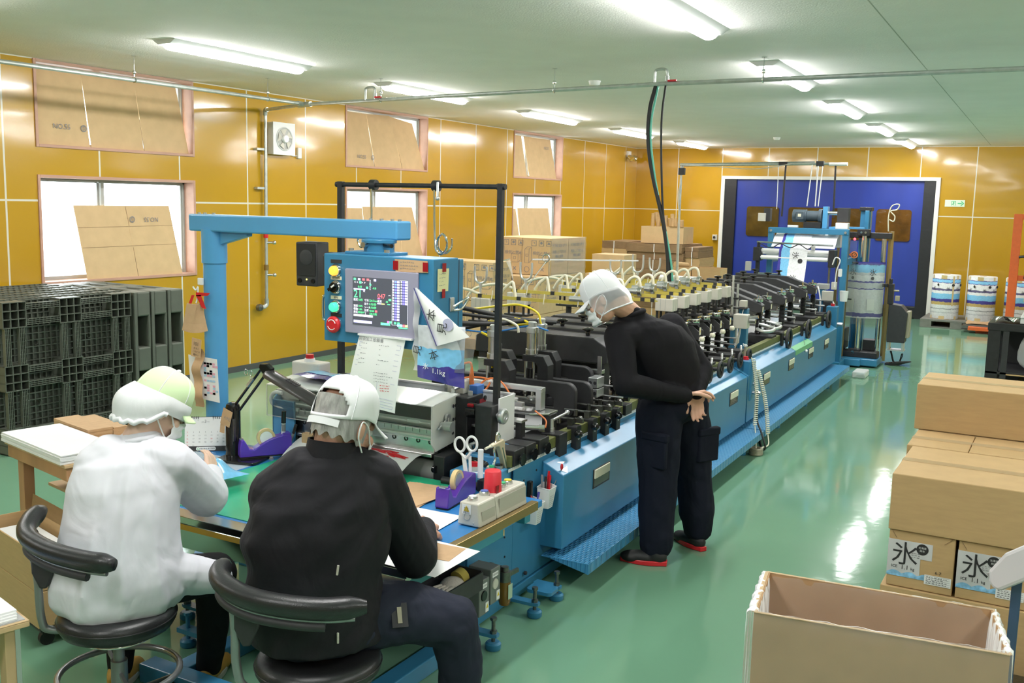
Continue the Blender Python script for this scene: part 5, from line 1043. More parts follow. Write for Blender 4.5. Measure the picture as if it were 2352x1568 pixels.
part('red_tape', s, K['red_tape'], n_, 0); part('writing', lines(MB(), (-2.46, 3.4035, 1.608), (1, 0, 0), (0, 0, 1), .11, 3, .013, .002), K['ink_grey'], n_, 0)
n_ = sheet('taped_note', 'small yellow note with red tape on the side of the control cabinet', 'note', [(-2.290, 3.435, 1.49), (-2.290, 3.515, 1.49), (-2.290, 3.52, 1.585), (-2.290, 3.435, 1.585)], mat('note_yellow', (.72, .70, .38), .7))
part('red_tape', MB().box(-2.2895, -2.288, 3.468, 3.495, 1.572, 1.608).box(-2.2895, -2.288, 3.468, 3.49, 1.462, 1.50), K['red_tape'], n_, 0); part('writing', lines(MB(), (-2.2885, 3.445, 1.565), (0, 1, 0), (0, 0, 1), .05, 4, .016, .002, 4), K['ink_grey'], n_, 0)
t = thing('speaker', 'small black desktop speaker mounted on the side of the control cabinet', 'speaker', (-3.07, 3.58, 1.46))
M = fr((-3.175, 3.565, 1.455), (1, .10, .0), (.12, 0, 1))
part('speaker_body', MB().prism(rrect(0, .118, 0, .205, .006, 3), M @ Mat.Translation((0, 0, -.10)), .10), K['black_plate'], t, 40, .006)
part('grille', MB().prism(rrect(.008, .110, .05, .198, .006, 3), M, .003), K['black_rubber'], t, 40)
part('cone', MB().lathe([(.0, .002), (.02, .004), (.036, .0005)], 24, M @ Vec((.06, .135, .0035)), M.to_3x3() @ Vec((0, 0, 1))), K['black_plate'], t, 60)
s = MB()
for x in (.022, .096): s.lathe([(0, .006), (.010, .006), (.011, 0)], 16, M @ Vec((x, .026, .0)), M.to_3x3() @ Vec((0, 0, 1)))
part('dials', s, K['black_gloss'], t); part('led', MB().ball(M @ Vec((.06, .032, .001)), .0035, 8, 6), mat('led_y', (.9, .8, .1), .3, emit=3), t)
part('mount', MB().box(-3.01, -2.88, 3.55, 3.62, 1.50, 1.62), K['black_plate'], t, 0, .02)
t = thing('job_sheet', 'white printed job sheet hanging below the cabinet screen', 'paper', (-2.52, 3.385, .95))
def js(u_, v_): return (-2.66+.24*u_-.065*(1-v_)+.03*(1-v_)*u_*.6, 3.388-.015*math.sin(2.5*(1-v_))-.006*math.sin(4*u_), .962+.03*(1-u_)+v_*(.325-.03*(1-u_)))
part('paper', MB().grid(js, 8, 16), K['paper'], t, 60)
s = MB()
def jl(x0, y0, x1, y1, w_=.0016):
 a, b_ = Vec(js(x0, y0)), Vec(js(x1, y1)); e = Vec((0, -.0012, 0)); s.bar(a+e, b_+e, w_, .0004, (0, 1, 0))
for y in (.90, .84, .78, .70, .63, .56, .38, .16, .12, .08, .04): jl(.06 if y > .3 else .6, y, .94, y)
jl(.06, .90, .06, .04); jl(.94, .90, .94, .04); jl(.60, .38, .60, .04); jl(.06, .04, .94, .04)
a_ = .004
for (x0, y0, x1, y1) in ((.14, .02, .14, .33), (.14, .33, .46, .33), (.46, .33, .46, .02)): jl(x0, y0, x1, y1, .006)
part('ruled_lines', s, mat('ruled', (.50, .50, .66), .7), t, 0)
s = MB(); p = Vec(js(.30, .945)); s.text('製袋加工依頼書', (p.x, p.y-.002, p.z), (1, 0, -.02), (.05, 0, 1), .019)
for (x, y, w_, r_) in ((.10, .88, .10, 1), (.5, .88, .09, 1), (.12, .81, .12, 1), (.12, .74, .14, 1), (.12, .66, .17, 1), (.12, .60, .18, 1), (.5, .50, .10, 4)):
 p = js(x, y); lines(s, (p[0], p[1]-.002, p[2]), (1, 0, 0), (0, 0, 1), w_, r_, .013, .0018, int(x*99+y*77))
part('printing', s, K['ink_grey'], t, 0)
s = MB(); p = js(.66, .34); lines(s, (p[0], p[1]-.002, p[2]), (1, 0, 0), (0, 0, 1), .055, 3, .012, .002, 5); part('red_writing', s, K['red'], t, 0)
part('holder_strip', MB().box(-2.665, -2.382, 3.38, 3.40, 1.283, 1.291), K['white_gloss'], t, 0)
t = thing('sample_bag', 'clear sample ice bag printed white, blue and violet hanging off the cabinet\'s corner', 'bag', (-2.2, 3.40, 1.13))
Mb = band_mat('bag_front', 2, [(-.5, VI), (.070, IC), (.150, GY), (.235, WH)], .95, .12)
BX = Vec((.96, .12, .02)).normalized()
def bag2(u_, v_): q = Vec((-2.345, 3.375, 1.135))+BX*(u_*.215)+Vec((0, 0, v_*.22-.035*u_*(1-v_))); q.y -= .016*math.sin(PI*u_)*math.sin(PI*v_)+.003*math.sin(11*u_+7*v_); return q
part('bag_front', MB().grid(bag2, 20, 18), Mb, t, 60)
def bag1(u_, v_):                       # folded-over upper half: a slanting white flap
 a, b_ = Vec((-2.365, 3.366, 1.505)), Vec((-2.245, 3.36, 1.275)); c_, d = Vec((-2.345, 3.36, 1.51)), Vec((-2.09, 3.372, 1.325))
 e = a.lerp(b_, v_); f = c_.lerp(d, v_); q = e.lerp(f, u_); q.y -= .012*math.sin(PI*u_)*math.sin(PI*v_); return q
part('bag_flap', MB().grid(bag1, 12, 12), K['white_gloss'], t, 60)
s = MB()
for k in range(12):
 a, b_ = bag1(0, k/12), bag1(0, (k+1)/12); e = Vec((.011, -.009, .004)); s.quad(a+e*.1, b_+e*.1, b_+e*1.1, a+e*1.1)
part('violet_stripe', s, K['blue_ink'], t, 0)
s = MB(); dx = Vec((.46, 0, -.88)); up = Vec((.88, 0, .46))
p = Vec(bag1(.45, .55)); s.text('本', (p.x+.0, p.y-.008, p.z+.012), (.1, 0, 1), (-1, 0, .1), .050); p = Vec(bag1(.42, .78)); s.text('見', (p.x+.012, p.y-.008, p.z+.01), (.1, 0, 1), (-1, 0, .1), .052)
p = bag2(.42, .48); s.text('本', (p.x, p.y-.008, p.z), (.9, 0, .35), (-.35, 0, .9), .048); p = bag2(.02, .52); s.text('見', (p.x-.0, p.y-.008, p.z), (.2, 0, 1), (-1, 0, .2), .045)
part('marker_writing', s, K['ink'], t, 0)
s = MB(); p = bag2(.20, .24); s.text('氷', (p.x, p.y-.006, p.z), BX, (0, 0, 1), .028); p = bag2(.50, .20); s.text('1.1kg', (p.x, p.y-.008, p.z), BX-Vec((0, 0, .12)), (0, 0, 1), .030); part('bag_print', s, K['white_plastic'], t, 0)
p = Vec(bag1(.78, .72)); part('round_stamp', MB().lathe([(0, 0), (.026, 0)], 22, p+Vec((0, -.004, 0)), (0, -1, 0)), mat('stamp', (.48, .48, .66), .5), t, 0)
def bag3(u_, v_): q = Vec((-2.375+.03*u_, 3.385, 1.16+.34*v_)); q.y += .006*math.sin(20*v_); q.x += .05*(1-v_)*0+.004*math.sin(17*v_); return q
part('clear_edge', MB().grid(bag3, 5, 20), K['film_milky'], t, 60)
def bag4(u_, v_): q = bag2(.0, 0)+BX*(.16+.085*u_)+Vec((0, -.004, .03+.17*v_)); q.x += .03*v_; return q
part('clear_overhang', MB().grid(bag4, 6, 8), K['film'], t, 60)
t = thing('tag_bundle', 'fan of kraft paper tags on white string and red ribbon hanging on the blue column', 'tags', (-3.80, 3.54, 1.18))
part('hook', MB().box(-3.815, -3.78, 3.555, 3.566, 1.42, 1.455), K['white_plastic'], t, 0, .003)
s = MB()
for k in range(9):
 a = -28+7*k; R_k = rot('Y', a*.55) ; s.cbox(Vec((-3.80, 3.535-.004*k, 1.33))+R_k @ Vec((0, 0, -.075)), (.050, .0015, .145), R_k @ rot('Z', 30))
part('kraft_tags', s, K['kraft'], t, 0)
part('string', MB().tube(spline([(-3.83, 3.54, 1.41), (-3.81, 3.54, 1.395), (-3.795, 3.54, 1.41), (-3.80, 3.54, 1.36), (-3.805, 3.535, 1.33)]), .004, 6), K['white_plastic'], t)
s = MB().add([(-3.80, 3.53, 1.385), (-3.70, 3.53, 1.388), (-3.72, 3.53, 1.372), (-3.80, 3.53, 1.365)], [(0, 1, 2, 3)]).add([(-3.80, 3.53, 1.37), (-3.765, 3.53, 1.375), (-3.73, 3.53, 1.305), (-3.76, 3.53, 1.31)], [(0, 1, 2, 3)]).add([(-3.81, 3.53, 1.37), (-3.84, 3.53, 1.31), (-3.855, 3.53, 1.32), (-3.83, 3.53, 1.37)], [(0, 1, 2, 3)])
part('ribbon', s, K['red'], t, 0)
t = thing('paper_strip', 'folded kraft paper strip with a handwritten tag taped down the blue column', 'paper', (-3.80, 3.54, .80))
def ps(u_, v_): z = .80+.30*v_; return (-3.835+.062*u_+.01*math.sin(9*v_), 3.535+.010*math.cos(14*v_), z)
part('strip', MB().grid(ps, 3, 20), K['kraft'], t, 30)
q = part('tag_card', MB().cbox((-3.80, 3.525, 1.105), (.066, .002, .095), rot('Y', 6)), K['kraft'], t, 0)
s = MB().text('101', (-3.80, 3.5235, 1.125), (1, 0, -.1), (.1, 0, 1), .026).text('のすじ\nこれだけ\n細かい', (-3.80, 3.5235, 1.085), (1, 0, -.1), (.1, 0, 1), .013); part('writing', s, K['ink'], q, 0)
n_ = sheet('wall_calendar', 'white timetable sheet with pink and blue marks behind the kraft strip', 'paper', [(-3.87, 3.55, .845), (-3.67, 3.55, .835), (-3.685, 3.55, 1.055), (-3.885, 3.55, 1.06)], K['paper'])
for k, c_ in (('pink', (.80, .40, .50)), ('sky', (.40, .62, .80))):
 s = MB(); r = random.Random(5 if k == 'pink' else 8)
 for i in range(26): x = -3.775+.02*int(r.random()*4.2); z = .86+.0125*int(r.random()*14); s.quad((x, 3.5485, z), (x+.017, 3.5485, z), (x+.017, 3.5485, z+.010), (x, 3.5485, z+.010))
 part('coloured_marking', s, mat(k, c_, .7), n_, 0)
t = thing('stop_button_box', 'beige box with a red push button standing behind the lamp', 'switch box', (-3.43, 3.95, .62))
part('box', MB().box(-3.51, -3.33, 3.90, 4.00, .90, 1.02).box(-3.50, -3.34, 3.91, 3.99, .62, .90), K['beige'], t, 0, .008)
part('button_collar', MB().lathe([(.030, 0), (.026, .018), (0, .018)], 20, (-3.42, 3.94, 1.02)), K['white_plastic'], t); part('red_button', MB().cyl((-3.42, 3.94, 1.035), (-3.42, 3.94, 1.058), .021, 18), K['red'], t)
t = thing('grey_lever', 'long dark grey bent lever arm crossing behind the desk lamp', 'lever', (-3.1, 3.9, .9))
part('lever_arm', MB().tube(spline([(-3.36, 3.90, .94), (-3.20, 3.93, .965), (-3.08, 3.95, .985), (-3.02, 3.96, 1.02), (-2.92, 3.98, 1.025)], 6), .018, 10).box(-3.38, -3.34, 3.88, 3.92, .60, .95), K['dark_steel'], t, 60)
t = thing('filter_bowl', 'grey air filter canister with a white elbow hose left of the cutter', 'filter', (-3.47, 3.78, .55))
part('canister', MB().cyl((-3.40, 3.80, .62), (-3.40, 3.80, .86), .055, 22, .062).box(-3.47, -3.32, 3.74, 3.86, .86, .90), K['grey_paint'], t)
part('elbow_hose', MB().tube(spline([(-3.42, 3.73, .885), (-3.46, 3.72, .885), (-3.475, 3.71, .86), (-3.45, 3.70, .83), (-3.38, 3.70, .82), (-3.30, 3.72, .815)]), .011, 8), K['white_plastic'], t, 60)
part('bracket', MB().box(-3.42, -3.40, 3.80, 3.9, .40, .62).box(-3.45, -3.35, 3.76, 3.84, .58, .62), K['galv'], t, 0)
# ================================================================ cutter under a clear acrylic cover (machine frame)
t = thing('film_cutter', 'film cutter with a ruled bar and rollers under a clear acrylic cover', 'cutter', (-.95, 3.9, .40), mach=True)
s = MB().box(-.50, -.392, 3.93, 4.08, .62, .945).box(-.46, -.40, 3.74, 3.931, .45, .70).box(-1.40, -1.30, 3.80, 4.08, .45, .88); part('side_frame', s, K['black_iron'], t, 0, .005)
part('deck_body', MB().box(-1.30, -.46, 3.86, 4.08, .44, .69), K['black_iron'], t, 0, .004)
part('blue_guard', MB().prism(rrect(3.72, 3.96, .40, .89, .06), fr((-1.41, 0, 0), (0, 1, 0), (0, 0, 1)), .012).box(-1.41, -1.27, 3.72, 3.735, .40, .86), K['blue_light'], t, 0, .003)
part('ruled_bar', MB().box(-1.33, -.46, 3.745, 3.765, .785, .815), K['alu'], t, 0, .002)
s = MB()
for k in range(21): s.box(-1.30+.04*k, -1.2985+.04*k, 3.7435, 3.745, .797, .815)
part('rule_marks', s, K['ink'], t, 0)
part('rule_edge', MB().box(-1.33, -.46, 3.738, 3.750, .778, .787), K['white_gloss'], t, 0)
part('clamp_roller', MB().cyl((-1.36, 3.80, .828), (-.41, 3.80, .828), .018, 16).cyl((-.43, 3.80, .828), (-.395, 3.80, .828), .024, 18), K['galv'], t)
part('roller_label', MB().cbox((-.60, 3.783, .835), (.07, .002, .012)), K['paper'], t, 0)
part('blade_plate', MB().box(-1.30, -.47, 3.765, 3.80, .70, .782).box(-1.30, -.47, 3.74, 3.80, .685, .702), K['steel'], t, 0, .003)
s = MB()
for k in range(12): s.lathe([(.011, 0), (.011, .002), (.006, .002), (.006, -.002), (0, -.002)], 14, (-1.24+.068*k, 3.7645, .752), (0, -1, 0))
part('blade_screws', s, K['black_iron'], t)
a = MB().box(-1.44, -.455, 3.715, 3.72, .775, .93)                    # front pane, top pane, shaped end pane
a.add([(-1.44, 3.715, .93), (-.455, 3.715, .93), (-.455, 3.95, .952), (-1.44, 3.95, .952), (-1.44, 3.715, .935), (-.455, 3.715, .935), (-.455, 3.95, .957), (-1.44, 3.95, .957)], [(0, 1, 2, 3), (7, 6, 5, 4), (0, 4, 5, 1), (1, 5, 6, 2), (3, 2, 6, 7), (0, 3, 7, 4)])
a.prism([(3.715, .935), (3.715, .755), (3.75, .715), (3.96, .735), (3.96, .952)], fr((-.459, 0, 0), (0, 1, 0), (0, 0, 1)), .005)
part('acrylic_cover', a, K['acrylic'], t, 0)
e = MB()
for p, q in (((-1.44, 3.715, .932), (-.455, 3.715, .932)), ((-.455, 3.715, .932), (-.455, 3.95, .955)), ((-.455, 3.715, .932), (-.455, 3.715, .755)), ((-.455, 3.715, .755), (-.455, 3.75, .715)), ((-.455, 3.75, .715), (-.455, 3.96, .735)), ((-.455, 3.96, .735), (-.455, 3.96, .955)), ((-1.44, 3.715, .932), (-1.44, 3.715, .775)), ((-1.44, 3.715, .775), (-.455, 3.715, .775))): e.bar(p, q, .003, .003)
part('cover_edge', e, K['film_milky'], t, 0)
s = MB()
for (u, z) in ((3.90, .905), (3.92, .905), (3.90, .84), (3.92, .84), (3.90, .775)): s.lathe([(.009, 0), (.009, .006), (0, .006)], 10, (-.458, u, z), (1, 0, 0))
part('end_screws', s, K['chrome'], t)
part('end_arm', MB().cyl((-.452, 3.84, .86), (-.44, 3.84, .86), .018, 16).cyl((-.445, 3.84, .86), (-.445, 3.76, .82), .004, 6).cyl((-.445, 3.84, .86), (-.445, 3.84, .80), .008, 8), K['alu'], t)
part('pneumatic_block', MB().box(-.55, -.46, 4.0, 4.06, .945, 1.005), K['beige'], t, 0, .003)
part('elbow_fitting', MB().cyl((-.49, 3.96, .945), (-.49, 3.96, .975), .012, 10).cyl((-.49, 3.96, .975), (-.475, 3.985, .985), .013, 10).cyl((-.42, 4.0, .945), (-.42, 4.0, .965), .013, 10), K['alu'], t)
part('frame_bolts', MB().lathe([(.012, 0), (.012, .006), (0, .006)], 10, (-.369, 3.97, .925), (1, 0, 0)).lathe([(.012, 0), (.012, .006), (0, .006)], 10, (-.369, 4.05, .93), (1, 0, 0)).cyl((-.455, 3.74, .635), (-.44, 3.735, .635), .018, 14), K['black_gloss'], t)
part('tape_patch', MB().box(-.3695, -.3675, 3.98, 4.05, .80, .90), K['blue_light'], t, 0); part('tape_patch', MB().box(-.367, -.366, 4.0, 4.06, .86, .93), K['red_tape'], t, 0)
part('dark_backing', MB().box(-1.30, -.50, 3.92, 3.95, .69, .93), K['black_iron'], t, 0)  # black sheet added behind the acrylic so the cutter's inside looks dark
part('roller', MB().cyl((-1.28, 3.82, .60), (-.47, 3.82, .60), .05, 20), K['grey_paint'], t)
def fs_(u_, v_):
 pts = [(3.76, .690), (3.70, .688), (3.64, .665), (3.585, .635), (3.55, .606)]; k = v_*4; i = min(int(k), 3); f = k-i
 return (-1.22+.70*u_+(.05*v_ if u_ > .5 else -.0)-(.08*v_*u_), pts[i][0]*(1-f)+pts[i+1][0]*f+.02*u_*v_, pts[i][1]*(1-f)+pts[i+1][1]*f+.004*math.sin(9*u_))
t = thing('film_sheet', 'whitish film sheet streaked with red ink sagging out of the cutter', 'film', (-.85, 3.65, .606), mach=True)
part('film', MB().grid(fs_, 20, 14), K['white_plastic'], t, 60)
s = MB(); r = random.Random(2)
for k in range(16):
 a, b_ = r.uniform(.48, .80), r.uniform(.10, .34); L_ = r.uniform(.06, .22); p = [Vec(fs_(min(a+L_*q, .985), b_+.06*q))+Vec((0, -.002, .003)) for q in (0, .5, 1)]; s.tube(p, [.002, .005, .002], 4)
part('red_ink', s, K['red'], t, 0)
solo('film_bundle', 'stack of grey-blue folded bags lying on the film sheet', 'bags', MB().cbox((-.90, 3.60, .712), (.06, .20, .028), rot('Z', -38)).cbox((-.875, 3.62, .738), (.05, .19, .018), rot('Z', -42)).cbox((-.90, 3.63, .755), (.02, .16, .012), rot('Z', -36)), mat('greyblue', (.20, .24, .36), .4, var=.2), (-.9, 3.6, .695), mach=True, bev=.004)
solo('white_carton', 'small white paper box at the film sheet\'s edge by the seated man', 'box', MB().cbox((-.885, 3.50, .648), (.10, .08, .075), rot('Z', 20)), K['paper'], (-.885, 3.50, .61), mach=True, bev=.003)
for (v, u, a, lb) in ((-1.02, 3.95, 8, 'folded violet and blue ice bag lying on the cutter top behind the lamp'), (-1.22, 3.88, -6, 'printed ice bag lying on the left end of the cutter cover')):
 t = thing('ice_bag', lb, 'bag', (v, u, .957), mach=True)
 Rz = rot('Z', a); f3 = lambda x, y, z=0: Vec((v, u, .957))+Rz @ Vec((x, y, 0))+Vec((0, 0, .02+z))
 s = MB().grid(lambda p, q: f3(-.13+.26*p, -.09+.18*q, .012*math.sin(PI*p)*math.sin(PI*q)+.003*math.sin(9*p)), 10, 8)
 part('bag_film', s, mat('bag_violet', (.05, .045, .26), .15), t, 60)
 part('ice_band', MB().grid(lambda p, q: f3(-.13+.26*p, -.03+.09*q, .012*math.sin(PI*p)*math.sin(PI*(.35+.5*q))+.003*math.sin(9*p)+.0015), 10, 6), band_mat('bag_ice%d' % a, 0, [(-9, IC)], 1, .15), t, 60)
 part('bag_print', MB().text('氷 1.1kg', f3(-.02, -.06, .012), Rz @ Vec((-1, 0, 0)), Rz @ Vec((0, -1, 0)), .022), K['white_plastic'], t, 0)
t = thing('handover_note', 'handwritten white list hung with red tape on the cutter\'s black side frame', 'note', (-.36, 4.03, .70), mach=True)
part('paper', MB().add([(-.352, 3.985, .745), (-.345, 4.10, .765), (-.350, 4.105, .865), (-.355, 3.985, .85)], [(0, 1, 2, 3)]), K['ivory'], t, 0)
part('writing', MB().text('2020.6.30.\n2021.6.30 .\n2022.2.16 .\n2022.10.\n2021.1月\n11月.', (-.347, 4.045, .805), (.05, 1, .15), (0, -.1, 1), .017), K['ink'], t, 0)
part('red_tape', MB().cbox((-.352, 4.03, .868), (.006, .06, .032), rot('X', 8)), K['red'], t, 0)
# ================================================================ packing table (world frame) and what lies on it
TZ = .60
t = thing('packing_table', 'blue-topped packing table with a green mat and stainless front edge', 'table', (-2.85, 3.15, 0))
part('table_top', MB().prism([(-3.40, 2.76), (-1.905, 2.76), (-1.905, 3.69), (-3.62, 3.69), (-3.62, 3.535), (-3.85, 3.535), (-3.85, 3.17), (-3.40, 3.17)], Mat.Translation((0, 0, TZ-.03)), .03), mat('table_blue', (.035, .22, .55), .16, var=.05, vscale=5), t, 0, .003)
part('front_edge', MB().box(-3.30, -1.905, 2.685, 2.76, TZ-.028, TZ+.001).prism([(2.76, TZ-.03), (2.685, TZ-.028), (2.678, TZ-.05), (2.70, TZ-.135), (2.71, TZ-.135), (2.69, TZ-.05)], fr((-3.30, 0, 0), (0, 1, 0), (0, 0, 1)), 1.39), mat('stainless', (.55, .57, .56), .14, metal=1), t, 0, .002)
part('green_mat', MB().prism(rrect(-3.285, -2.30, 2.78, 3.68, .01, 3), Mat.Translation((0, 0, TZ)), .003), mat('mat_green', (.03, .42, .22), .18, var=.04, vscale=4), t, 0)
part('clear_sheet', MB().box(-3.84, -3.31, 3.18, 3.44, TZ, TZ+.0025), K['acrylic'], t, 0)
part('brass_edge', MB().box(-1.934, -1.900, 2.98, 3.645, TZ-.034, TZ+.004), K['brass'], t, 0, .002)
part('side_rail', MB().box(-1.99, -1.93, 2.72, 3.40, TZ-.09, TZ-.032).box(-3.58, -1.95, 3.62, 3.67, TZ-.10, TZ-.03), mat('teal_rail', (.03, .24, .33), .35), t, 0, .003)
for (x, y) in ((-3.34, 2.86), (-3.55, 3.60), (-2.30, 2.95), (-2.30, 3.40)): part('leg', MB().box(x-.03, x+.03, y-.03, y+.03, .0, TZ-.03), K['blue_paint'], t, 0, .003)
part('floor_bar', MB().box(-3.0, -2.02, 2.46, 2.54, .0, .075).box(-2.16, -2.08, 2.3, 3.48, .0, .07).box(-2.9, -2.82, 2.5, 3.4, 0, .07).box(-3.36, -2.27, 2.98, 3.02, .16, .20), K['blue_paint'], t, 0, .005)
part('under_shelf', MB().box(-3.3, -2.22, 3.05, 3.4, .40, .42), K['black_iron'], t, 0)
s = MB()
part('levelling_foot', MB().lathe([(0, 0), (.03, 0), (.034, .006), (.034, .026), (.026, .034), (0, .034)], 20, (-3.08, 2.78, 0)).cyl((-3.08, 2.78, .03), (-3.08, 2.78, .14), .009, 10).lathe([(.016, 0), (.016, .013), (0, .013)], 6, (-3.08, 2.78, .135)).box(-3.12, -2.9, 2.755, 2.805, .06, .08), K['blue_paint'], t)
t = thing('parts_tray', 'open black tray hung under the table edge holding gloves', 'tray', (-2.06, 3.16, .31))
part('tray', MB().box(-2.20, -1.98, 2.985, 3.33, .30, .306).box(-1.986, -1.98, 2.985, 3.33, .306, .375).box(-2.20, -2.194, 2.985, 3.33, .306, .40).box(-2.194, -1.986, 2.985, 2.991, .306, .38).box(-2.194, -1.986, 3.324, 3.33, .306, .38), K['black_plate'], t, 0)
part('tray_hanger', MB().box(-2.195, -2.175, 3.0, 3.02, .375, .57).box(-2.195, -2.175, 3.29, 3.31, .375, .57), K['black_iron'], t, 0)
t = thing('work_glove', 'crumpled pale cotton work glove with a yellow cuff in the black tray', 'glove', (-2.06, 3.22, .307))
s = MB().ball((-2.06, 3.22, .34), .04, 14, 10, (1.2, 1.5, .75)).ball((-2.03, 3.17, .335), .03, 12, 8, (1, 1.2, .7))
for k in range(4): s.tube([(-2.08+.018*k, 3.17, .345), (-2.085+.02*k, 3.13, .35), (-2.08+.02*k, 3.10, .335)], [.011, .010, .008], 8)
part('glove_body', s, mat('cotton', (.60, .54, .46), .9, bump=.4, bscale=120), t, 60)
part('glove_cuff', MB().tube([(-2.06, 3.26, .35), (-2.055, 3.295, .36)], [.036, .034], 14), mat('cuff', (.45, .36, .07), .85), t, 60)
t = thing('plastic_scrap', 'crumpled clear plastic scrap beside the glove in the black tray', 'scrap', (-2.04, 3.06, .307))
part('film', MB().grid(lambda u_, v_: (-2.07+.07*u_+.01*math.sin(9*v_), 3.02+.09*v_, .312+.06*math.sin(PI*u_)*(.5+.5*math.sin(7*v_+3*u_))), 10, 10), K['film_milky'], t, 0)
for i, (y, lb) in enumerate(((3.385, 'grey switch box with a round black socket under the table, next to the black tray'), (3.475, 'grey switch box with a round pale cover under the table, beside the oil filter'))):
 t = thing('switch_box', lb, 'switch box', (-2.06, y, .15), 'grey boxes under the table')
 z0 = .165+.022*i
 part('box', MB().box(-2.115, -2.005, y-.04, y+.04, z0, z0+.155), mat('box_grey%d' % i, (.15, .165, .155), .45), t, 0, .004)
 part('socket', MB().lathe([(0, .004), (.021, .004), (.023, 0)], 20, (-2.004, y-.005, z0+.085), (1, 0, 0)), K['black_gloss'] if i == 0 else K['beige'], t)
 part('name_plate', MB().box(-2.0045, -2.003, y-.028, y+.018, z0+.118, z0+.138), K['paper'], t, 0)
 part('name_text', MB().text('手元電源' if i == 0 else '排気装置', (-2.0025, y-.005, z0+.128), (0, 1, 0), (0, 0, 1), .010), K['ink'], t, 0)
 wl_ = part('warning_label', MB().box(-2.0045, -2.003, y+.008, y+.034, z0+.008, z0+.05), K['paper'], t, 0)
 part('warning_triangle', MB().add([(-2.0025, y+.011, z0+.024), (-2.0025, y+.031, z0+.024), (-2.0025, y+.021, z0+.044)], [(0, 1, 2)]), K['yellow'], wl_, 0)
t = thing('oil_filter', 'small air oiler with an amber bowl and tap under the table side', 'filter', (-2.02, 3.58, .12))
part('filter_head', MB().cyl((-2.02, 3.58, .245), (-2.02, 3.58, .29), .026, 16).cyl((-2.02, 3.58, .29), (-2.02, 3.58, .31), .017, 12).bar((-2.02, 3.58, .265), (-2.0, 3.66, .275), .012, .018), K['dark_steel'], t)
part('bowl', MB().lathe([(0, .135), (.022, .14), (.027, .16), (.027, .245)], 20, (-2.02, 3.58, 0)), mat('oil', (.35, .16, .02), .1, trans=.5), t, 60)
part('bowl_label', MB().box(-1.9935, -1.992, 3.565, 3.60, .17, .235), mat('label_green', (.42, .55, .42), .6), t, 0)
part('mount_arm', MB().bar((-2.16, 3.55, .29), (-2.03, 3.57, .30), .03, .02), K['black_iron'], t, 0)
t = thing('desk_calendar', 'white ring-bound desk calendar open at month 3 beside the lamp', 'calendar', (-3.69, 3.47, TZ))
cx = Vec((.769, .639, 0)); cy = Vec((-.639*.22, .769*.22, .975)); co = Vec((-3.768, 3.405, TZ)); cn = cx.cross(cy)
def cq(mb, x0, x1, y0, y1, d=.001): mb.quad(*[co+cx*x+cy*y+cn*d for x, y in ((x0, y0), (x1, y0), (x1, y1), (x0, y1))])
bk = Vec((-.639*-.3, .769*-.3, 0))
s = MB(); M = Mat((cx, cy, cn)).transposed().to_4x4(); M.translation = co
s.box(0, .20, 0, .172, -.002, 0, M); M2 = Mat((cx, Vec((.639*.30, -.769*.30, .95)), cx.cross(Vec((.639*.30, -.769*.30, .95))))).transposed().to_4x4(); M2.translation = co+Vec((-.639, .769, 0))*.09
s.box(0, .20, 0, .172, -.002, 0, M2); part('stand', s, K['black_plate'], t, 0)
s = MB(); cq(s, .0, .20, .026, .170, .0015); pg = part('page', s, K['paper'], t, 0)
s = MB().text('3', co+cx*.10+cy*.148+cn*.003, cx, cy, .022).text('2                           4', co+cx*.10+cy*.156+cn*.003, cx, cy, .009).text('2025        MAR', co+cx*.10+cy*.146+cn*.003, cx, cy, .006)
red = MB()
for w_ in range(6):
 for d in range(7):
  q = w_*7+d-5
  if 1 <= q <= 31 and w_ < 6:
   yy = .112-.0165*w_; (red if d == 0 or q == 20 else s).text(str(q), co+cx*(.013+.029*d)+cy*yy+cn*.003, cx, cy, .0095)
part('dates', s, K['ink_grey'], pg, 0); part('red_dates', red, K['red'], pg, 0)
s = MB(); M = Mat((cx, cy, cn)).transposed().to_4x4(); M.translation = co; s.prism(rrect(.055, .150, .004, .022, .008), M, .002); lb = part('name_label', s, K['white_gloss'], t, 0)
part('name_text', MB().text('株式会社 森下製袋', co+cx*.11+cy*.013+cn*.003, cx, cy, .0085), K['ink'], lb, 0); part('name_logo', MB().lathe([(.0045, 0), (.0065, 0)], 14, co+cx*.066+cy*.013+cn*.003, cn), K['green'], lb)
s = MB()
for k in list(range(6))+list(range(12, 18)): s.tube([co+cx*(.014+.0102*k)+cy*(.168+.006*math.cos(a_))+cn*(.006*math.sin(a_)) for a_ in [i*PI/4 for i in range(9)]], .0016, 5)
part('ring_binding', s, K['ink'], t)
t = thing('desk_lamp', 'black desk lamp with a thick pillar, twin arm rods and long head', 'desk lamp', (-3.43, 3.44, TZ))
part('base', MB().prism(rrect(-.105, .115, -.085, .085, .03), Mat.Translation((-3.42, 3.445, TZ+.003)) @ Mat.Rotation(.25, 4, 'Z'), .012), K['black_gloss'], t, 40, .003)
part('pillar', MB().lathe([(0, TZ+.01), (.040, TZ+.01), (.037, TZ+.03), (.036, .845), (.030, .865), (.012, .874), (0, .874)], 28, (-3.495, 3.465, 0)), K['black_gloss'], t, 40)
part('pillar_slot', MB().box(-3.462, -3.4585, 3.43, 3.445, .69, .80), K['dark_steel'], t)
for k, (a, b_) in enumerate((((-3.475, 3.46, .862), (-3.285, 3.455, 1.072)), ((-3.445, 3.46, .842), (-3.262, 3.455, 1.045)))): part('arm_rod', MB().cyl(a, b_, .0065, 10), K['black_gloss'], t)
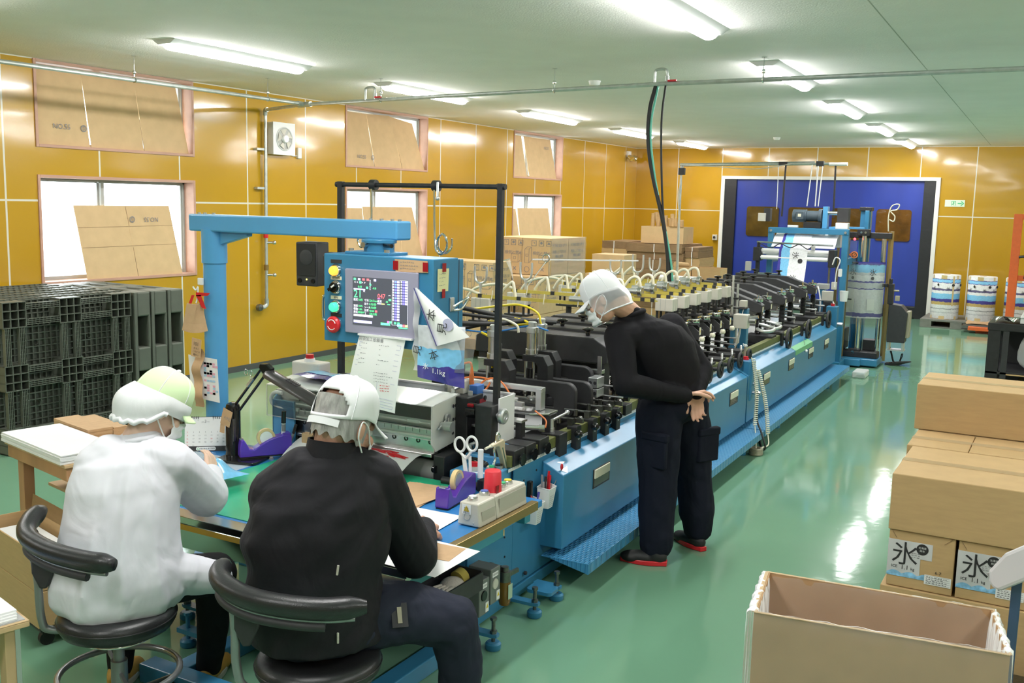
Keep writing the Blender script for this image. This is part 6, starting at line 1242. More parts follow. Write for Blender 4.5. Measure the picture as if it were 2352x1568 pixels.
part('elbow', MB().prism([(-3.295, 1.085), (-3.255, 1.088), (-3.225, 1.07), (-3.238, 1.02), (-3.262, 1.025), (-3.30, 1.065)], fr((0, 3.47, 0), (1, 0, 0), (0, 0, 1)), .03), K['black_gloss'], t, 0, .004)
hx = Vec((.90, -.03, -.30)).normalized(); M = fr((-3.262, 3.455, 1.055), hx, (-.30*0, 1, 0))
s = MB(); pr = [(math.cos(a_)*.042, math.sin(a_)*.036) for a_ in [PI*i/10 for i in range(11)]]
up = Vec((.30, 0, .95)); sd = Vec((0, 1, 0)); o_ = Vec((-3.262, 3.455, 1.035)); rings = []
for k, (d, sc) in enumerate(((0, .7), (.02, 1), (.40, 1), (.42, .8))): rings += [o_+hx*d+sd*(p[0]*sc)+up*(p[1]*sc) for p in pr]
n = 11; s.add(rings, [(j*n+i, j*n+i+1, (j+1)*n+i+1, (j+1)*n+i) for j in range(3) for i in range(n-1)]+[tuple(range(n)), tuple(range(3*n, 4*n))]+[(j*n, (j+1)*n, (j+1)*n+n-1, j*n+n-1) for j in range(3)])
hd = part('lamp_head', s, mat('lamp_black', (.035, .033, .033), .28), t, 40)
s = MB()
for k in range(7): p = o_+hx*(.13+.011*k)+up*.0365; s.bar(p-sd*.018, p+sd*.018, .005, .002, up)
part('vent_slots', s, K['ink'], hd, 0)
part('lamp_tube', MB().cyl(o_+hx*.06-up*.004, o_+hx*.36-up*.004, .010, 12), K['white_gloss'], hd)
c_ = thing('clip', 'small steel bulldog clip gripping the upper arm rod of the lamp', 'clip', (-3.365, 3.455, .985))
part('clip_body', MB().cbox((-3.363, 3.452, .988), (.014, .02, .055), rot('Y', 42)), K['steel'], c_, 0, .002)
part('clip_handle', MB().tube([(-3.36+.012*math.cos(a_*PI/6)-.03, 3.45, 1.035+.014*math.sin(a_*PI/6)) for a_ in range(13)], .002, 5).tube([(-3.36+.010*math.cos(a_*PI/6)+.004, 3.45, 1.03+.014*math.sin(a_*PI/6)) for a_ in range(13)], .002, 5), K['chrome'], c_)
g_ = thing('paper_tag', 'kraft tag marked 4.9 clipped to the lamp pillar', 'tag', (-3.50, 3.42, .73))
part('tag_card', MB().cbox((-3.495, 3.422, .805), (.062, .0015, .082), rot('Y', 17)).cbox((-3.525, 3.425, .755), (.03, .0015, .06), rot('Y', 8)), K['kraft'], g_, 0)
part('writing', MB().text('4.9日', (-3.487, 3.4205, .80), (1, 0, -.28), (.28, 0, 1), .021), K['ink_grey'], g_, 0)
def dispenser(o, d, L_, m, label, r_roll, mr, core):
 t = thing('tape_dispenser', label, 'tape dispenser', tuple(o), 'tape dispensers')
 d = Vec(d).normalized(); M = fr(o, d, (0, 0, 1)); w_ = .062; k = L_/.24
 pts = [(0, 0), (.24, 0), (.24, .085)]+[(.232, .095), (.20, .098), (.19, .092)]+[(.19-.125*i/8, .092-.058*(i/8)**1.6) for i in range(1, 9)]+[(.045, .040), (.028, .072), (.020, .086), (.008, .084), (.002, .05)]
 pts = [(x*k, y) for x, y in pts]
 s = MB().prism(pts, M @ Mat.Translation((0, 0, -w_/2)), w_); part('body', s, m, t, 40, .004)
 part('rubber_base', MB().prism([(.004*k, -.006), (.236*k, -.006), (.236*k, .004), (.004*k, .004)], M @ Mat.Translation((0, 0, -w_/2+.003)), w_-.006), K['black_rubber'], t, 0)
 c = M @ Vec((.125*k, .085, 0)); ax = M.to_3x3() @ Vec((0, 0, 1))
 part('tape_roll', MB().lathe([(r_roll*.72, -.010), (r_roll, -.010), (r_roll, .010), (r_roll*.72, .010), (r_roll*.72, -.010)], 32, c, ax), mr, t, 40)
 part('roll_core', MB().lathe([(0, -.011), (r_roll*.70, -.011), (r_roll*.70, .011), (0, .011)], 24, c, ax), core, t)
 part('cutter_blade', MB().prism([(.006*k, .083), (.020*k, .088), (.020*k, .091), (.004*k, .088)], M @ Mat.Translation((0, 0, -.014)), .028), K['steel'], t, 0)
 return t, M, k
td, M, k = dispenser((-3.42, 3.425, TZ+.022), (.57, .82, 0), .25, K['violet'], 'violet tape dispenser standing on the base of the desk lamp', .044, K['tape_roll'], K['white_gloss'])
part('pen_well', MB().prism(rrect(.20*k, .236*k, .088, .104, .004), M @ Mat.Translation((0, 0, -.028)), .056), K['violet'], td, 0, .003)
p = M @ Vec((.205*k, .06, 0)); q = thing('marker_pen', 'thick black and white marker standing in the violet tape dispenser', 'pen', tuple(p))
part('barrel', MB().cyl(p, p+Vec((.004, 0, .09)), .010, 14), K['white_plastic'], q); part('cap', MB().cyl(p+Vec((.004, 0, .09)), p+Vec((.007, 0, .150)), .0115, 14), K['black_gloss'], q); part('pen_print', MB().cyl(p+Vec((.0035, 0, .05)), p+Vec((.004, 0, .085)), .0103, 14), K['ink_grey'], q)
td, M, k = dispenser((-2.185, 3.325, TZ+.007), (-.10, 1, 0), .265, K['purple'], 'purple tape dispenser on the blue table beside the beige switch box', .046, K['tape_roll'], K['alu'])
p = M @ Vec((.232*k, .09, .0))
q = thing('scissors', 'white-handled scissors standing in the back of the purple tape dispenser', 'scissors', tuple(p-Vec((0, 0, .02))))
part('blade', MB().bar(p+Vec((-.012, 0, -.03)), p+Vec((-.030, .0, .075)), .020, .006, (0, 1, 0)).bar(p+Vec((.006, .004, -.03)), p+Vec((.0, .004, .075)), .014, .006, (0, 1, 0)), K['white_gloss'], q, 0, .002)
for (dx_, dz_) in ((-.050, .118), (.012, .130)): c = p+Vec((dx_, 0, dz_)); part('handle', MB().tube([c+Vec((.026*math.cos(a_*PI/10), 0, .032*math.sin(a_*PI/10))) for a_ in range(20)], .0058, 8, closed=True).cyl(c+Vec((.0, 0, -.032)), p+Vec((-.018, 0, .06)), .006, 8), K['white_gloss'], q, 60)
q = thing('white_tube', 'white paper-wrapped tube standing behind the purple tape dispenser', 'tube', tuple(p+Vec((.045, .02, -.02)))); part('tube', MB().cyl(p+Vec((.045, .02, -.02)), p+Vec((.045, .02, .105)), .0125, 16), K['paper'], q)
def flat(name, label, cat, pts, z, m, group=None, th=.001):
 s = MB().prism(pts, Mat.Translation((0, 0, z)), th); return solo(name, label, cat, s, m, (sum(p[0] for p in pts)/len(pts), sum(p[1] for p in pts)/len(pts), z), group, smooth=0)
for i, a in enumerate((0, 2.5, 6, 9)):
 c = Vec((-2.40, 3.43)); R2 = Mat.Rotation(math.radians(8-a*1.4), 2)
 pts = [tuple(c+R2 @ Vec(p)+Vec((.006*i, -.008*i))) for p in ((-.105, -.17), (.105, -.17), (.105, .17), (-.105, .17))]
 flat('kraft_envelope', ['bottom kraft envelope of the fanned pile on the table', 'second kraft envelope up in the fanned pile on the table', 'third kraft envelope up in the fanned pile on the table', 'top kraft envelope of the fanned pile on the table'][i], 'envelope', pts, TZ+.0035+.0015*i, K['kraft'], 'kraft envelopes on the table', .0012)
flat('paper_sheet', 'plain white sheet on the blue table under the seated man\'s hand', 'paper', [(-2.335, 3.02), (-2.042, 3.005), (-2.062, 3.295), (-2.34, 3.285)], TZ+.0042, K['paper'])
flat('paper_sheet', 'large white sheet overhanging the table corner', 'paper', [(-2.18, 2.70), (-1.787, 2.685), (-1.79, 2.985), (-2.15, 3.0)], TZ+.0045, K['paper'])
flat('kraft_envelope', 'single kraft envelope lying on the overhanging white sheet', 'envelope', [(-2.06, 2.80), (-1.828, 2.835), (-1.845, 2.975), (-2.05, 2.965)], TZ+.0062, K['kraft'])
flat('paper_tag', 'small kraft tag lying on the blue table by the woman\'s hand', 'tag', [(-3.60, 3.22), (-3.50, 3.19), (-3.46, 3.26), (-3.55, 3.31)], TZ+.004, K['kraft'])
t = thing('ice_bag', 'crumpled ice bag in violet and blue under the woman\'s hands', 'bag', (-3.25, 3.04, TZ+.003))
part('bag_film', MB().grid(lambda u_, v_: (-3.36+.22*u_+.05*v_, 2.92+.24*v_, TZ+.05+.07*math.sin(PI*u_)*math.sin(PI*v_)*(1+.3*math.sin(13*u_+9*v_))), 14, 14), band_mat('bag_table', 0, [(-.3, WH), (.0, VI), (.04, IC)], 1, .15), t, 40)
t = thing('operator_box', 'beige push-button box with a big red cap on the table\'s aisle edge', 'switch box', (-1.975, 3.40, TZ))
s = MB()
for (y0, y1) in ((3.205, 3.337), (3.34, 3.59)):
 pr = [(-2.03, TZ+.004), (-1.925, TZ+.004), (-1.937, TZ+.098), (-2.02, TZ+.098)]; s.prism(pr, fr((0, y1, 0), (1, 0, 0), (0, 0, 1)), y1-y0)
part('box', s, K['beige'], t, 0, .006)
part('box_inset', MB().box(-1.9285, -1.9275, 3.225, 3.325, TZ+.012, TZ+.065).box(-1.9285, -1.9275, 3.36, 3.58, TZ+.012, TZ+.085), mat('beige_dark', (.50, .47, .41), .45), t, 0)
part('cable_knockout', MB().tube([(-1.985+.014*math.cos(a_*PI/10), 3.2035, TZ+.042+.014*math.sin(a_*PI/10)) for a_ in range(20)], .0014, 4, closed=True).lathe([(.004, 0), (.003, .002), (0, .002)], 8, (-1.955, 3.2045, TZ+.018), (0, -1, 0)), K['grey_paint'], t)
for (y, m) in ((3.245, K['white_plastic']), (3.335, mat('btn_blue', (.10, .18, .55), .4)), (3.475, K['green']), (3.525, K['yellow'])):
 s = MB().lathe([(.021, 0), (.021, .012), (.018, .015), (.015, .015)], 18, (-1.985, y, TZ+.098)); bq_ = part('button_collar', s, K['steel'], t); part('button', MB().cyl((-1.985, y, TZ+.108), (-1.985, y, TZ+.116), .016, 18), m, bq_)
part('red_cap', MB().lathe([(.037, 0), (.034, .082), (.031, .086), (0, .086)], 28, (-1.985, 3.40, TZ+.098)), mat('cap_red', (.72, .035, .055), .35), t)
part('red_tape', MB().box(-1.952, -1.950, 3.37, 3.392, TZ+.055, TZ+.13), K['red_tape'], t, 0)
wl_ = part('warning_label', MB().box(-2.007, -1.967, 3.2025, 3.2045, TZ+.052, TZ+.09), K['paper'], t, 0)
part('warning_triangle', MB().add([(-2.001, 3.202, TZ+.063), (-1.973, 3.202, TZ+.063), (-1.987, 3.202, TZ+.087)], [(0, 1, 2)]), K['yellow'], wl_, 0)
part('warning_text', MB().text('感電注意', (-1.987, 3.202, TZ+.057), (1, 0, 0), (0, 0, 1), .008).text('ϟ', (-1.987, 3.2015, TZ+.071), (1, 0, 0), (0, 0, 1), .018), K['ink'], wl_, 0)
t = thing('crank_unit', 'stepped blue cutter drive with a crank, red knob and push buttons', 'machine', (-.25, 3.78, .45), mach=True)
part('housing', MB().box(-.34, -.13, 3.69, 3.86, .47, .66).box(-.36, -.14, 3.86, 3.98, .47, .70).box(-.36, -.20, 3.93, 4.04, .70, .735), K['blue_light'], t, 0, .006)
part('feed_roller', MB().cyl((-.36, 3.665, .615), (-.15, 3.665, .615), .018, 14).box(-.165, -.135, 3.64, 3.69, .59, .65), K['black_iron'], t)
part('housing_label', MB().cbox((-.20, 3.715, .661), (.07, .015, .002), rot('Z', 20)), K['paper'], t, 0)
b1_ = part('selector_switch', MB().lathe([(.026, 0), (.022, .018), (0, .018)], 20, (-.245, 3.745, .66)), K['grey_paint'], t); part('red_knob', MB().cbox((-.245, 3.745, .688), (.036, .016, .024), rot('Z', 25)), K['red'], b1_, 0, .003)
b1_ = part('push_button', MB().lathe([(.020, 0), (.020, .010), (.017, .012), (0, .012)], 20, (-.185, 3.80, .66)), K['steel'], t); part('green_cap', MB().cyl((-.185, 3.80, .67), (-.185, 3.80, .678), .015, 16), K['green'], b1_)
b1_ = part('push_button', MB().lathe([(.022, 0), (.022, .014), (.018, .016), (0, .016)], 20, (-.165, 3.835, .66)), K['steel'], t); part('black_cap', MB().cyl((-.165, 3.835, .672), (-.165, 3.835, .679), .016, 16), K['black_gloss'], b1_)
part('crank_arm', MB().cyl((-.345, 3.88, .735), (-.30, 4.0, .765), .009, 10).ball((-.30, 4.0, .765), .013, 10, 8).cyl((-.30, 4.0, .735), (-.30, 4.0, .765), .010, 10).cyl((-.345, 3.88, .70), (-.345, 3.88, .74), .011, 10), K['alu'], t)
part('crank_handle', MB().cyl((-.33, 3.80, .70), (-.285, 3.79, .695), .008, 10), K['alu'], t); part('handle_grip', MB().lathe([(0, 0), (.013, .002), (.017, .03), (.015, .085), (.010, .095), (0, .096)], 16, (-.285, 3.79, .695), (1, -.15, -.12)), K['black_gloss'], t, 60)
t = thing('air_gun', 'beige and green air blow gun hung upright at the end of the machine rail', 'air gun', (-.15, 3.84, .64), mach=True)
part('gun_body', MB().prism([(3.735, .792), (3.83, .80), (3.845, .79), (3.845, .755), (3.885, .655), (3.865, .645), (3.805, .755), (3.79, .775), (3.735, .782)], fr((-.165, 0, 0), (0, 1, 0), (0, 0, 1)), .026), mat('gun_beige', (.60, .50, .34), .4), t, 0, .004)
part('gun_grip', MB().prism([(3.815, .765), (3.825, .765), (3.872, .655), (3.865, .65)], fr((-.1665, 0, 0), (0, 1, 0), (0, 0, 1)), .029), mat('gun_green', (.10, .17, .13), .5), t, 0, .002)
part('gun_nozzle', MB().cyl((-.152, 3.74, .787), (-.152, 3.685, .785), .006, 10).cyl((-.152, 3.76, .788), (-.152, 3.73, .787), .009, 10), K['ivory'], t)
part('gun_trigger', MB().tube(spline([(-.152, 3.805, .825), (-.152, 3.79, .835), (-.152, 3.78, .80), (-.152, 3.765, .76), (-.152, 3.775, .72), (-.152, 3.76, .695)], 5), .006, 8).tube(spline([(-.152, 3.805, .825), (-.152, 3.815, .815), (-.152, 3.81, .80)], 4), .005, 6), K['chrome'], t, 60)
part('gun_hose', MB().tube(spline([(-.152, 3.88, .65), (-.152, 3.89, .625), (-.17, 3.86, .61), (-.19, 3.80, .63), (-.19, 3.775, .68)]), .007, 8), K['ivory'], t, 60)
def basket(v, u, z, label, pens):
 t = thing('pen_basket', label, 'basket', (v, u, z), 'pen baskets', True)
 s = MB(); a, b_ = .032, .042
 vs = [(v-.0, u-a*.85, z), (v+.052, u-a*.75, z), (v+.052, u+a*.75, z), (v, u+a*.85, z), (v, u-b_, z+.105), (v+.065, u-b_*.92, z+.10), (v+.065, u+b_*.92, z+.10), (v, u+b_, z+.115)]
 s.add(vs, [(3, 2, 1, 0), (0, 1, 5, 4), (1, 2, 6, 5), (2, 3, 7, 6), (3, 0, 4, 7)]); part('basket', s, K['white_plastic'], t, 0)
 s = MB()
 for k in range(6):
  for j in range(5): p = Vec(vs[1]).lerp(Vec(vs[2]), .2+.15*j).lerp(Vec(vs[5]).lerp(Vec(vs[6]), .2+.15*j), .08+.105*k); s.lathe([(.0022, 0), (0, 0)], 6, p+Vec((.0008, 0, 0)), (1, 0, 0))
 part('perforations', s, K['ink_grey'], t, 0)
 part('rim', MB().tube([vs[4], vs[5], vs[6], vs[7]], .0025, 6, closed=True), K['white_gloss'], t)
 for (dv, du, h, m, tilt, lb) in pens:
  p = Vec((v+dv, u+du, z+.02)); q_ = Vec((v+dv+tilt*.3, u+du+tilt, z+h))
  g = thing('pen', lb, 'pen', tuple(p), 'pens in the baskets', True); part('barrel', MB().cyl(p, p.lerp(q_, .8), .0048, 10), K[m], g); part('cap', MB().cyl(p.lerp(q_, .8), q_, .0055, 10, .004).bar(p.lerp(q_, .82)+Vec((.006, 0, 0)), q_+Vec((.006, 0, 0)), .003, .003), K[m if m != 'white_plastic' else 'ink'], g)
basket(-.092, 4.13, .415, 'upper white pen basket hung on the blue machine side, holding many pens', [(.02, -.022, .165, 'ink_grey', -.008, 'grey pen at the near side of the upper pen basket'), (.03, -.008, .155, 'ink', -.003, 'black pen in the upper basket, beside the grey pen'), (.02, .004, .15, 'white_plastic', .0, 'white-barrelled pen in the upper pen basket'), (.035, .016, .155, 'red', .004, 'thin red pen in the upper pen basket'), (.02, .024, .17, 'red', .010, 'taller red pen at the far side of the upper pen basket')])
basket(-.105, 4.03, .362, 'lower white pen basket next to the beige switch box', [(.03, .012, .145, 'blue_ink', .018, 'blue pen leaning in the lower pen basket')])
t = thing('red_marker_flag', 'small red tag on a wire sticking out of the upper pen basket', 'tag', (-.05, 4.16, .45), mach=True)
part('wire', MB().cyl((-.05, 4.16, .49), (-.03, 4.22, .585), .0016, 6), K['steel'], t); part('flag', MB().ball((-.028, 4.224, .598), .011, 10, 8, (.6, 1, 1.6)), K['red'], t, 60)
t = thing('black_hook', 'black plastic hook and red rag piece between the switch box and the baskets', 'hook', (-.112, 4.04, .45), mach=True)
part('hook', MB().box(-.118, -.095, 4.03, 4.055, .47, .56), K['black_gloss'], t, 0, .006); part('red_scrap', MB().add([(-.09, 4.02, .50), (-.09, 4.06, .46), (-.085, 4.01, .455)], [(0, 2, 1)]), K['red'], t, 0)
s = MB().box(-.1185, -.117, 4.06, 4.20, .345, .40); solo('rating_plate', 'small grey metal rating plate behind the lower pen basket', 'plate', s, K['dark_steel'], (-.118, 4.13, .345), mach=True)
t = thing('rubber_band_bunch', 'row of yellowish rubber bands hooked over the blue rim under the table', 'rubber bands', (-.11, 3.72, .36), mach=True)
s = MB()
for k in range(6): s.bar((-.112, 3.66+.028*k, .395), (-.104, 3.645+.028*k, .365), .007, .003)
part('bands', s, mat('rubber_band', (.62, .50, .22), .5), t)
t = thing('paper_bag', 'small folded brown paper bag standing behind the violet tape dispenser', 'bag', (-3.17, 3.655, TZ))
part('bag', MB().box(-3.215, -3.125, 3.64, 3.675, TZ, TZ+.125), K['kraft'], t, 0, .002); part('bag_fold', MB().box(-3.145, -3.143, 3.637, 3.641, TZ+.002, TZ+.124), K['card_dark'], t, 0)
t = thing('marking_stick', 'thin grey stick with a dark grip leaning behind the marker', 'stick', (-3.30, 3.66, TZ))
part('stick', MB().cyl((-3.33, 3.66, TZ), (-3.285, 3.66, TZ+.11), .006, 8), K['grey_paint'], t); part('grip', MB().cyl((-3.285, 3.66, TZ+.11), (-3.268, 3.66, TZ+.155), .0075, 8), K['black_plate'], t)
# ================================================================ plastic pallets standing on edge by the wall
def pallet_mesh(L_=1.10, T=.15):
 """moulded pallet lying in local yz (standing on edge), thickness along x from 0 (deck) to T (feet)"""
 g = MB(); h = L_/2; F = []
 g.box(0, .018, -h, h, 0, L_)                                          # deck
 for k in range(23): z = .012+k*(L_-.024)/22; g.box(.018, .045, -h, h, z-.004, z+.004); y = -h+.012+k*(L_-.024)/22; g.box(.018, .044, y-.004, y+.004, 0, L_)
 pos = (.10, .55, 1.0)
 for a in pos:
  for b_ in pos:                                                    # nine hollow feet with 3 x 3 cells
   f = MB(); F.append(f); y0, y1, z0, z1 = a-h-.092, a-h+.092, b_-.092, b_+.092
   y0, y1, z0, z1 = max(y0, -h), min(y1, h), max(z0, 0), min(z1, L_)
   w_ = .006
   for k in range(4): y = y0+(y1-y0-w_)*k/3; f.box(.04, T, y, y+w_, z0, z1); z = z0+(z1-z0-w_)*k/3; f.box(.0405, T-.0005, y0, y1, z, z+w_)
 r = MB()
 for a in pos:                                                         # ribbed skids joining the feet
  for s_ in (-.055, .055):
   for (c0, c1) in ((.192, .458), (.642, .908)):
    for d in (-.020, -.007, .006, .019):
     r.box(T-.035, T-.002, c0-h, c1-h, a+s_+d-.0025, a+s_+d+.0025); r.box(T-.035, T-.002, a-h+s_+d-.0025, a-h+s_+d+.0025, c0, c1)
    for q in range(9):
     y = c0+(c1-c0)*(q+.5)/9; r.box(T-.033, T-.006, y-h-.002, y-h+.002, a+s_-.022, a+s_+.022); r.box(T-.033, T-.006, a-h+s_-.022, a-h+s_+.022, y-.002, y+.002)
 for a in (.325, .775):
  for b_ in (.325, .775): g.lathe([(.016, .045), (.02, .05), (.02, .02)], 14, (0, a-h, b_), (1, 0, 0))
 return g, F, r
def xform(mb, M): mb.v = [tuple(M @ Vec(p)) for p in mb.v]; return mb
g, f, r = pallet_mesh()
lab = ['front dark green plastic pallet standing on edge, its ribbed underside toward the room', 'second plastic pallet on edge, close behind the front one', 'third plastic pallet on edge counted from the room side', 'fourth plastic pallet on edge counted from the room side', 'fifth plastic pallet on edge counted from the room side', 'sixth plastic pallet on edge counted from the room side', 'plastic pallet on edge closest to the wall']
M = Mat.Translation((-6.58, 4.765, 0))
first = thing('plastic_pallet', lab[0], 'pallet', (-6.58, 4.765, 0), 'plastic pallets standing on edge')
part('pallet_deck', xform(g, M), K['pallet'], first, 0); [part('pallet_foot', xform(q, M), K['pallet'], first, 0) for q in f]; part('pallet_skids', xform(r, M), K['pallet'], first, 0)
for k in range(1, 7): dup(first, (-.152*k, 0, 0), lab[k])
def edge_pallet(y, lb):
 t = thing('plastic_pallet', lb, 'pallet', (-6.97, y, 0), 'plastic pallets standing on edge')
 s = MB(); x0, x1 = -7.52, -6.425
 s.box(x0, x1, y, y+.03, 0, 1.09); part('pallet_deck', s, K['pallet'], t, 0, .006)
 s = MB()
 for z0, z1 in ((0, .20), (.455, .645), (.895, 1.09)):
  for a, b_ in ((x0, x0+.18), (-7.06, -6.88), (x1-.20, x1)): s.box(a, b_, y+.03, y+.158, z0, z1)
 s.box(x0, x1, y+.135, y+.158, .0, .20).box(x0, x1, y+.135, y+.158, .455, .645).box(x0, x1, y+.135, y+.158, .895, 1.09).box(x1-.2, x1, y+.135, y+.158, .0, 1.09)
 part('pallet_feet', s, K['pallet'], t, 0, .012)
for k in range(3): edge_pallet(5.335+.168*k, ['plastic pallet seen edge-on, first past the ribbed pallet face', 'plastic pallet seen edge-on, middle of three', 'plastic pallet seen edge-on, farthest of three'][k])
# ================================================================ wooden stand with paper stacks, boxes on a dolly, table with printed bags
A = math.radians(-12); RZ = lambda o: Mat.Translation(Vec(o)) @ Mat.Rotation(A, 4, 'Z')
M = RZ((-4.25, 2.775, 0))
t = thing('wooden_stand', 'rough timber stand carrying paper stacks behind the woman in white', 'stand', tuple(M @ Vec((.33, .3, 0))))
s = MB().box(.0, .60, .01, .05, .64, .70, M).box(.0, .04, .05, .46, .64, .70, M).box(.56, .60, .05, .46, .64, .70, M).box(.0, .60, .42, .46, .64, .70, M); part('apron', s, K['wood'], t, 0, .003)
part('top_board', MB().box(-.01, .61, .0, .47, .70, .714, M), K['wood_pale'], t, 0, .002)
for x in (.005, .535):
 for y in (.05, .40): part('leg', MB().box(x, x+.06, y, y+.05, 0, .70, M), K['wood'], t, 0, .003)
part('lower_shelf', MB().box(.02, .58, .18, .44, .47, .485, M), K['wood_pale'], t, 0, .002)
def pstack(name, label, cat, o, w_, d_, z, n, th, m, seed):
 s = MB(); r_ = random.Random(seed)
 for k in range(n):
  a, b_ = r_.uniform(-.0025, .0025), r_.uniform(-.0025, .0025); s.box(o[0]+a, o[0]+w_+a, o[1]+b_, o[1]+d_+b_, z+th*k, z+th*(k+1)-.0004, M)
 q = thing(name, label, cat, tuple(M @ Vec((o[0]+w_/2, o[1]+d_/2, z)))); part('sheets', s, m, q, 0); return q
pstack('paper_stack', 'thick stack of white paper on the timber stand', 'paper stack', (-.015, -.01), .61, .27, .715, 9, .0045, K['paper'], 4)
pstack('kraft_stack', 'tall stack of kraft envelopes behind the white paper on the timber stand', 'paper stack', (-.11, .275), .36, .12, .715, 8, .006, K['kraft'], 6)
pstack('kraft_stack', 'second lower kraft stack farther along the timber stand', 'paper stack', (-.09, .40), .34, .07, .715, 7, .006, K['kraft'], 7)
t = thing('drink_bottle', 'pale blue drink bottle standing under the timber stand beside the chair', 'bottle', tuple(M @ Vec((.50, .30, .485))))
part('bottle', MB().lathe([(0, 0), (.032, 0), (.034, .01), (.034, .17), (.026, .19), (.0, .195)], 20, M @ Vec((.50, .30, .485))), mat('bottle_blue', (.28, .44, .48), .3), t)
part('bottle_cap', MB().lathe([(.027, .185), (.027, .215), (0, .217)], 20, M @ Vec((.50, .30, .485))), mat('bottle_cap', (.22, .34, .38), .35), t)
t = thing('plastic_bag', 'crumpled white plastic bag under the timber stand', 'bag', tuple(M @ Vec((.42, .26, .485))))
part('bag', MB().grid(lambda u_, v_: M @ Vec((.34+.12*u_, .20+.14*v_, .487+.07*math.sin(PI*u_)*(.6+.4*math.sin(8*v_+5*u_)))), 9, 9), K['film_milky'], t, 0)
def carton(name, label, o, sx, sy, sz, ang=0, m='card', group=None, tape=True, cat='cardboard box', open_=False):
 Q = Mat.Translation(Vec(o)) @ Mat.Rotation(math.radians(ang), 4, 'Z'); t = thing(name, label, cat, tuple(Q @ Vec((sx/2, sy/2, 0))), group)
 if not open_: part('carton', MB().box(0, sx, 0, sy, 0, sz, Q), K[m], t, 0, .004)
 else:
  w_ = .006; s = MB().box(0, sx, 0, w_, 0, sz, Q).box(0, sx, sy-w_, sy, 0, sz, Q).box(0, w_, w_, sy-w_, 0, sz, Q).box(sx-w_, sx, w_, sy-w_, 0, sz, Q).box(w_, sx-w_, w_, sy-w_, 0, w_, Q); part('carton', s, K[m], t, 0)
 if tape and not open_:
  part('flap_seam', MB().box(0.002, sx-.002, sy/2-.0015, sy/2+.0015, sz, sz+.0008, Q), K['card_dark'], t, 0)
  part('packing_tape', MB().box(-.0006, sx+.0006, sy/2-.03, sy/2+.03, sz-.06, sz+.0012, Q), K['tape_clear'], t, 0)
 return t, Q
K['tape_clear'] = clear('tape_clear', (.80, .66, .42), .22, .15)
t = thing('dolly', 'low black wheeled dolly carrying cardboard boxes at the left', 'dolly', (-3.95, 2.6, 0)); Q = Mat.Translation((-4.11, 2.57, 0)) @ Mat.Rotation(math.radians(-14), 4, 'Z')
part('deck', MB().box(.0, .58, 0, .215, .075, .098, Q), K['black_plate'], t, 0, .004)
for x in (.06, .53):
 for y in (.04, .175): part('caster', MB().cyl(Q @ Vec((x-.012, y, .03)), Q @ Vec((x+.012, y, .03)), .03, 18).box(x-.018, x+.018, y-.02, y+.02, .05, .075, Q), K['black_rubber'], t)
bx_, _ = carton('cardboard_box', 'lower cardboard box on the dolly behind the left stool', (-4.12, 2.56, .099), .60, .22, .155, -14)
ob, Q = carton('cardboard_box', 'open cardboard box of white sheets, upper one on the dolly', (-4.12, 2.56, .257), .60, .22, .165, -14, open_=True)
part('flap', MB().add([Q @ Vec(p) for p in ((0, .214, .165), (.50, .214, .165), (.50, .225, .235), (0, .225, .235))], [(0, 1, 2, 3), (3, 2, 1, 0)]), K['card'], ob, 0)
solo('paper_stack', 'white paper lying inside the open box on the dolly', 'paper stack', MB().box(.05, .55, .03, .19, .007, .12, Q), K['paper'], tuple(Q @ Vec((.3, .2, .007))))
t = thing('side_table', 'small pale timber table at the lower left corner holding printed sheets', 'table', (-3.05, 1.75, 0))
Q = Mat.Translation((-3.05, 1.70, 0)) @ Mat.Rotation(math.radians(-14), 4, 'Z')
part('table_top', MB().box(-.33, .30, -.16, .20, .535, .552, Q).box(-.33, .30, -.16, .20, .552, .556, Q), K['wood_pale'], t, 0, .002)
part('top_sheet', MB().box(-.32, .29, -.15, .19, .556, .559, Q), mat('grey_sheet', (.45, .45, .45), .6), t, 0)
for x in (-.30, .215):
 for y in (-.14, .135): part('leg', MB().box(x, x+.055, y, y+.045, 0, .535, Q), K['wood_pale'], t, 0, .003)
part('leg_edge', MB().box(.27, .273, .165, .18, 0, .53, Q), K['alu'], t, 0)
for k in range(4):
 q = thing('printed_sheet', ['lowest printed ice-bag sheet of the pile at the lower left', 'second printed ice-bag sheet up in the pile at the lower left', 'third printed ice-bag sheet up in the pile at the lower left', 'top ice-bag sheet, violet and blue, on the table at the lower left'][k], 'printed sheet', tuple(Q @ Vec((-.05, .02, .56+.006*k))), 'printed sheets on the corner table')
 d = .008*k; part('sheet', MB().box(-.30-d*.3, .285-d, -.12+d*.5, .17+d*.3, .560+.006*k, .5655+.006*k, Q), K['paper'], q, 0)
 if k == 3:
  z = .5858-.0018+.0003; part('violet_print', MB().box(-.27, .235, -.09, .04, .5836, .5842, Q), K['blue_ink'], q, 0)
  part('ice_print', MB().grid(lambda u_, v_: Q @ Vec((-.27+.505*u_, .035+.09*v_+.006*math.sin(40*u_)*(v_ < .5), .5846)), 30, 3), mat('ice_blue', (.16, .48, .80), .4, var=.5, vscale=30), q, 0)
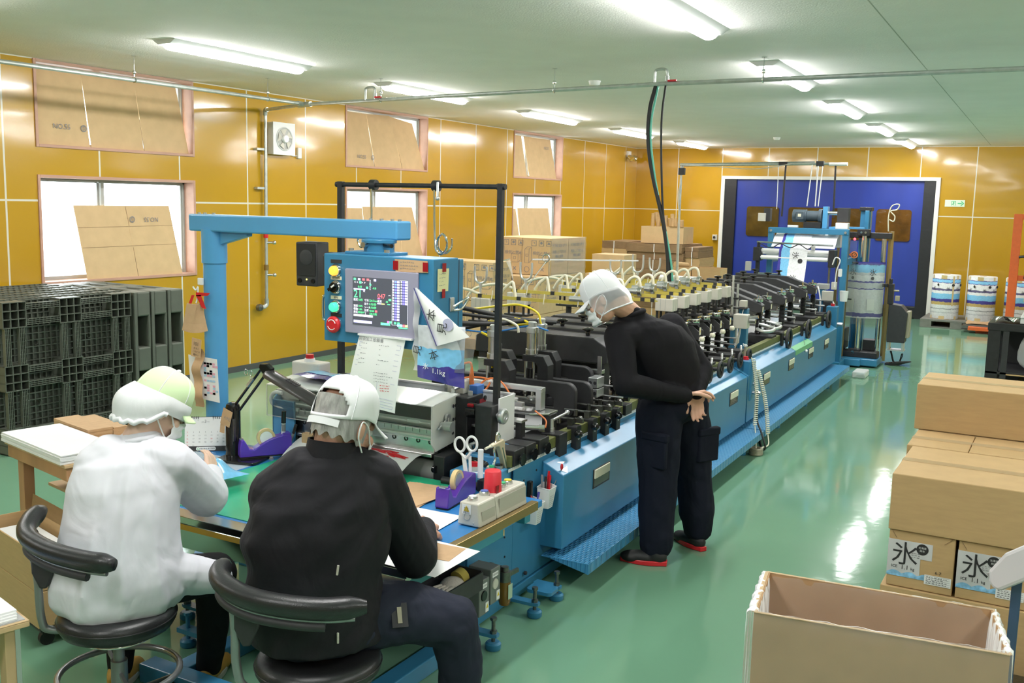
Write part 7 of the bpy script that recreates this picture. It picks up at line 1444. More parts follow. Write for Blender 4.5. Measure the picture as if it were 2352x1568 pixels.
# ================================================================ cartons by the window wall
def mark(t, o, x, y, kind, s_):
 m = MB()
 if kind == 'icons':
  for k, ch in enumerate('⇧☂✋'):
   p = Vec(o)+Vec(x)*(.105*k); m.tube([p+Vec(x)*(a*s_)+Vec(y)*(b_*s_) for a, b_ in ((-.04, -.04), (.04, -.04), (.04, .04), (-.04, .04))], .004, 4, closed=True); m.text('↑' if k == 0 else ('▲' if k == 2 else '●'), p, x, y, .06*s_)
 elif kind == 'drawing':
  for k, w_ in ((0, .06), (1, .10)):
   p = Vec(o)+Vec(x)*(.20*k); h = .17 if k == 0 else .10
   P = [p, p+Vec(x)*w_, p+Vec(x)*w_+Vec(y)*h, p+Vec(y)*h]; m.tube(P, .0025, 4, closed=True)
   d = Vec(x)*.035+Vec(y)*.03; m.tube([P[3], P[3]+d, P[2]+d, P[1]+d, P[1]], .0025, 4).tube([P[2], P[2]+d], .0025, 4); c = p+Vec(x)*w_*.5+Vec(y)*h*.55; m.tube([c+Vec(x)*a+Vec(y)*b_ for a, b_ in ((-.015, -.015), (.015, -.015), (.015, .015), (-.015, .015))], .002, 4, closed=True)
 elif kind == 'circle': m.tube([Vec(o)+Vec(x)*(.035*math.cos(a*PI/10))+Vec(y)*(.035*math.sin(a*PI/10)) for a in range(20)], .003, 4, closed=True).text('×', Vec(o)+Vec(x)*.22, x, y, .12)
 else: m.text(kind, o, x, y, s_)
 part('printed_mark', m, K['ink_grey'], t, 0)
X_, Y_, Z_ = Vec((1, 0, 0)), Vec((0, 1, 0)), Vec((0, 0, 1))
def big(x, y, z, sx, sy, sz, label, front=True, side=True):
 t, _ = carton('shipping_carton', label, (x, y, z), sx, sy, sz, 0, 'card_pale', 'large shipping cartons', tape=False)
 if front:
  p = y-.0015
  mark(t, (x+sx*.42, p, z+sz*.86), X_, Z_, 'icons', .8); mark(t, (x+sx*.70, p, z+sz*.58), X_, Z_, '横倒し禁止', .052); mark(t, (x+sx*.10, p, z+sz*.32), X_, Z_, 'drawing', 1)
  mark(t, (x+sx*.18, p, z+sz*.14), X_, Z_, 'circle', 1)
 if side:
  p = x+sx+.0015; mark(t, (p, y+sy*.5, z+sz*.80), Y_, Z_, '↑ THIS SIDE UP ↑', .05); mark(t, (p, y+sy*.5, z+sz*.50), Y_, Z_, '積戴し上下逆さま\n横転は厳禁\nEC5014-4525', .045)
 return t
big(-6.46, 11.0, .965, .39, .50, .46, 'top-layer large carton on the window side of the wrapped block'); big(-6.065, 11.0, .965, .40, .50, .46, 'top-layer large carton at the wrapped block\'s front aisle corner')
big(-6.46, 11.51, .965, .39, .50, .46, 'top-layer large carton at the back on the window side', False, False); big(-6.065, 11.51, .965, .40, .50, .46, 'top-layer large carton behind the front aisle corner one', False)
for k, (x, y) in enumerate(((-6.46, 10.75), (-6.06, 10.75), (-6.46, 11.4), (-6.06, 11.4))):
 big(x, y, .50, .39, .64, .46, ['second-layer carton below the wrapped block, front window side', 'second-layer carton below the wrapped block, front aisle side', 'second-layer carton below the wrapped block, back window side', 'second-layer carton below the wrapped block, back aisle side'][k], k < 2, k % 2 == 1)
for k, (x, y) in enumerate(((-6.46, 10.75), (-6.06, 10.75))): big(x, y, .035, .39, 1.3, .46, ['bottom carton of the wrapped block, window side', 'bottom carton of the wrapped block, aisle side'][k], False, False)
s = MB()
def wrp(u_, v_):                       # stretch film round the two visible sides of the top cartons
 per = [(-6.47, 10.99), (-5.655, 10.99), (-5.655, 12.02)]; d = u_*1.845
 p = (-6.47+d, 10.985) if d < .815 else (-5.655, 10.985+(d-.815))
 return (p[0]+.004*math.sin(30*v_+9*u_), p[1]-.003*math.sin(22*v_+13*u_), .955+.475*v_)
solo('stretch_film', 'wrinkled clear stretch film around the aisle side of the top large cartons', 'film', MB().grid(lambda a, b_: wrp(.46+.54*a, b_), 40, 14), K['film'], (-5.655, 11.5, .955), smooth=0)
for k, (x, y, z) in enumerate(((-6.66, 9.98, .70), (-6.27, 9.98, .70), (-6.66, 9.98, .235), (-6.27, 9.98, .235))): big(x, y, z, .385, .44, .46, ['front stack carton, upper on the window side, before the wrapped block', 'front stack carton, upper on the aisle side, before the wrapped block', 'front stack carton, lower on the window side', 'front stack carton, lower on the aisle side'][k], True, k % 2 == 1)
t = thing('wooden_pallet', 'low dark pallet under the front carton stack', 'pallet', (-6.27, 10.2, 0)); part('slats', MB().box(-6.70, -5.86, 9.95, 10.45, .12, .234), K['card_dark'], t, 0); part('blocks', MB().box(-6.70, -6.6, 9.95, 10.45, 0, .12).box(-6.33, -6.23, 9.95, 10.45, 0, .12).box(-5.96, -5.86, 9.95, 10.45, 0, .12), K['card_dark'], t, 0)
t = thing('wooden_pallet', 'thin board under the wrapped carton block', 'pallet', (-6.06, 11.4, 0)); part('board', MB().box(-6.48, -5.64, 10.73, 12.07, 0, .034), K['card_dark'], t, 0)
def wf_(u_, v_): return (-5.86+.10*u_*(1-v_)+.20*v_+.01*math.sin(9*v_), 10.0+.12*v_+.05*math.sin(5*v_), 1.165+.03*u_-.25*v_*v_*v_+.03*math.sin(3*v_))
solo('film_tail', 'loose white plastic strip hanging off the corner of the front carton stack', 'film', MB().grid(wf_, 4, 14), K['film_milky'], (-5.8, 10.0, .95), smooth=0)
for k, (x, z) in enumerate(((-6.10, .60), (-5.80, .60), (-6.0, .88))):
 t, _ = carton('cardboard_box', ['wrapped cardboard box behind the large cartons, lower on the window side', 'wrapped cardboard box behind the large cartons, lower on the aisle side', 'wrapped cardboard box lying on top of the two behind the large cartons'][k], (x-.02, 13.0, z), .29 if k < 2 else .50, .45, .275, 0, 'card_pale', 'wrapped boxes behind the cartons', tape=False)
for k in range(2): carton('cardboard_box', ['box at the bottom behind the large cartons, window side', 'box at the bottom behind the large cartons, aisle side'][k], (-6.12+.30*k, 13.0, .0), .29, .45, .599, 0, 'card_pale', 'wrapped boxes behind the cartons', tape=False)
r = random.Random(11); n = 0
cols = [(-7.2, -6.72, 15.9, 16.9, 1.24), (-6.70, -5.72, 15.9, 16.9, 1.25), (-5.70, -5.45, 16.0, 16.8, 1.17)]
for ci, (x0, x1, y0, y1, zt) in enumerate(cols):
 z = .0; k = 0
 while z < zt-.05:
  h = min(r.uniform(.10, .16), zt-z); a, b_, c_, d = (r.uniform(-.03, .03) for _ in range(4)); n += 1; k += 1
  t = thing('flat_box_bundle', 'strapped bundle of flat brown boxes, %s up in the %s column of the far corner' % (['first', 'second', 'third', 'fourth', 'fifth', 'sixth', 'seventh', 'eighth', 'ninth', 'tenth', 'eleventh', 'twelfth'][k-1], ['window-side', 'middle', 'aisle-side'][ci]), 'box bundle', ((x0+x1)/2, y0, z), 'flat box bundles in the far corner')
  s = MB(); q = z+.001
  while q < z+h-.006: s.box(x0+a+r.uniform(-.008, .008), x1+b_+r.uniform(-.008, .008), y0+c_, y1+d, q, q+.016); q += .0175
  part('flat_boxes', s, K['card_dark'] if r.random() < .6 else K['card'], t, 0)
  part('strap', MB().box((x0+x1)/2-.008, (x0+x1)/2+.008, y0+c_-.012, y0+c_-.010, z+.002, q), K['white_plastic'], t, 0); z = q+.002
t, Q = carton('open_box', 'open pale box of paper tubes on top of the flat box bundles', (-6.50, 16.0, 1.222), .76, .50, .285, 0, 'card_pale', open_=True)
part('flap', MB().add([(-5.99, 16.0, 1.507), (-5.74, 16.0, 1.507), (-5.74, 15.97, 1.515), (-5.99, 15.97, 1.515)], [(0, 1, 2, 3)]), K['card_pale'], t, 0)
r = random.Random(5)
for k in range(9):
 x = -6.36+.065*k; a, b_ = r.uniform(-.10, .06), r.uniform(-.06, .06); h = r.uniform(.34, .47); q = thing('paper_tube', 'paper tube in the open box on the far bundles, %s from the window' % ['first', 'second', 'third', 'fourth', 'fifth', 'sixth', 'seventh', 'eighth', 'ninth'][k], 'paper tube', (x, 16.2, 1.28), 'paper tubes in the open box')
 p, e = Vec((x, 16.15+.03*(k % 3), 1.282)), Vec((x+a, 16.15+.03*(k % 3)+b_, 1.282+h)); part('tube', MB().cyl(p, e, .034, 14), K['card'], q); part('tube_hole', MB().cyl(e-(e-p).normalized()*.001, e+(e-p).normalized()*.0015, .026, 12), K['card_dark'], q)
t, Q = carton('wooden_tray', 'long shallow box with tubes and wraps before the far bundles', (-5.45, 14.5, .70), .85, .35, .24, 0, 'card', open_=True)
part('divider', MB().box(-5.05, -5.04, 14.5, 14.85, .71, .93), K['card_dark'], t, 0)
part('box_stand', MB().box(-5.52, -4.63, 14.34, 14.82, 0, .70), K['card_dark'], t, 0)
solo('paper_roll', 'white paper roll lying in front of the shallow box', 'paper roll', MB().cyl((-5.50, 14.40, .757), (-4.85, 14.40, .757), .055, 18), K['paper'], (-5.2, 14.4, .702))
solo('paper_tube', 'brown tube lying on the shallow box of tubes and wraps', 'paper tube', MB().cyl((-5.32, 14.52, .975), (-5.20, 14.75, .955), .04, 16), K['card'], (-5.26, 14.65, .95))
t = thing('overhead_rail', 'thin grey overhead rail on a post with black rods hanging over the film stand', 'rail', (-5.1, 14.0, 0))
part('rail', MB().cyl((-5.12, 14.0, 2.45), (-2.95, 14.0, 2.475), .018, 10).cyl((-5.12, 14.0, 2.47), (-3.2, 14.02, 2.50), .008, 8), K['galv'], t); part('rail_end', MB().cyl((-3.0, 14.0, 2.468), (-2.76, 14.0, 2.47), .024, 12), K['white_plastic'], t)
part('post', MB().cyl((-5.10, 14.0, 0), (-5.10, 14.0, 2.46), .018, 10), K['galv'], t)
part('post_cables', MB().tube(spline([(-5.06, 13.98, 2.45), (-5.09, 13.97, 2.2), (-5.12, 13.97, 2.0), (-5.08, 13.97, 1.6), (-5.07, 13.97, .9)]), .008, 6).tube(spline([(-5.12, 13.97, 2.45), (-4.6, 13.97, 2.43), (-4.0, 13.97, 2.40), (-3.5, 13.97, 2.47)]), .006, 6), K['beige'], t)
part('hanging_rod', MB().cyl((-3.585, 14.0, 2.46), (-3.60, 14.0, 1.75), .013, 8), K['black_iron'], t); part('hanging_rod', MB().cyl((-2.915, 14.0, 2.46), (-2.90, 14.0, 1.75), .013, 8), K['black_iron'], t)
part('cable', MB().tube([(-3.14, 13.98, 2.46), (-3.13, 13.9, 1.9)], .009, 6).tube([(-3.22, 13.98, 2.46), (-3.24, 13.9, 1.9)], .008, 6).tube([(-3.08, 13.98, 2.46), (-3.09, 13.9, 1.9)], .008, 6).tube([(-3.68, 13.98, 2.46), (-3.65, 13.9, 1.85)], .006, 6), K['white_plastic'], t)
part('junction_clamp', MB().cbox((-3.62, 14.0, 2.475), (.12, .06, .05)).cbox((-3.12, 14.0, 2.475), (.10, .06, .07)).cbox((-5.08, 13.97, 2.36), (.09, .06, .10)), K['black_plate'], t, 0, .004)
# ================================================================ aisle side: boxes, scale, rack, film rolls, lift truck
bx = {}
def kb(key, label, o, sx, sy, sz, **kw): bx[key] = carton('cardboard_box', label, o, sx, sy, sz, **kw)
G2 = 'boxes stacked beside the aisle'
kb('base1', 'bottom cardboard box under the labelled ice boxes', (-.58, 4.19, .0), .90, .56, .338, group=G2)
lbl = mat('label_white', (.62, .62, .64), .45, var=.12, vscale=7)
for k, x in enumerate((-.560, -.298)):
 t, Q = carton('ice_carton', ['cardboard box labelled for ice, on the aisle corner under the long box', 'cardboard box labelled for ice, second from the aisle behind the scale'][k], (x, 4.20, .340), .250 if k == 0 else .26, .54, .236, 0, 'card', 'cartons with ice labels', tape=False)
 y = 4.1985
 lb = part('ice_label', MB().box(x-.001, x+.125, y, y+.001, .385, .538).box(x+.125, x+.168, y, y+.001, .47, .538), lbl, t, 0)
 part('side_label', MB().box(x-.0012, x, 4.20, 4.30, .385, .538), lbl, t, 0)
 s = MB().text('氷', (x+.065, y-.001, .476), (1, 0, 0), (0, 0, 1), .105); s.text('ICE', (x+.028, y-.001, .425), (1, 0, 0), (0, 0, 1), .017).text('1.1', (x+.068, y-.001, .425), (1, 0, 0), (0, 0, 1), .026).text('kg', (x+.098, y-.001, .423), (1, 0, 0), (0, 0, 1), .017)
 s.lathe([(.023, 0), (0, 0)], 22, (x+.130, y-.001, .512), (0, -1, 0)); part('label_text', s, K['ink'], lb, 0)
 part('badge_text', MB().text('北海道\n純氷', (x+.130, y-.0022, .512), (1, 0, 0), (0, 0, 1), .010), K['white_plastic'], lb, 0)
 part('fine_print', lines(MB(), (x+.090, y-.001, .49), (1, 0, 0), (0, 0, 1), .034, 3, .008, .002, 3+k), K['ink_grey'], lb, 0)
 part('ice_print', MB().grid(lambda u_, v_: (x+.0+.168*u_, y-.0008, .385+(.012+.012*abs(math.sin(9*u_)))*v_), 30, 2), mat('ice_lbl%d' % k, (.25, .52, .78), .4, var=.4, vscale=40), lb, 0)
 q = part('form_label', MB().box(x+.145, x+.245, y-.001, y, .372, .412), K['paper'], t, 0)
 s = MB()
 for zz in (.3765, .385, .393, .401, .409): s.box(x+.149, x+.241, y-.0018, y-.0012, zz, zz+.0006)
 lines(s, (x+.152, y-.0018, .404), (1, 0, 0), (0, 0, 1), .08, 4, .0085, .0025, 9+k); part('form_print', s, K['ink_grey'], q, 0)
 if k == 0: part('handwriting', MB().text('6-7', (x+.195, y-.001, .425), (1, 0, -.05), (0, 0, 1), .018), K['ink'], t, 0)
 part('flap_crease', MB().bar((x+.01, y-.0005, .575), (x+.03, y-.0005, .545), .002, .0008, (0, 1, 0)).bar((x+.24, y-.0005, .575), (x+.21, y-.0005, .548), .002, .0008, (0, 1, 0)), K['card_dark'], t, 0)
kb('base2', 'third ice-label-row box hidden behind the scale display', (-.032, 4.20, .340), .30, .54, .236, group=G2)
kb('long', 'long cardboard box lying across the labelled ice boxes', (-.565, 4.19, .579), .92, .555, .234, group=G2)
for k, x in enumerate((-.590, -.332, -.073)): kb('mid%d' % k, ['taped box behind the long one, on the aisle side', 'taped box behind the long one, second from the aisle', 'taped box behind the long one, third from the aisle'][k], (x, 4.76, .50), .255, .36, .313, group=G2)
for k, x in enumerate((-.585, -.20)): kb('low%d' % k, ['low box at the rear of the stack, on the aisle side', 'low box at the rear of the stack, away from the aisle'][k], (x, 4.76, .0), .38, .80, .498, group=G2)
kb('top', 'topmost cardboard box at the rear of the aisle stack', (-.61, 5.125, .815), .95, .42, .222, group=G2)
kb('top2', 'box underneath the topmost one at the rear of the aisle stack', (-.59, 5.13, .50), .80, .42, .313, group=G2)
t = thing('open_box', 'large open cardboard box with a clear plastic liner near the scale', 'cardboard box', (-.50, 3.40, 0))
Pc = [(-.815, 3.120), (-.062, 3.235), (-.128, 3.575), (-.872, 3.49)]; zr = [.55, .545, .55, .555]; W_ = .008
s = MB(); cxy = Vec((sum(p[0] for p in Pc)/4, sum(p[1] for p in Pc)/4))
inn = [tuple(Vec(p)+(cxy-Vec(p)).normalized()*.012) for p in Pc]
for k in range(4):
 j = (k+1) % 4; a, b_, ia, ib = Pc[k], Pc[j], inn[k], inn[j]
 s.add([(*a, 0), (*b_, 0), (*ib, 0), (*ia, 0), (*a, zr[k]), (*b_, zr[j]), (*ib, zr[j]), (*ia, zr[k])], [(0, 1, 5, 4), (3, 7, 6, 2), (4, 5, 6, 7), (0, 3, 2, 1), (1, 2, 6, 5), (0, 4, 7, 3)])
s.add([(*inn[0], .01), (*inn[1], .01), (*inn[2], .01), (*inn[3], .01)], [(0, 1, 2, 3)]); part('carton', s, K['card_inside'], t, 0)
s = MB()
for k in range(4):
 j = (k+1) % 4; s.bar((*Pc[k], zr[k]+.0012), (*Pc[j], zr[j]+.0012), .012, .002)
part('corrugated_edge', s, mat('edge_pale', (.62, .44, .26), .8, bump=.5, bscale=300), t, 0)
def liner(u_, v_):
 k = u_*4; i = int(k) % 4; f = k-int(k); a, b_ = Vec(Pc[i]), Vec(Pc[(i+1) % 4]); p = a.lerp(b_, f); o_ = (p-cxy).normalized()
 prof = [(-.020, .22), (-.016, .50), (-.010, .548), (.002, .556), (.011, .546), (.014, .40), (.016, .10)]; q = v_*6; m_ = min(int(q), 5); g_ = q-m_
 d = prof[m_][0]*(1-g_)+prof[m_+1][0]*g_; z = prof[m_][1]*(1-g_)+prof[m_+1][1]*g_
 wv = .0025*math.sin(31*u_*4+7*v_)+.002*math.sin(53*u_*4-9*v_)+(.012 if i == 3 and m_ > 2 else 0)
 return (p.x+o_.x*(d+wv), p.y+o_.y*(d+wv), z+.002*math.sin(47*u_*4))
part('plastic_liner', MB().grid(liner, 160, 22, True), K['film'], t, 60)
t = thing('platform_scale', 'white tilted display of a platform scale on a dark blue pole', 'scale', (-.06, 3.72, 0))
part('pole', MB().box(-.088, -.056, 3.70, 3.728, .06, .66), mat('pole_blue', (.045, .085, .16), .4), t, 0, .004)
part('platform', MB().box(-.09, .40, 3.70, 4.15, .02, .10), K['dark_steel'], t, 0, .008)
part('platform_post_foot', MB().box(-.12, -.02, 3.68, 3.76, .0, .06), K['black_iron'], t, 0, .004)
Mh = Mat.Translation((-.066, 3.70, .64)) @ Mat.Rotation(math.radians(-25), 4, 'Z') @ Mat.Rotation(math.radians(-38), 4, 'Y')
s = MB().prism([(-.075, .0), (-.06, -.02), (.20, -.02), (.20, .085), (.03, .085), (-.055, .055), (-.078, .02)], Mh @ Mat.Rotation(PI/2, 4, 'X') @ Mat.Translation((0, 0, -.065)), .13)
part('display_housing', s, mat('scale_white', (.70, .66, .70), .4), t, 0, .012)
part('display_panel', MB().box(-.074, -.070, -.055, .055, .012, .050, Mh @ Mat.Rotation(math.radians(0), 4, 'Y')), K['grey_paint'], t, 0, .003)
part('panel_lines', MB().box(.0, .19, .0655, .0665, .01, .07, Mh), K['beige'], t, 0)
t = thing('black_rack', 'black steel rack stacked with bags and sheets beside the far aisle', 'rack', (-.05, 8.2, 0))
s = MB()
for (x, y) in ((-.50, 8.0), (-.50, 8.5), (.55, 8.0), (.55, 8.5)): s.box(x-.0, x+.085, y, y+.06, 0, 1.06)
part('uprights', s, K['black_iron'], t, 0, .004)
part('top_beam', MB().box(-.505, .64, 7.995, 8.565, 1.02, 1.075), K['black_iron'], t, 0, .004)
part('shelf', MB().box(-.50, .63, 8.0, 8.56, .70, .72).box(-.50, .63, 8.0, 8.56, .42, .44), K['black_iron'], t, 0, .003)
part('back_panel', MB().box(-.50, .63, 8.54, 8.56, .44, 1.02), K['black_plate'], t, 0)
part('side_strip', MB().box(-.40, -.36, 8.0, 8.01, .44, 1.02), K['black_plate'], t, 0)
part('shelf_edge', MB().box(-.36, .60, 7.99, 8.0, .70, .708), K['card'], t, 0)
def puffy(name, label, c, d, m, cat, extra=None):
 t = thing(name, label, cat, (c[0], c[1], c[2]-d[2]/2)); r_ = random.Random(int(abs(c[0]*1000)+c[2]*999))
 s = MB().ball(c, .5, 18, 12, d); ph = r_.random()*6
 s.v = [(c[0]+math.copysign(abs((p[0]-c[0])/d[0]*2)**.6, p[0]-c[0])*d[0]/2+.006*math.sin(40*p[2]+ph), c[1]+math.copysign(abs((p[1]-c[1])/d[1]*2)**.6, p[1]-c[1])*d[1]/2+.005*math.sin(50*p[0]+ph), c[2]+math.copysign(abs((p[2]-c[2])/d[2]*2)**.7, p[2]-c[2])*d[2]/2+.004*math.sin(60*p[0]+ph)) for p in s.v]
 part('bag', s, m, t, 60)
 if extra: extra(t)
 return t
def tx(t): part('bag_label', MB().box(-.23, -.05, 8.015, 8.017, .83, .92), K['ink'], t, 0); part('label_text', MB().text('ペットボトル\n本体', (-.14, 8.0135, .875), (1, 0, 0), (0, 0, 1), .026), K['white_plastic'], t, 0)
puffy('plastic_bag', 'clear plastic bag with a black label on the rack\'s middle shelf', (-.12, 8.16, .86), (.36, .26, .28), K['film_milky'], 'bag', tx)
for k in range(6):
 solo('film_strip_bundle', ['first', 'second', 'third', 'fourth', 'fifth', 'sixth'][k]+' slanted bundle of film strips on the rack\'s lower shelf, from the aisle', 'film bundle', MB().bar((-.36+.15*k, 8.04, .475), (-.24+.15*k, 8.40, .62), .07, .05), K[('khaki', 'film_milky', 'dark_steel')[k % 3]], (-.30+.15*k, 8.1, .45), 'film strip bundles on the rack')
for k, (dx_, z, h) in enumerate(((.0, 1.078, .05), (.02, 1.13, .03), (.05, 1.162, .022), (.09, 1.186, .02))):
 solo('glass_sheet', ['white folded packet lowest on top of the black rack', 'clear sheet stack on the packet on the black rack', 'greenish sheet stack near the top of the black rack', 'uppermost greenish sheets on the black rack'][k], 'sheets', MB().box(-.30+dx_, .60, 8.03+dx_, 8.5, z, z+h), K['white_plastic'] if k == 0 else mat('greensheet%d' % k, (.42+.04*k, .52, .46), .25), (.1, 8.2, z), 'sheets on top of the rack', bev=.004)
solo('silver_wrap', 'crumpled silver film with red print at the rack\'s front corner', 'film', MB().grid(lambda u_, v_: (-.46+.22*u_, 8.02+.2*v_, 1.08+.045*abs(math.sin(6*u_+2*v_))*(1-.5*v_)), 12, 8), K['chrome'], (-.4, 8.1, 1.077), smooth=0)
t = thing('white_roll_end', 'white plastic sheet roll bulging below the rack behind the top box', 'film', (-.2, 7.9, .30)); part('roll', MB().cyl((-.42, 7.92, .36), (.6, 7.92, .36), .07, 24).ball((-.18, 7.9, .42), .09, 18, 12, (1.5, .8, .8)), K['white_gloss'], t, 60)
part('stand', MB().box(-.40, .6, 7.86, 7.98, 0, .30), K['black_plate'], t, 0)
t = thing('lift_truck', 'orange hand lift truck mast standing before the film rolls', 'lift truck', (-.6, 16.8, 0))
part('mast', MB().box(-.84, -.72, 16.78, 16.88, .03, 1.86).box(-.05, .07, 16.78, 16.88, .03, 1.86).box(-.72, -.05, 16.785, 16.875, 1.78, 1.85), K['orange_paint'], t, 0, .005)
part('cross_bar', MB().box(-.72, -.05, 16.8, 16.86, .86, .94).box(-.72, -.05, 16.8, 16.86, .15, .25), K['orange_paint'], t, 0, .004)
part('handle', MB().tube(spline([(-.72, 16.75, 1.22), (-.64, 16.72, 1.22), (-.60, 16.70, 1.10), (-.62, 16.70, .90)]), .02, 10), K['black_iron'], t, 60); part('pump_unit', MB().box(-.60, -.35, 16.6, 16.78, .55, .95), K['yellow'], t, 0, .02)
part('fork', MB().box(-1.35, -.80, 16.9, 17.05, .045, .10), K['orange_paint'], t, 0, .006); part('wheels', MB().cyl((-.80, 16.7, .08), (-.74, 16.7, .08), .08, 20), K['black_rubber'], t)
def gpal(x0, x1, y0, y1, label):
 t = thing('wooden_pallet' if 0 else 'grey_pallet', label, 'pallet', ((x0+x1)/2, (y0+y1)/2, 0), 'grey pallets by the back wall'); s = MB().box(x0, x1, y0, y1, .105, .138).box(x0, x1, y0, y1, 0, .02); part('decks', s, K['pallet_grey'], t, 0, .003)
 s = MB(); wq = (x1-x0)
 for a in (0, .42, .84): s.box(x0+wq*a, x0+wq*(a+.16), y0, y1, .02, .105)
 part('blocks', s, K['pallet_grey'], t, 0)
gpal(-2.10, -1.02, 17.30, 18.35, 'grey plastic pallet under the two film rolls nearest the blue door'); gpal(-.98, .1, 17.30, 18.35, 'grey plastic pallet under the third film roll behind the orange lift')
RM = band_mat('roll_print', 2, [(-.1, (.52, .38, .18)), (.02, WH), (.115, GY), (.13, WH), (.175, (.35, .37, .4)), (.19, WH), (.245, (.55, .40, .15)), (.295, VI), (.345, IC), (.43, WH), (.475, (.10, .09, .20)), (.51, WH), (.60, VI), (.612, IC), (.655, VI), (.665, WH), (.74, WH)], 1, .4)
for k, (x, lb) in enumerate(((-1.78, 'printed film roll standing on a pallet, closest to the blue door'), (-1.245, 'printed film roll standing on a pallet, second from the blue door'), (-.70, 'printed film roll partly hidden behind the orange lift truck'))):
 t = thing('film_roll', lb, 'film roll', (x, 17.62, .138), 'printed film rolls on pallets')
 org_ = ORG[t.name][0]
 s = MB().lathe([(0, .138), (.210, .138), (.213, .145), (.213, .845), (.205, .855), (.05, .858)], 36, (x, 17.62, 0)); part('roll', s, RM, t, 50)
 part('core', MB().cyl((x, 17.62, .856), (x, 17.62, .862), .05, 18), K['card'], t)
 s = MB()
 for a in (-2.35, -1.3, -.55):
  c = Vec((x+.2145*math.cos(a), 17.62+.2145*math.sin(a), .64)); dx = Vec((-math.sin(a), math.cos(a), 0)); s.text('氷', c, (0, 0, 1), -dx, .06); s.lathe([(.022, 0), (0, 0)], 14, c+Vec((dx.x*.07, dx.y*.07, .055))*1, (math.cos(a), math.sin(a), 0))
 part('roll_print', s, K['ink'], t, 0)
 s = MB()
 for a in (-1.75, -1.55, -.6, -2.6):
  for z in (.82, .16): c = Vec((x+.2142*math.cos(a), 17.62+.2142*math.sin(a), z)); dx = Vec((-math.sin(a), math.cos(a), 0))*.022; s.quad(c-dx-Vec((0, 0, .03)), c+dx-Vec((0, 0, .03)), c+dx+Vec((0, 0, .03)), c-dx+Vec((0, 0, .03)))
 if k == 0:
  a = -.95; c = Vec((x+.2155*math.cos(a), 17.62+.2155*math.sin(a), .58)); dx = Vec((-math.sin(a), math.cos(a), 0))*.014; s.quad(c-dx-Vec((0, 0, .22)), c+dx-Vec((0, 0, .22)), c+dx+Vec((0, 0, .26)), c-dx+Vec((0, 0, .26)))
 part('tape', s, K['tape_roll'], t, 0)
t = thing('paper_tray', 'small bone-shaped brown paper tray on a grey plate at the pallet\'s front', 'tray', (-1.2, 17.16, .10)); part('tray', MB().prism([(-.17, 0), (-.10, .015), (.10, .015), (.17, 0), (.19, .03), (.16, .08), (.09, .06), (-.09, .06), (-.16, .08), (-.19, .03)], fr((-1.22, 17.14, .108), (1, 0, 0), (0, .5, 1)), .02), K['kraft'], t, 0, .006)
solo('grey_plate', 'flat grey steel plate lying in front of the film roll pallet', 'plate', MB().box(-1.45, -.6, 17.02, 17.24, .06, .105), K['dark_steel'], (-1.0, 17.1, .06)); solo('orange_block', 'low orange fork shoe under the grey plate', 'block', MB().box(-1.25, -.7, 17.06, 17.2, 0, .058), K['orange_paint'], (-1.0, 17.1, 0))
# ================================================================ people: one continuous body each, clothes and hair as children
def capsule(mb, p, q, r1, r2=None):
 r2 = r1 if r2 is None else r2
 mb.cyl(p, q, r1, 14, r2).ball(p, r1, 14, 8).ball(q, r2, 14, 8); return mb
def chain(mb, pts, rs):
 for i in range(len(pts)-1): capsule(mb, pts[i], pts[i+1], rs[i], rs[i+1])
 return mb
def loft(mb, rings, x, n=56, fold=None):       # closed smooth trunk through elliptical rings (centre, half width, half depth)
 if fold:                            # finer rings so that cloth folds can ripple the surface
  R0 = rings; rings = []
  for i in range(len(R0)-1):
   for k in range(5):
    q = k/5; rings.append((Vec(R0[i][0]).lerp(Vec(R0[i+1][0]), q), R0[i][1]*(1-q)+R0[i+1][1]*q, R0[i][2]*(1-q)+R0[i+1][2]*q))
  rings.append(R0[-1])
 x = Vec(x).normalized(); vs = []
 for i, (c, a, b_) in enumerate(rings):
  d = (Vec(rings[min(i+1, len(rings)-1)][0])-Vec(rings[max(i-1, 0)][0])).normalized(); y = d.cross(x).normalized()
  g = [1+(fold(2*PI*k/n, i/(len(rings)-1)) if fold else 0) for k in range(n)]
  vs += [Vec(c)+x*(a*math.cos(2*PI*k/n)*g[k])+y*(b_*math.sin(2*PI*k/n)*g[k]) for k in range(n)]
 m = len(rings); return mb.add(vs, [(i*n+k, i*n+(k+1) % n, (i+1)*n+(k+1) % n, (i+1)*n+k) for i in range(m-1) for k in range(n)]+[tuple(range(n))[::-1], tuple(range((m-1)*n, m*n))])
def ell(mb, c, d, x=(1, 0, 0), z=(0, 0, 1)):     # ellipsoid, half sizes d along x, y, z axes
 z = Vec(z).normalized(); x = Vec(x); y = z.cross(x).normalized(); x = y.cross(z); mb.ball(c, 1, 20, 14, d, Mat((x, y, z)).transposed()); return mb
def organic(name, mb, m, parent, vox=.008, sm=6, wr=0, ws=.12, label=None):
 o = part(name, mb, m, parent, 60, 0, label); r = o.modifiers.new('skin', 'REMESH'); r.mode = 'VOXEL'; r.voxel_size = vox; r.use_smooth_shade = True
 s = o.modifiers.new('soft', 'SMOOTH'); s.factor = .5; s.iterations = sm
 if wr:
  tx = bpy.data.textures.new('folds', 'CLOUDS'); tx.noise_scale = ws; tx.noise_depth = 1; d = o.modifiers.new('folds', 'DISPLACE'); d.texture = tx; d.strength = wr; d.mid_level = .5; d.texture_coords = 'LOCAL'
 return o
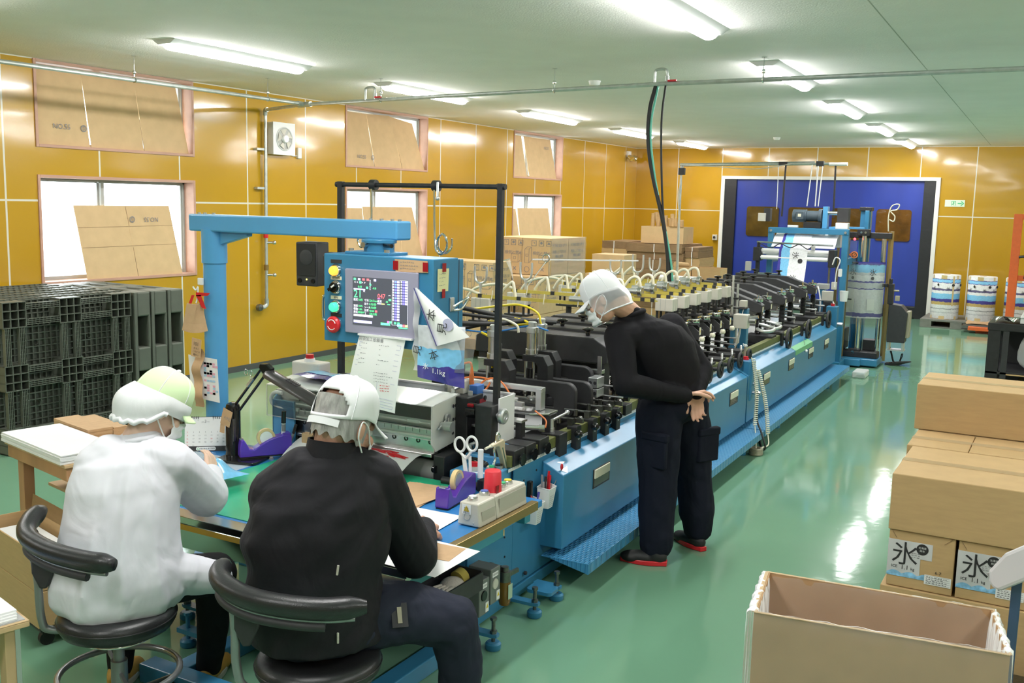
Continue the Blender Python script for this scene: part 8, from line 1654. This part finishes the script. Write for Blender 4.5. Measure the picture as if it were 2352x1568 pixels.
def hand(mb, w, d, n, curl=.45, side=1, s=1.0, spread=.12, thumb=.5):
 w, d, n = Vec(w), Vec(d).normalized(), Vec(n); n = (n-d*n.dot(d)).normalized(); l = d.cross(n)*side
 for i, (L_, r) in enumerate(((.070, .0088), (.078, .0092), (.072, .0088), (.056, .0078))):
  b_ = w+(d*(.086-.004*abs(i-1.3))+l*(.031-.0205*i))*s; capsule(mb, w+l*(.018-.012*i)*s+d*.008*s, b_, .0125*s, .0112*s); p = b_; a = curl*(.6+.13*i)
  for k, f in enumerate((.46, .31, .25)):
   a2 = a*(1+.75*k); v = (d*math.cos(a2)+n*math.sin(a2)+l*(spread*(1.2-i)*.4)).normalized(); q = p+v*(L_*f*s); capsule(mb, p, q, r*s*(1-.06*k), r*s*(.94-.07*k)); p = q
 p = w+(d*.022+l*.024)*s
 for f, v in ((.040, d*.62+l*.72+n*.28), (.030, d*.88+l*.30+n*thumb), (.024, d*.95+l*.05+n*thumb*1.2)): v = v.normalized(); q = p+v*f*s; capsule(mb, p, q, .0125*s, .0100*s); p = q
 ell(mb, w+d*.045*s, (.034*s, .012*s, .045*s), l, d)
def head(mb, c, f, u, s=1.0):
 """skull, jaw, nose, brow, ears; f looks forward, u to the crown"""
 c, f = Vec(c), Vec(f).normalized(); u = Vec(u); u = (u-f*u.dot(f)).normalized(); l = u.cross(f); P = lambda a, b_, h: c+(l*a+f*b_+u*h)*s
 ell(mb, P(0, -.012, .03), (.074*s, .093*s, .092*s), l, u); ell(mb, P(0, .030, -.045), (.056*s, .058*s, .066*s), l, u); ell(mb, P(0, .058, -.085), (.028*s, .024*s, .022*s), l, u)
 capsule(mb, P(0, .088, -.004), P(0, .104, -.036), .009*s, .0145*s); capsule(mb, P(-.035, .076, .016), P(.035, .076, .016), .012*s); capsule(mb, P(-.022, .088, -.064), P(.022, .088, -.064), .0075*s)
 for e in (-1, 1): ell(mb, P(.076*e, -.012, -.012), (.009*s, .018*s, .031*s), l+f*.3*e, u); ell(mb, P(.047*e, .058, -.028), (.022*s, .020*s, .020*s), l, u)
 return P, l, f, u
def eyes(P, person):
 for e in (-1, 1): part('eye', MB().ball(P(.032*e, .077, .0), .0125, 12, 8), K['white_gloss'], person, 60); part('iris', MB().ball(P(.032*e, .0865, -.001), .0055, 10, 6), K['ink'], person, 60)
def cap(person, P, m, top=None, brim=.075, h=.118, opening=False, name='cap'):
 """soft cap: dome over the skull with a curved brim, optional opening over the back strap"""
 n, k = 72, 20
 def dome(i, j):
  a = 2*PI*i/n; t = j/k; lowf = -.006-.030*max(0, -math.cos(a)); hh = lowf+(.112-lowf)*math.sin(t*PI/2)**1.0; rr = max(math.cos(t*PI/2), .0)**.62
  return P(.086*math.sin(a)*rr*(1+.05*math.sin(PI*t)), -.012+.106*math.cos(a)*rr*(1+.05*math.sin(PI*t)), .028+hh)
 s = MB(); vs = [dome(i, j) for j in range(k+1) for i in range(n)]; fs = []
 for j in range(k):
  for i in range(n):
   if opening and j >= 1 and ((360*i/n-180)/48)**2+((j-1)/7)**2 < 1: continue
   fs.append((j*n+i, j*n+(i+1) % n, (j+1)*n+(i+1) % n, (j+1)*n+i))
 s.add(vs, fs); o = part(name, s, m if top is None else top, person, 60); sd = o.modifiers.new('thick', 'SOLIDIFY'); sd.thickness = .0035
 part('cap_button', MB().ball(P(0, -.012, .142), .009, 10, 6, (1, 1, .6)), m, o, 60)
 part('cap_seams', MB().tube([dome(0, j) for j in range(k+1)], .0016, 4).tube([dome(36, j) for j in range(9 if opening else 0, k+1)], .0016, 4).tube([dome(12, j) for j in range(k+1)], .0016, 4).tube([dome(24, j) for j in range(k+1)], .0016, 4).tube([dome(48, j) for j in range(k+1)], .0016, 4).tube([dome(60, j) for j in range(k+1)], .0016, 4), m, o, 60)
 def br(u_, v_): a = (u_-.5)*2.0; R_ = 1+v_*brim/.10; return P(.084*math.sin(a)*(1+.12*v_), -.012+.104*math.cos(a)+brim*v_*math.cos(a*.75)**1.0, .024-.016*v_-.030*(a*a)*.55*(v_**.5))
 b_ = part('cap_brim', MB().grid(br, 17, 8), m if top is None else top, person, 60); sd = b_.modifiers.new('thick', 'SOLIDIFY'); sd.thickness = .004; return o
def mask(person, P, strap=True):
 def fn(u_, v_): a = (u_-.5)*2.3; r = .083+.012*math.cos(a*1.2)+.006*math.sin(v_*16); z = -.020-.082*v_; return P(.072*math.sin(a), .012+r*math.cos(a)*1.0+.010*math.sin(PI*v_), z+.012*math.cos(a*2)*(1-v_))
 o = part('face_mask', MB().grid(fn, 21, 14), K['mask'], person, 60); sd = o.modifiers.new('thick', 'SOLIDIFY'); sd.thickness = .0025
 for e in (0, 1):
  a, b_ = fn(e, .1), fn(e, .85); sg = 1 if e else -1; part('mask_strap', MB().tube(spline([a, P(.081*sg, .010, .002), P(.088*sg, -.030, .010), P(.085*sg, -.028, -.030), P(.078*sg, .0, -.055), b_], 5), .0024, 6), K['mask'], person)
def shoe(person, heel, toe, up_m, sole_m, h=.075, w_=.046):
 h0, t0 = Vec(heel), Vec(toe); d = (t0-h0); L_ = d.length; d.normalize(); s = MB(); z = Vec((0, 0, 1))
 ell(s, h0+d*.05+z*.045, (w_*.80, .050, .043), d.cross(z), z); ell(s, h0+d*L_*.55+z*.034, (w_*.92, L_*.46, .034), d.cross(z), z); ell(s, h0+d*(L_-.06)+z*.030, (w_, .060, .030), d.cross(z), z); capsule(s, h0+d*.06+z*.05, h0+d*.07+z*h*1.2, .042, .038)
 sh = organic('shoe', s, up_m, person, .006, 4); M = fr(h0+z*.0005, d, d.cross(z)*-1)
 pts = [(.0+L_*t_, w_*.82*(.72+.45*math.sin(PI*min(1, t_*.9+.12)))*math.sin(PI*min(.97, max(.09, t_)))**.35) for t_ in [i/14 for i in range(15)]]; out = [(x, -y) for x, y in pts]+[(x, y) for x, y in pts[::-1]]
 part('shoe_sole', MB().prism(out, M, .026), sole_m, sh, 40, .004)
t = thing('person', 'standing person bent over the machine, hands clasped behind, in black shirt, white cap and mask', 'person', (-1.72, 4.93, 0))
hd, fwd, upv = Vec((-2.05, 4.575, 1.395)), Vec((-.80, -.16, -.56)), Vec((-.50, -.06, .86))
b = MB(); P, l, f, u = head(b, hd, fwd, upv); nk = Vec((-1.965, 4.70, 1.33))
chain(b, [P(0, -.03, -.03), nk, (-1.93, 4.80, 1.24)], [.056, .056, .07]); chain(b, [(-1.93, 4.82, 1.18), (-1.83, 4.94, .98), (-1.795, 4.96, .84)], [.09, .10, .11])
LS, LE, LW = Vec((-1.965, 4.60, 1.205)), Vec((-1.885, 4.51, .985)), Vec((-1.70, 4.80, .905)); RS, RE, RW = Vec((-1.86, 5.06, 1.215)), Vec((-1.70, 5.10, 1.0)), Vec((-1.652, 4.925, .895))
chain(b, [(-1.93, 4.8, 1.2), LS, LE, LW], [.05, .045, .038, .026]); chain(b, [(-1.92, 4.85, 1.2), RS, RE, RW], [.05, .045, .038, .026])
HA, KA, AA = Vec((-1.83, 4.86, .80)), Vec((-1.805, 4.82, .42)), Vec((-1.79, 4.79, .07)); HB, KB, AB = Vec((-1.755, 5.06, .80)), Vec((-1.715, 5.13, .40)), Vec((-1.675, 5.13, .07))
chain(b, [HA, KA, AA], [.08, .055, .04]); chain(b, [HB, KB, AB], [.08, .055, .04])
hand(b, LW+Vec((.030, .045, -.0)), (.55, .62, .10), (.2, -.2, -1), .75, -1, .95, .04); hand(b, RW, (.12, -.20, -1), (.6, -.75, .1), .6, 1, .98, .04, .2)
organic('body', b, K['skin'], t, .0045, 4); eyes(P, t)
s = MB(); loft(s, [(nk+Vec((-.02, -.03, .02)), .055, .05), (nk+Vec((.01, .02, -.01)), .075, .066), ((-1.935, 4.77, 1.275), .15, .10), ((-1.905, 4.82, 1.225), .225, .135), ((-1.865, 4.865, 1.14), .245, .155), ((-1.835, 4.90, 1.05), .225, .155), ((-1.81, 4.94, .95), .20, .145), ((-1.80, 4.955, .85), .192, .148), ((-1.797, 4.957, .765), .188, .15)], (.36, .93, 0), fold=lambda a, v: .03*v*mnoise.noise((3*math.cos(a), 3*math.sin(a), 3*v))+.02*math.sin(5*a+3*v)*v)
chain(s, [LS+Vec((.03, .06, .0)), LS, LE, LW.lerp(LE, .5), LW+Vec((.02, .03, -.004))], [.085, .078, .064, .055, .040]); chain(s, [RS, RE, RW.lerp(RE, .45), RW+Vec((-.002, -.0, .006))], [.082, .064, .054, .040])
organic('black_shirt', s, K['shirt_black'], t, .008, 6, .010, .13)
part('collar', MB().tube([nk+Vec((.014, .02, -.018))+(Vec((.83, .35, .3))*math.cos(a)+Vec((-.3, .93, 0))*math.sin(a))*.066 for a in [2*PI*i/20 for i in range(20)]], .014, 8, closed=True), K['shirt_black'], t, 60)
s = MB(); ell(s, (-1.795, 4.955, .815), (.135, .175, .10), (.93, .35, 0)); chain(s, [HA, (-1.82, 4.84, .62), KA, (-1.795, 4.80, .22), AA+Vec((.0, .0, .03))], [.125, .120, .104, .096, .090]); chain(s, [HB, (-1.735, 5.10, .62), KB, (-1.69, 5.13, .20), AB+Vec((0, 0, .04))], [.122, .116, .100, .100, .082])
tr = organic('trousers', s, K['trousers'], t, .008, 5, .016, .09)
for (c_, R_) in (((-1.80, 4.735, .60), -10), ((-1.63, 5.08, .585), 62)):
 pk = part('cargo_pocket', MB().cbox(c_, (.145, .03, .16), rot('Z', R_)).cbox(Vec(c_)+Vec((0, 0, .085)), (.155, .038, .045), rot('Z', R_)), K['trousers'], t, 40, .01)
for hl, to in (((-1.715, 4.765, 0), (-1.955, 4.705, 0)), ((-1.62, 5.075, 0), (-1.83, 5.20, 0))): shoe(t, hl, to, K['black_rubber'], K['red'])
cp_ = cap(t, P, K['cap_white']); mask(t, P)
def veil(u_, v_): a = -2.35+4.7*u_; a += PI; r = 1+.10*math.sin(PI*v_)-.10*v_+.015*math.sin(22*u_+5*v_); return P(.090*math.sin(a)*r, -.016+.104*math.cos(a)*r-.012*v_, .030-.105*v_-.02*max(0, -math.cos(a)))
part('hair_net', MB().grid(veil, 40, 10), K['net'], t, 60); part('net_hem', MB().tube([veil(i/30, 1) for i in range(31)], .004, 6), K['cap_white'], t, 60)
part('hair', MB().grid(lambda u_, v_: P(.079*math.sin(PI-1.7+3.4*u_), -.014+.097*math.cos(PI-1.7+3.4*u_), .05-.09*v_), 20, 8), K['ink'], t, 60)
def stool(c, label, fwd, zs):
 cx_, cy_ = c; f = Vec((*fwd, 0)).normalized(); l = Vec((-f.y, f.x, 0)); o = Vec((cx_, cy_, 0)); Q = lambda a, b_, z: o+f*a+l*b_+Vec((0, 0, z))
 t = thing('stool', label, 'stool', (cx_, cy_, 0), 'black swivel stools')
 part('seat', MB().lathe([(0, zs-.075), (.16, zs-.075), (.182, zs-.068), (.195, zs-.045), (.195, zs-.022), (.183, zs-.004), (.15, zs), (0, zs-.006)], 40, o), K['leather'], t, 50); part('seat_piping', MB().tube([Q(.196*math.cos(a), .196*math.sin(a), zs-.03) for a in [2*PI*i/40 for i in range(40)]], .003, 6, closed=True), K['leather'], t, 60)
 part('gas_column', MB().cyl(Q(0, 0, .10), Q(0, 0, .26), .028, 20).cyl(Q(0, 0, .26), Q(0, 0, zs-.07), .019, 18).cyl(Q(0, 0, zs-.10), Q(0, 0, zs-.072), .06, 18), K['tube_grey'], t)
 part('foot_ring', MB().tube([Q(.20*math.cos(a), .20*math.sin(a), .215) for a in [2*PI*i/36 for i in range(36)]], .0115, 10, closed=True).bar(Q(.028, 0, .215), Q(.20, 0, .215), .012, .012).bar(Q(-.028, 0, .215), Q(-.20, 0, .215), .012, .012), K['tube_grey'], t, 60)
 part('lever_loop', MB().tube([Q(.12*math.cos(a), .12*math.sin(a), zs-.10) for a in [2*PI*i/30 for i in range(31)]], .004, 6), K['chrome'], t, 60)
 for k in range(5):
  a = 2*PI*k/5+.35; d = f*math.cos(a)+l*math.sin(a); p = o+d*.27; part('base_arm', MB().tube([o+d*.02+Vec((0, 0, .105)), o+d*.13+Vec((0, 0, .092)), p+Vec((0, 0, .068))], [.022, .018, .014], 8), K['tube_grey'], t, 60)
  q = Vec((-d.y, d.x, 0)); part('caster', MB().cyl(p+q*.006+Vec((0, 0, .025)), p+q*.022+Vec((0, 0, .025)), .025, 16).cyl(p-q*.022+Vec((0, 0, .025)), p-q*.006+Vec((0, 0, .025)), .025, 16).cyl(p+Vec((0, 0, .03)), p+Vec((0, 0, .07)), .010, 10), K['black_rubber'], t)
 return t, Q
def backrest(t, pts, col, r=.030, hz=.034):
 """cushion swept along the given curve with a trim strip below and a column down to the seat"""
 sp = spline(pts, 8); s = MB(); n = 14; vs = []
 for i, p in enumerate(sp):
  d = (sp[min(i+1, len(sp)-1)]-sp[max(i-1, 0)]).normalized(); x = d.cross(Vec((0, 0, 1))).normalized(); k = i/(len(sp)-1); e = min(1, min(k, 1-k)*9+.30)**.5
  vs += [p+x*(math.cos(2*PI*j/n)*r*e*(1+.25*math.sin(2*PI*j/n)))+Vec((0, 0, 1))*(math.sin(2*PI*j/n)*hz*e) for j in range(n)]
 fs = [(i*n+j, i*n+(j+1) % n, (i+1)*n+(j+1) % n, (i+1)*n+j) for i in range(len(sp)-1) for j in range(n)]+[tuple(range(n))[::-1], tuple(range((len(sp)-1)*n, len(sp)*n))]
 s.add(vs, fs); part('back_cushion', s, K['leather'], t, 70)
 part('back_trim', MB().tube([p+Vec((0, 0, -hz*.92)) for p in sp[3:-2]], .009, 8), K['tube_grey'], t, 60); part('back_shell', MB().tube([p+Vec((0, 0, -hz*1.5)) for p in sp[5:-7]], .014, 8), K['black_plate'], t, 60)
 part('back_column', MB().tube(spline(col, 8), .0135, 12), K['tube_grey'], t, 60)
 part('column_cover', MB().prism([(-.035, 0), (.035, 0), (.035, -.10), (.01, -.155), (-.012, -.155), (-.035, -.10)], fr(Vec(col[0])+Vec((.03, .03, -.01)), (.75, .66, 0), (0, 0, 1)), .03), K['black_plate'], t, 40, .006)
st, Q = stool((-2.77, 2.19), 'black swivel stool under the woman in the white coat, curved back cushion', (-.88, .47), .455)
backrest(st, [(-3.00, 2.085, .785), (-2.965, 2.01, .77), (-2.90, 1.955, .745), (-2.78, 1.945, .725), (-2.64, 1.965, .715), (-2.53, 1.995, .715)], [(-2.92, 1.975, .73), (-2.91, 1.99, .60), (-2.905, 1.995, .45), (-2.89, 2.02, .405), (-2.82, 2.12, .395)])
st, Q = stool((-1.945, 2.275), 'black swivel stool under the man in the dark jacket, curved back cushion', (-.78, .62), .465)
backrest(st, [(-2.115, 2.055, .785), (-2.065, 1.985, .77), (-1.97, 1.96, .755), (-1.86, 1.97, .748), (-1.73, 2.025, .742), (-1.63, 2.11, .742)], [(-2.035, 2.0, .74), (-2.035, 2.012, .62), (-2.04, 2.02, .50), (-2.03, 2.05, .42), (-1.98, 2.16, .40)])
t = thing('person', 'seated person seen from behind in a dark zip jacket and white cap', 'person', (-1.945, 2.285, .40))
hd, fwd, upv = Vec((-1.925, 2.378, 1.172)), Vec((.04, .88, -.42)), Vec((.0, .30, .92))
b = MB(); P, l, f, u = head(b, hd, fwd, upv, 1.07); nk = Vec((-1.937, 2.333, 1.108))
chain(b, [P(0, -.035, -.03), nk, (-1.945, 2.31, 1.04)], [.058, .060, .08]); chain(b, [(-1.95, 2.31, 1.0), (-1.955, 2.29, .75), (-1.95, 2.29, .56)], [.10, .11, .12])
LS, LE, LW = Vec((-2.075, 2.225, .965)), Vec((-2.20, 2.41, .715)), Vec((-2.30, 2.66, .66)); RS, RE, RW = Vec((-1.852, 2.452, .985)), Vec((-1.828, 2.635, .69)), Vec((-2.01, 2.945, .668))
chain(b, [(-1.95, 2.31, 1.02), LS, LE, LW], [.06, .05, .04, .028]); chain(b, [(-1.93, 2.34, 1.02), RS, RE, RW], [.06, .05, .04, .028])
HR, KR, AR = Vec((-1.885, 2.40, .545)), Vec((-1.69, 2.655, .485)), Vec((-1.70, 2.70, .07)); HL, KL, AL = Vec((-2.04, 2.28, .545)), Vec((-2.25, 2.60, .47)), Vec((-2.27, 2.62, .07))
chain(b, [HR, KR, AR], [.08, .058, .04]); chain(b, [HL, KL, AL], [.08, .058, .04])
hand(b, RW, (-.30, .85, -.10), (-.5, .0, -.9), .85, -1, 1.0); hand(b, LW, (.1, .9, -.2), (.4, 0, -.9), .6, 1, 1.0)
organic('body', b, K['skin_old'], t, .0045, 4); eyes(P, t)
s = MB(); X2, F2 = (.70, .71, 0), (-.71, .70, 0)
loft(s, [(nk+Vec((0, .0, .012)), .064, .062), (nk+Vec((0, -.005, -.02)), .088, .078), ((-1.943, 2.318, 1.055), .135, .10), ((-1.95, 2.31, 1.01), .180, .122), ((-1.957, 2.30, .94), .212, .148), ((-1.962, 2.288, .84), .222, .162), ((-1.964, 2.28, .72), .212, .166), ((-1.96, 2.28, .60), .204, .170), ((-1.955, 2.28, .50), .198, .165)], X2, fold=lambda a, v: (.075*mnoise.noise((2.2*math.cos(a)+2*v, 2.2*math.sin(a), 11*v+1.5*math.cos(a)))+.018*math.sin(26*v+2.5*math.cos(a)))*min(1, max(0, v-.25)*3))
chain(s, [(-1.99, 2.27, 1.03), LS, LE, LW+Vec((0, -.03, 0))], [.085, .082, .074, .055]); chain(s, [(-1.90, 2.37, 1.03), RS, (-1.848, 2.535, .85), RE+Vec((.005, -.01, .0)), RW.lerp(RE, .4), RW+Vec((.012, -.02, .0))], [.088, .084, .076, .074, .056, .045])
organic('jacket', s, K['jacket'], t, .007, 5, .010, .12)
part('jacket_collar', MB().lathe([(.086, -.04), (.080, .0), (.076, .036), (.071, .036), (.072, -.03)], 28, nk+Vec((0, -.004, -.012)), (.0, .16, 1)), K['jacket'], t, 60)
bk_ = Vec((.71, -.70, 0))
part('jacket_stripe', MB().tube([Vec((-1.925, 2.315, z))+bk_*.171+Vec((.004*math.sin(z*40), 0, 0)) for z in (.800, .785, .770)], .0035, 6).tube([Vec((-1.925, 2.315, z))+bk_*.174 for z in (.592, .575, .56)], .0035, 6), K['beige'], t, 60)
s = MB(); ell(s, (-1.95, 2.29, .535), (.195, .165, .075), X2); chain(s, [HR, (-1.79, 2.53, .535), KR, (-1.685, 2.70, .30), AR], [.110, .100, .086, .076, .074]); chain(s, [HL, KL, AL], [.108, .085, .072]); organic('trousers', s, K['trousers_navy'], t, .008, 5, .018, .08)
part('thigh_label', MB().cbox((-1.745, 2.425, .575), (.05, .008, .075), rot('Z', 45) @ rot('X', -35)), K['ink'], t, 0); part('label_print', MB().cbox((-1.7425, 2.422, .577), (.014, .006, .050), rot('Z', 45) @ rot('X', -35)), K['khaki'], t, 0)
for hl, to in (((-1.68, 2.63, 0), (-1.73, 2.88, 0)), ((-2.25, 2.55, 0), (-2.32, 2.80, 0))): shoe(t, hl, to, K['black_rubber'], K['ink_grey'])
cap(t, P, K['cap_white'], opening=True); part('cap_strap', MB().grid(lambda u_, v_: P(.0885*math.sin(PI-.72+1.44*u_), -.012+.108*math.cos(PI-.72+1.44*u_), -.004-.022+.02*v_), 12, 3), K['cap_white'], t, 60); mask(t, P)
def hr(u_, v_): a = PI-2.0+4.0*u_; q = 1+.012*math.sin(60*u_); return P(.081*math.sin(a)*q*(1-.12*v_), -.014+.100*math.cos(a)*q*(1-.10*v_), .065-.115*v_-.008*math.sin(50*u_)*v_)
part('hair', MB().grid(hr, 60, 10), K['hair_grey'], t, 60)
t = thing('person', 'seated person seen from behind in a white coat and pale green cap', 'person', (-2.77, 2.20, .39))
hd, fwd, upv = Vec((-2.755, 2.385, 1.125)), Vec((.30, .76, -.55)), Vec((.2, .45, .86))
b = MB(); P, l, f, u = head(b, hd, fwd, upv, .98); nk = Vec((-2.775, 2.315, 1.045))
chain(b, [P(0, -.03, -.03), nk, (-2.785, 2.28, .97)], [.050, .050, .07]); chain(b, [(-2.785, 2.27, .93), (-2.785, 2.22, .70), (-2.78, 2.21, .54)], [.09, .10, .11])
LS, LE, LW = Vec((-2.845, 2.185, .945)), Vec((-3.03, 2.36, .72)), Vec((-3.10, 2.62, .70)); RS, RE, RW = Vec((-2.70, 2.37, .94)), Vec((-2.785, 2.605, .745)), Vec((-3.005, 2.845, .735))
chain(b, [(-2.785, 2.27, .95), LS, LE, LW], [.055, .045, .036, .025]); chain(b, [(-2.77, 2.29, .95), RS, RE, RW], [.055, .045, .036, .025])
HR, KR, AR = Vec((-2.72, 2.28, .515)), Vec((-2.685, 2.56, .475)), Vec((-2.77, 2.60, .07)); HL, KL, AL = Vec((-2.85, 2.20, .515)), Vec((-3.06, 2.46, .46)), Vec((-3.03, 2.40, .08))
chain(b, [HR, KR, AR], [.075, .052, .036]); chain(b, [HL, KL, AL], [.075, .052, .036])
hand(b, RW, (-.45, .50, .45), (-.7, -.3, -.4), .35, -1, .95, .05); hand(b, LW, (-.1, .9, .05), (.3, 0, -.9), .5, 1, .92)
organic('body', b, K['skin_pale'], t, .0045, 4); eyes(P, t)
s = MB(); X3 = (.47, .88, 0)
loft(s, [(nk+Vec((0, 0, .005)), .055, .055), (nk+Vec((0, -.006, -.02)), .075, .068), ((-2.783, 2.285, .995), .125, .088), ((-2.785, 2.27, .95), .178, .115), ((-2.786, 2.25, .87), .192, .138), ((-2.787, 2.23, .76), .195, .152), ((-2.786, 2.215, .65), .205, .165), ((-2.784, 2.21, .56), .218, .178), ((-2.785, 2.215, .50), .222, .182), ((-2.79, 2.22, .462), .205, .17)], X3, fold=lambda a, v: v*(.035*math.sin(7*a+1.2*math.sin(5*v))*v+.05*mnoise.noise((3*math.cos(a), 3*math.sin(a), 3.2*v)))+sum(h*math.exp(-((a-PI/2-o-k*v)/.075)**2)*min(1, max(0, v-.13)*6)*min(1, (1.05-v)*4) for o, k, h in ((.10, .75, .075), (.02, .12, .065), (.06, .40, -.05), (-.06, -.55, .05))))
chain(s, [(-2.82, 2.22, .97), LS, LE, LW+Vec((0, -.02, 0))], [.08, .075, .068, .052]); chain(s, [(-2.74, 2.31, .97), RS, (-2.735, 2.49, .845), RE+Vec((.01, 0, 0)), RE.lerp(RW, .5), RW+Vec((.02, -.012, 0))], [.082, .080, .082, .084, .068, .048])
capsule(s, (-2.68, 2.34, .55), (-2.62, 2.50, .49), .075, .06); capsule(s, (-2.66, 2.38, .50), (-2.64, 2.52, .45), .05, .03)
dB = Vec((.88, -.47, 0)); xB = Vec(X3)
organic('white_coat', s, K['coat_white'], t, .007, 4, .010, .12)
part('coat_collar', MB().tube([nk+Vec((.0, -.01, -.022))+(Vec((.9, -.30, .2))*math.cos(a)+Vec((.36, .88, .1))*math.sin(a))*.066 for a in [2*PI*i/20 for i in range(20)]], .012, 8, closed=True), K['coat_white'], t, 60)
s = MB(); ell(s, (-2.78, 2.21, .50), (.17, .15, .05), X3); chain(s, [HR, KR, (-2.72, 2.58, .28), AR], [.092, .078, .062, .050]); chain(s, [HL, KL, AL], [.09, .075, .048]); organic('trousers', s, K['trousers_black'], t, .008, 5, .008, .08)
for hl, to in (((-2.745, 2.545, 0), (-2.84, 2.76, 0)), ((-3.0, 2.33, 0), (-3.10, 2.55, 0))): shoe(t, hl, to, mat('shoe_tan', (.52, .30, .06), .6), K['beige'], .07, .040)
cap(t, P, K['cap_white'], K['cap_green'], .05); mask(t, P)
def net(u_, v_): a = 2*PI*u_; bk = max(0, -math.cos(a)); q = 1+.13*math.sin(PI*min(1, v_*1.05))*(0.5+.6*bk)+.012*math.sin(26*a)*v_; return P(.092*math.sin(a)*q, -.014+.112*math.cos(a)*q-.018*bk*math.sin(PI*v_), .050-.012*bk-(.045+.100*bk**.6+.015*abs(math.sin(a)))*v_)
part('cap_net', MB().grid(net, 60, 14, True), K['cap_white'], t, 60)
part('net_frill', MB().tube([Vec(net(i/60, .99))+(u*.006*math.sin(i*1.9)) for i in range(14, 47)], .009, 8), K['cap_white'], t, 60)
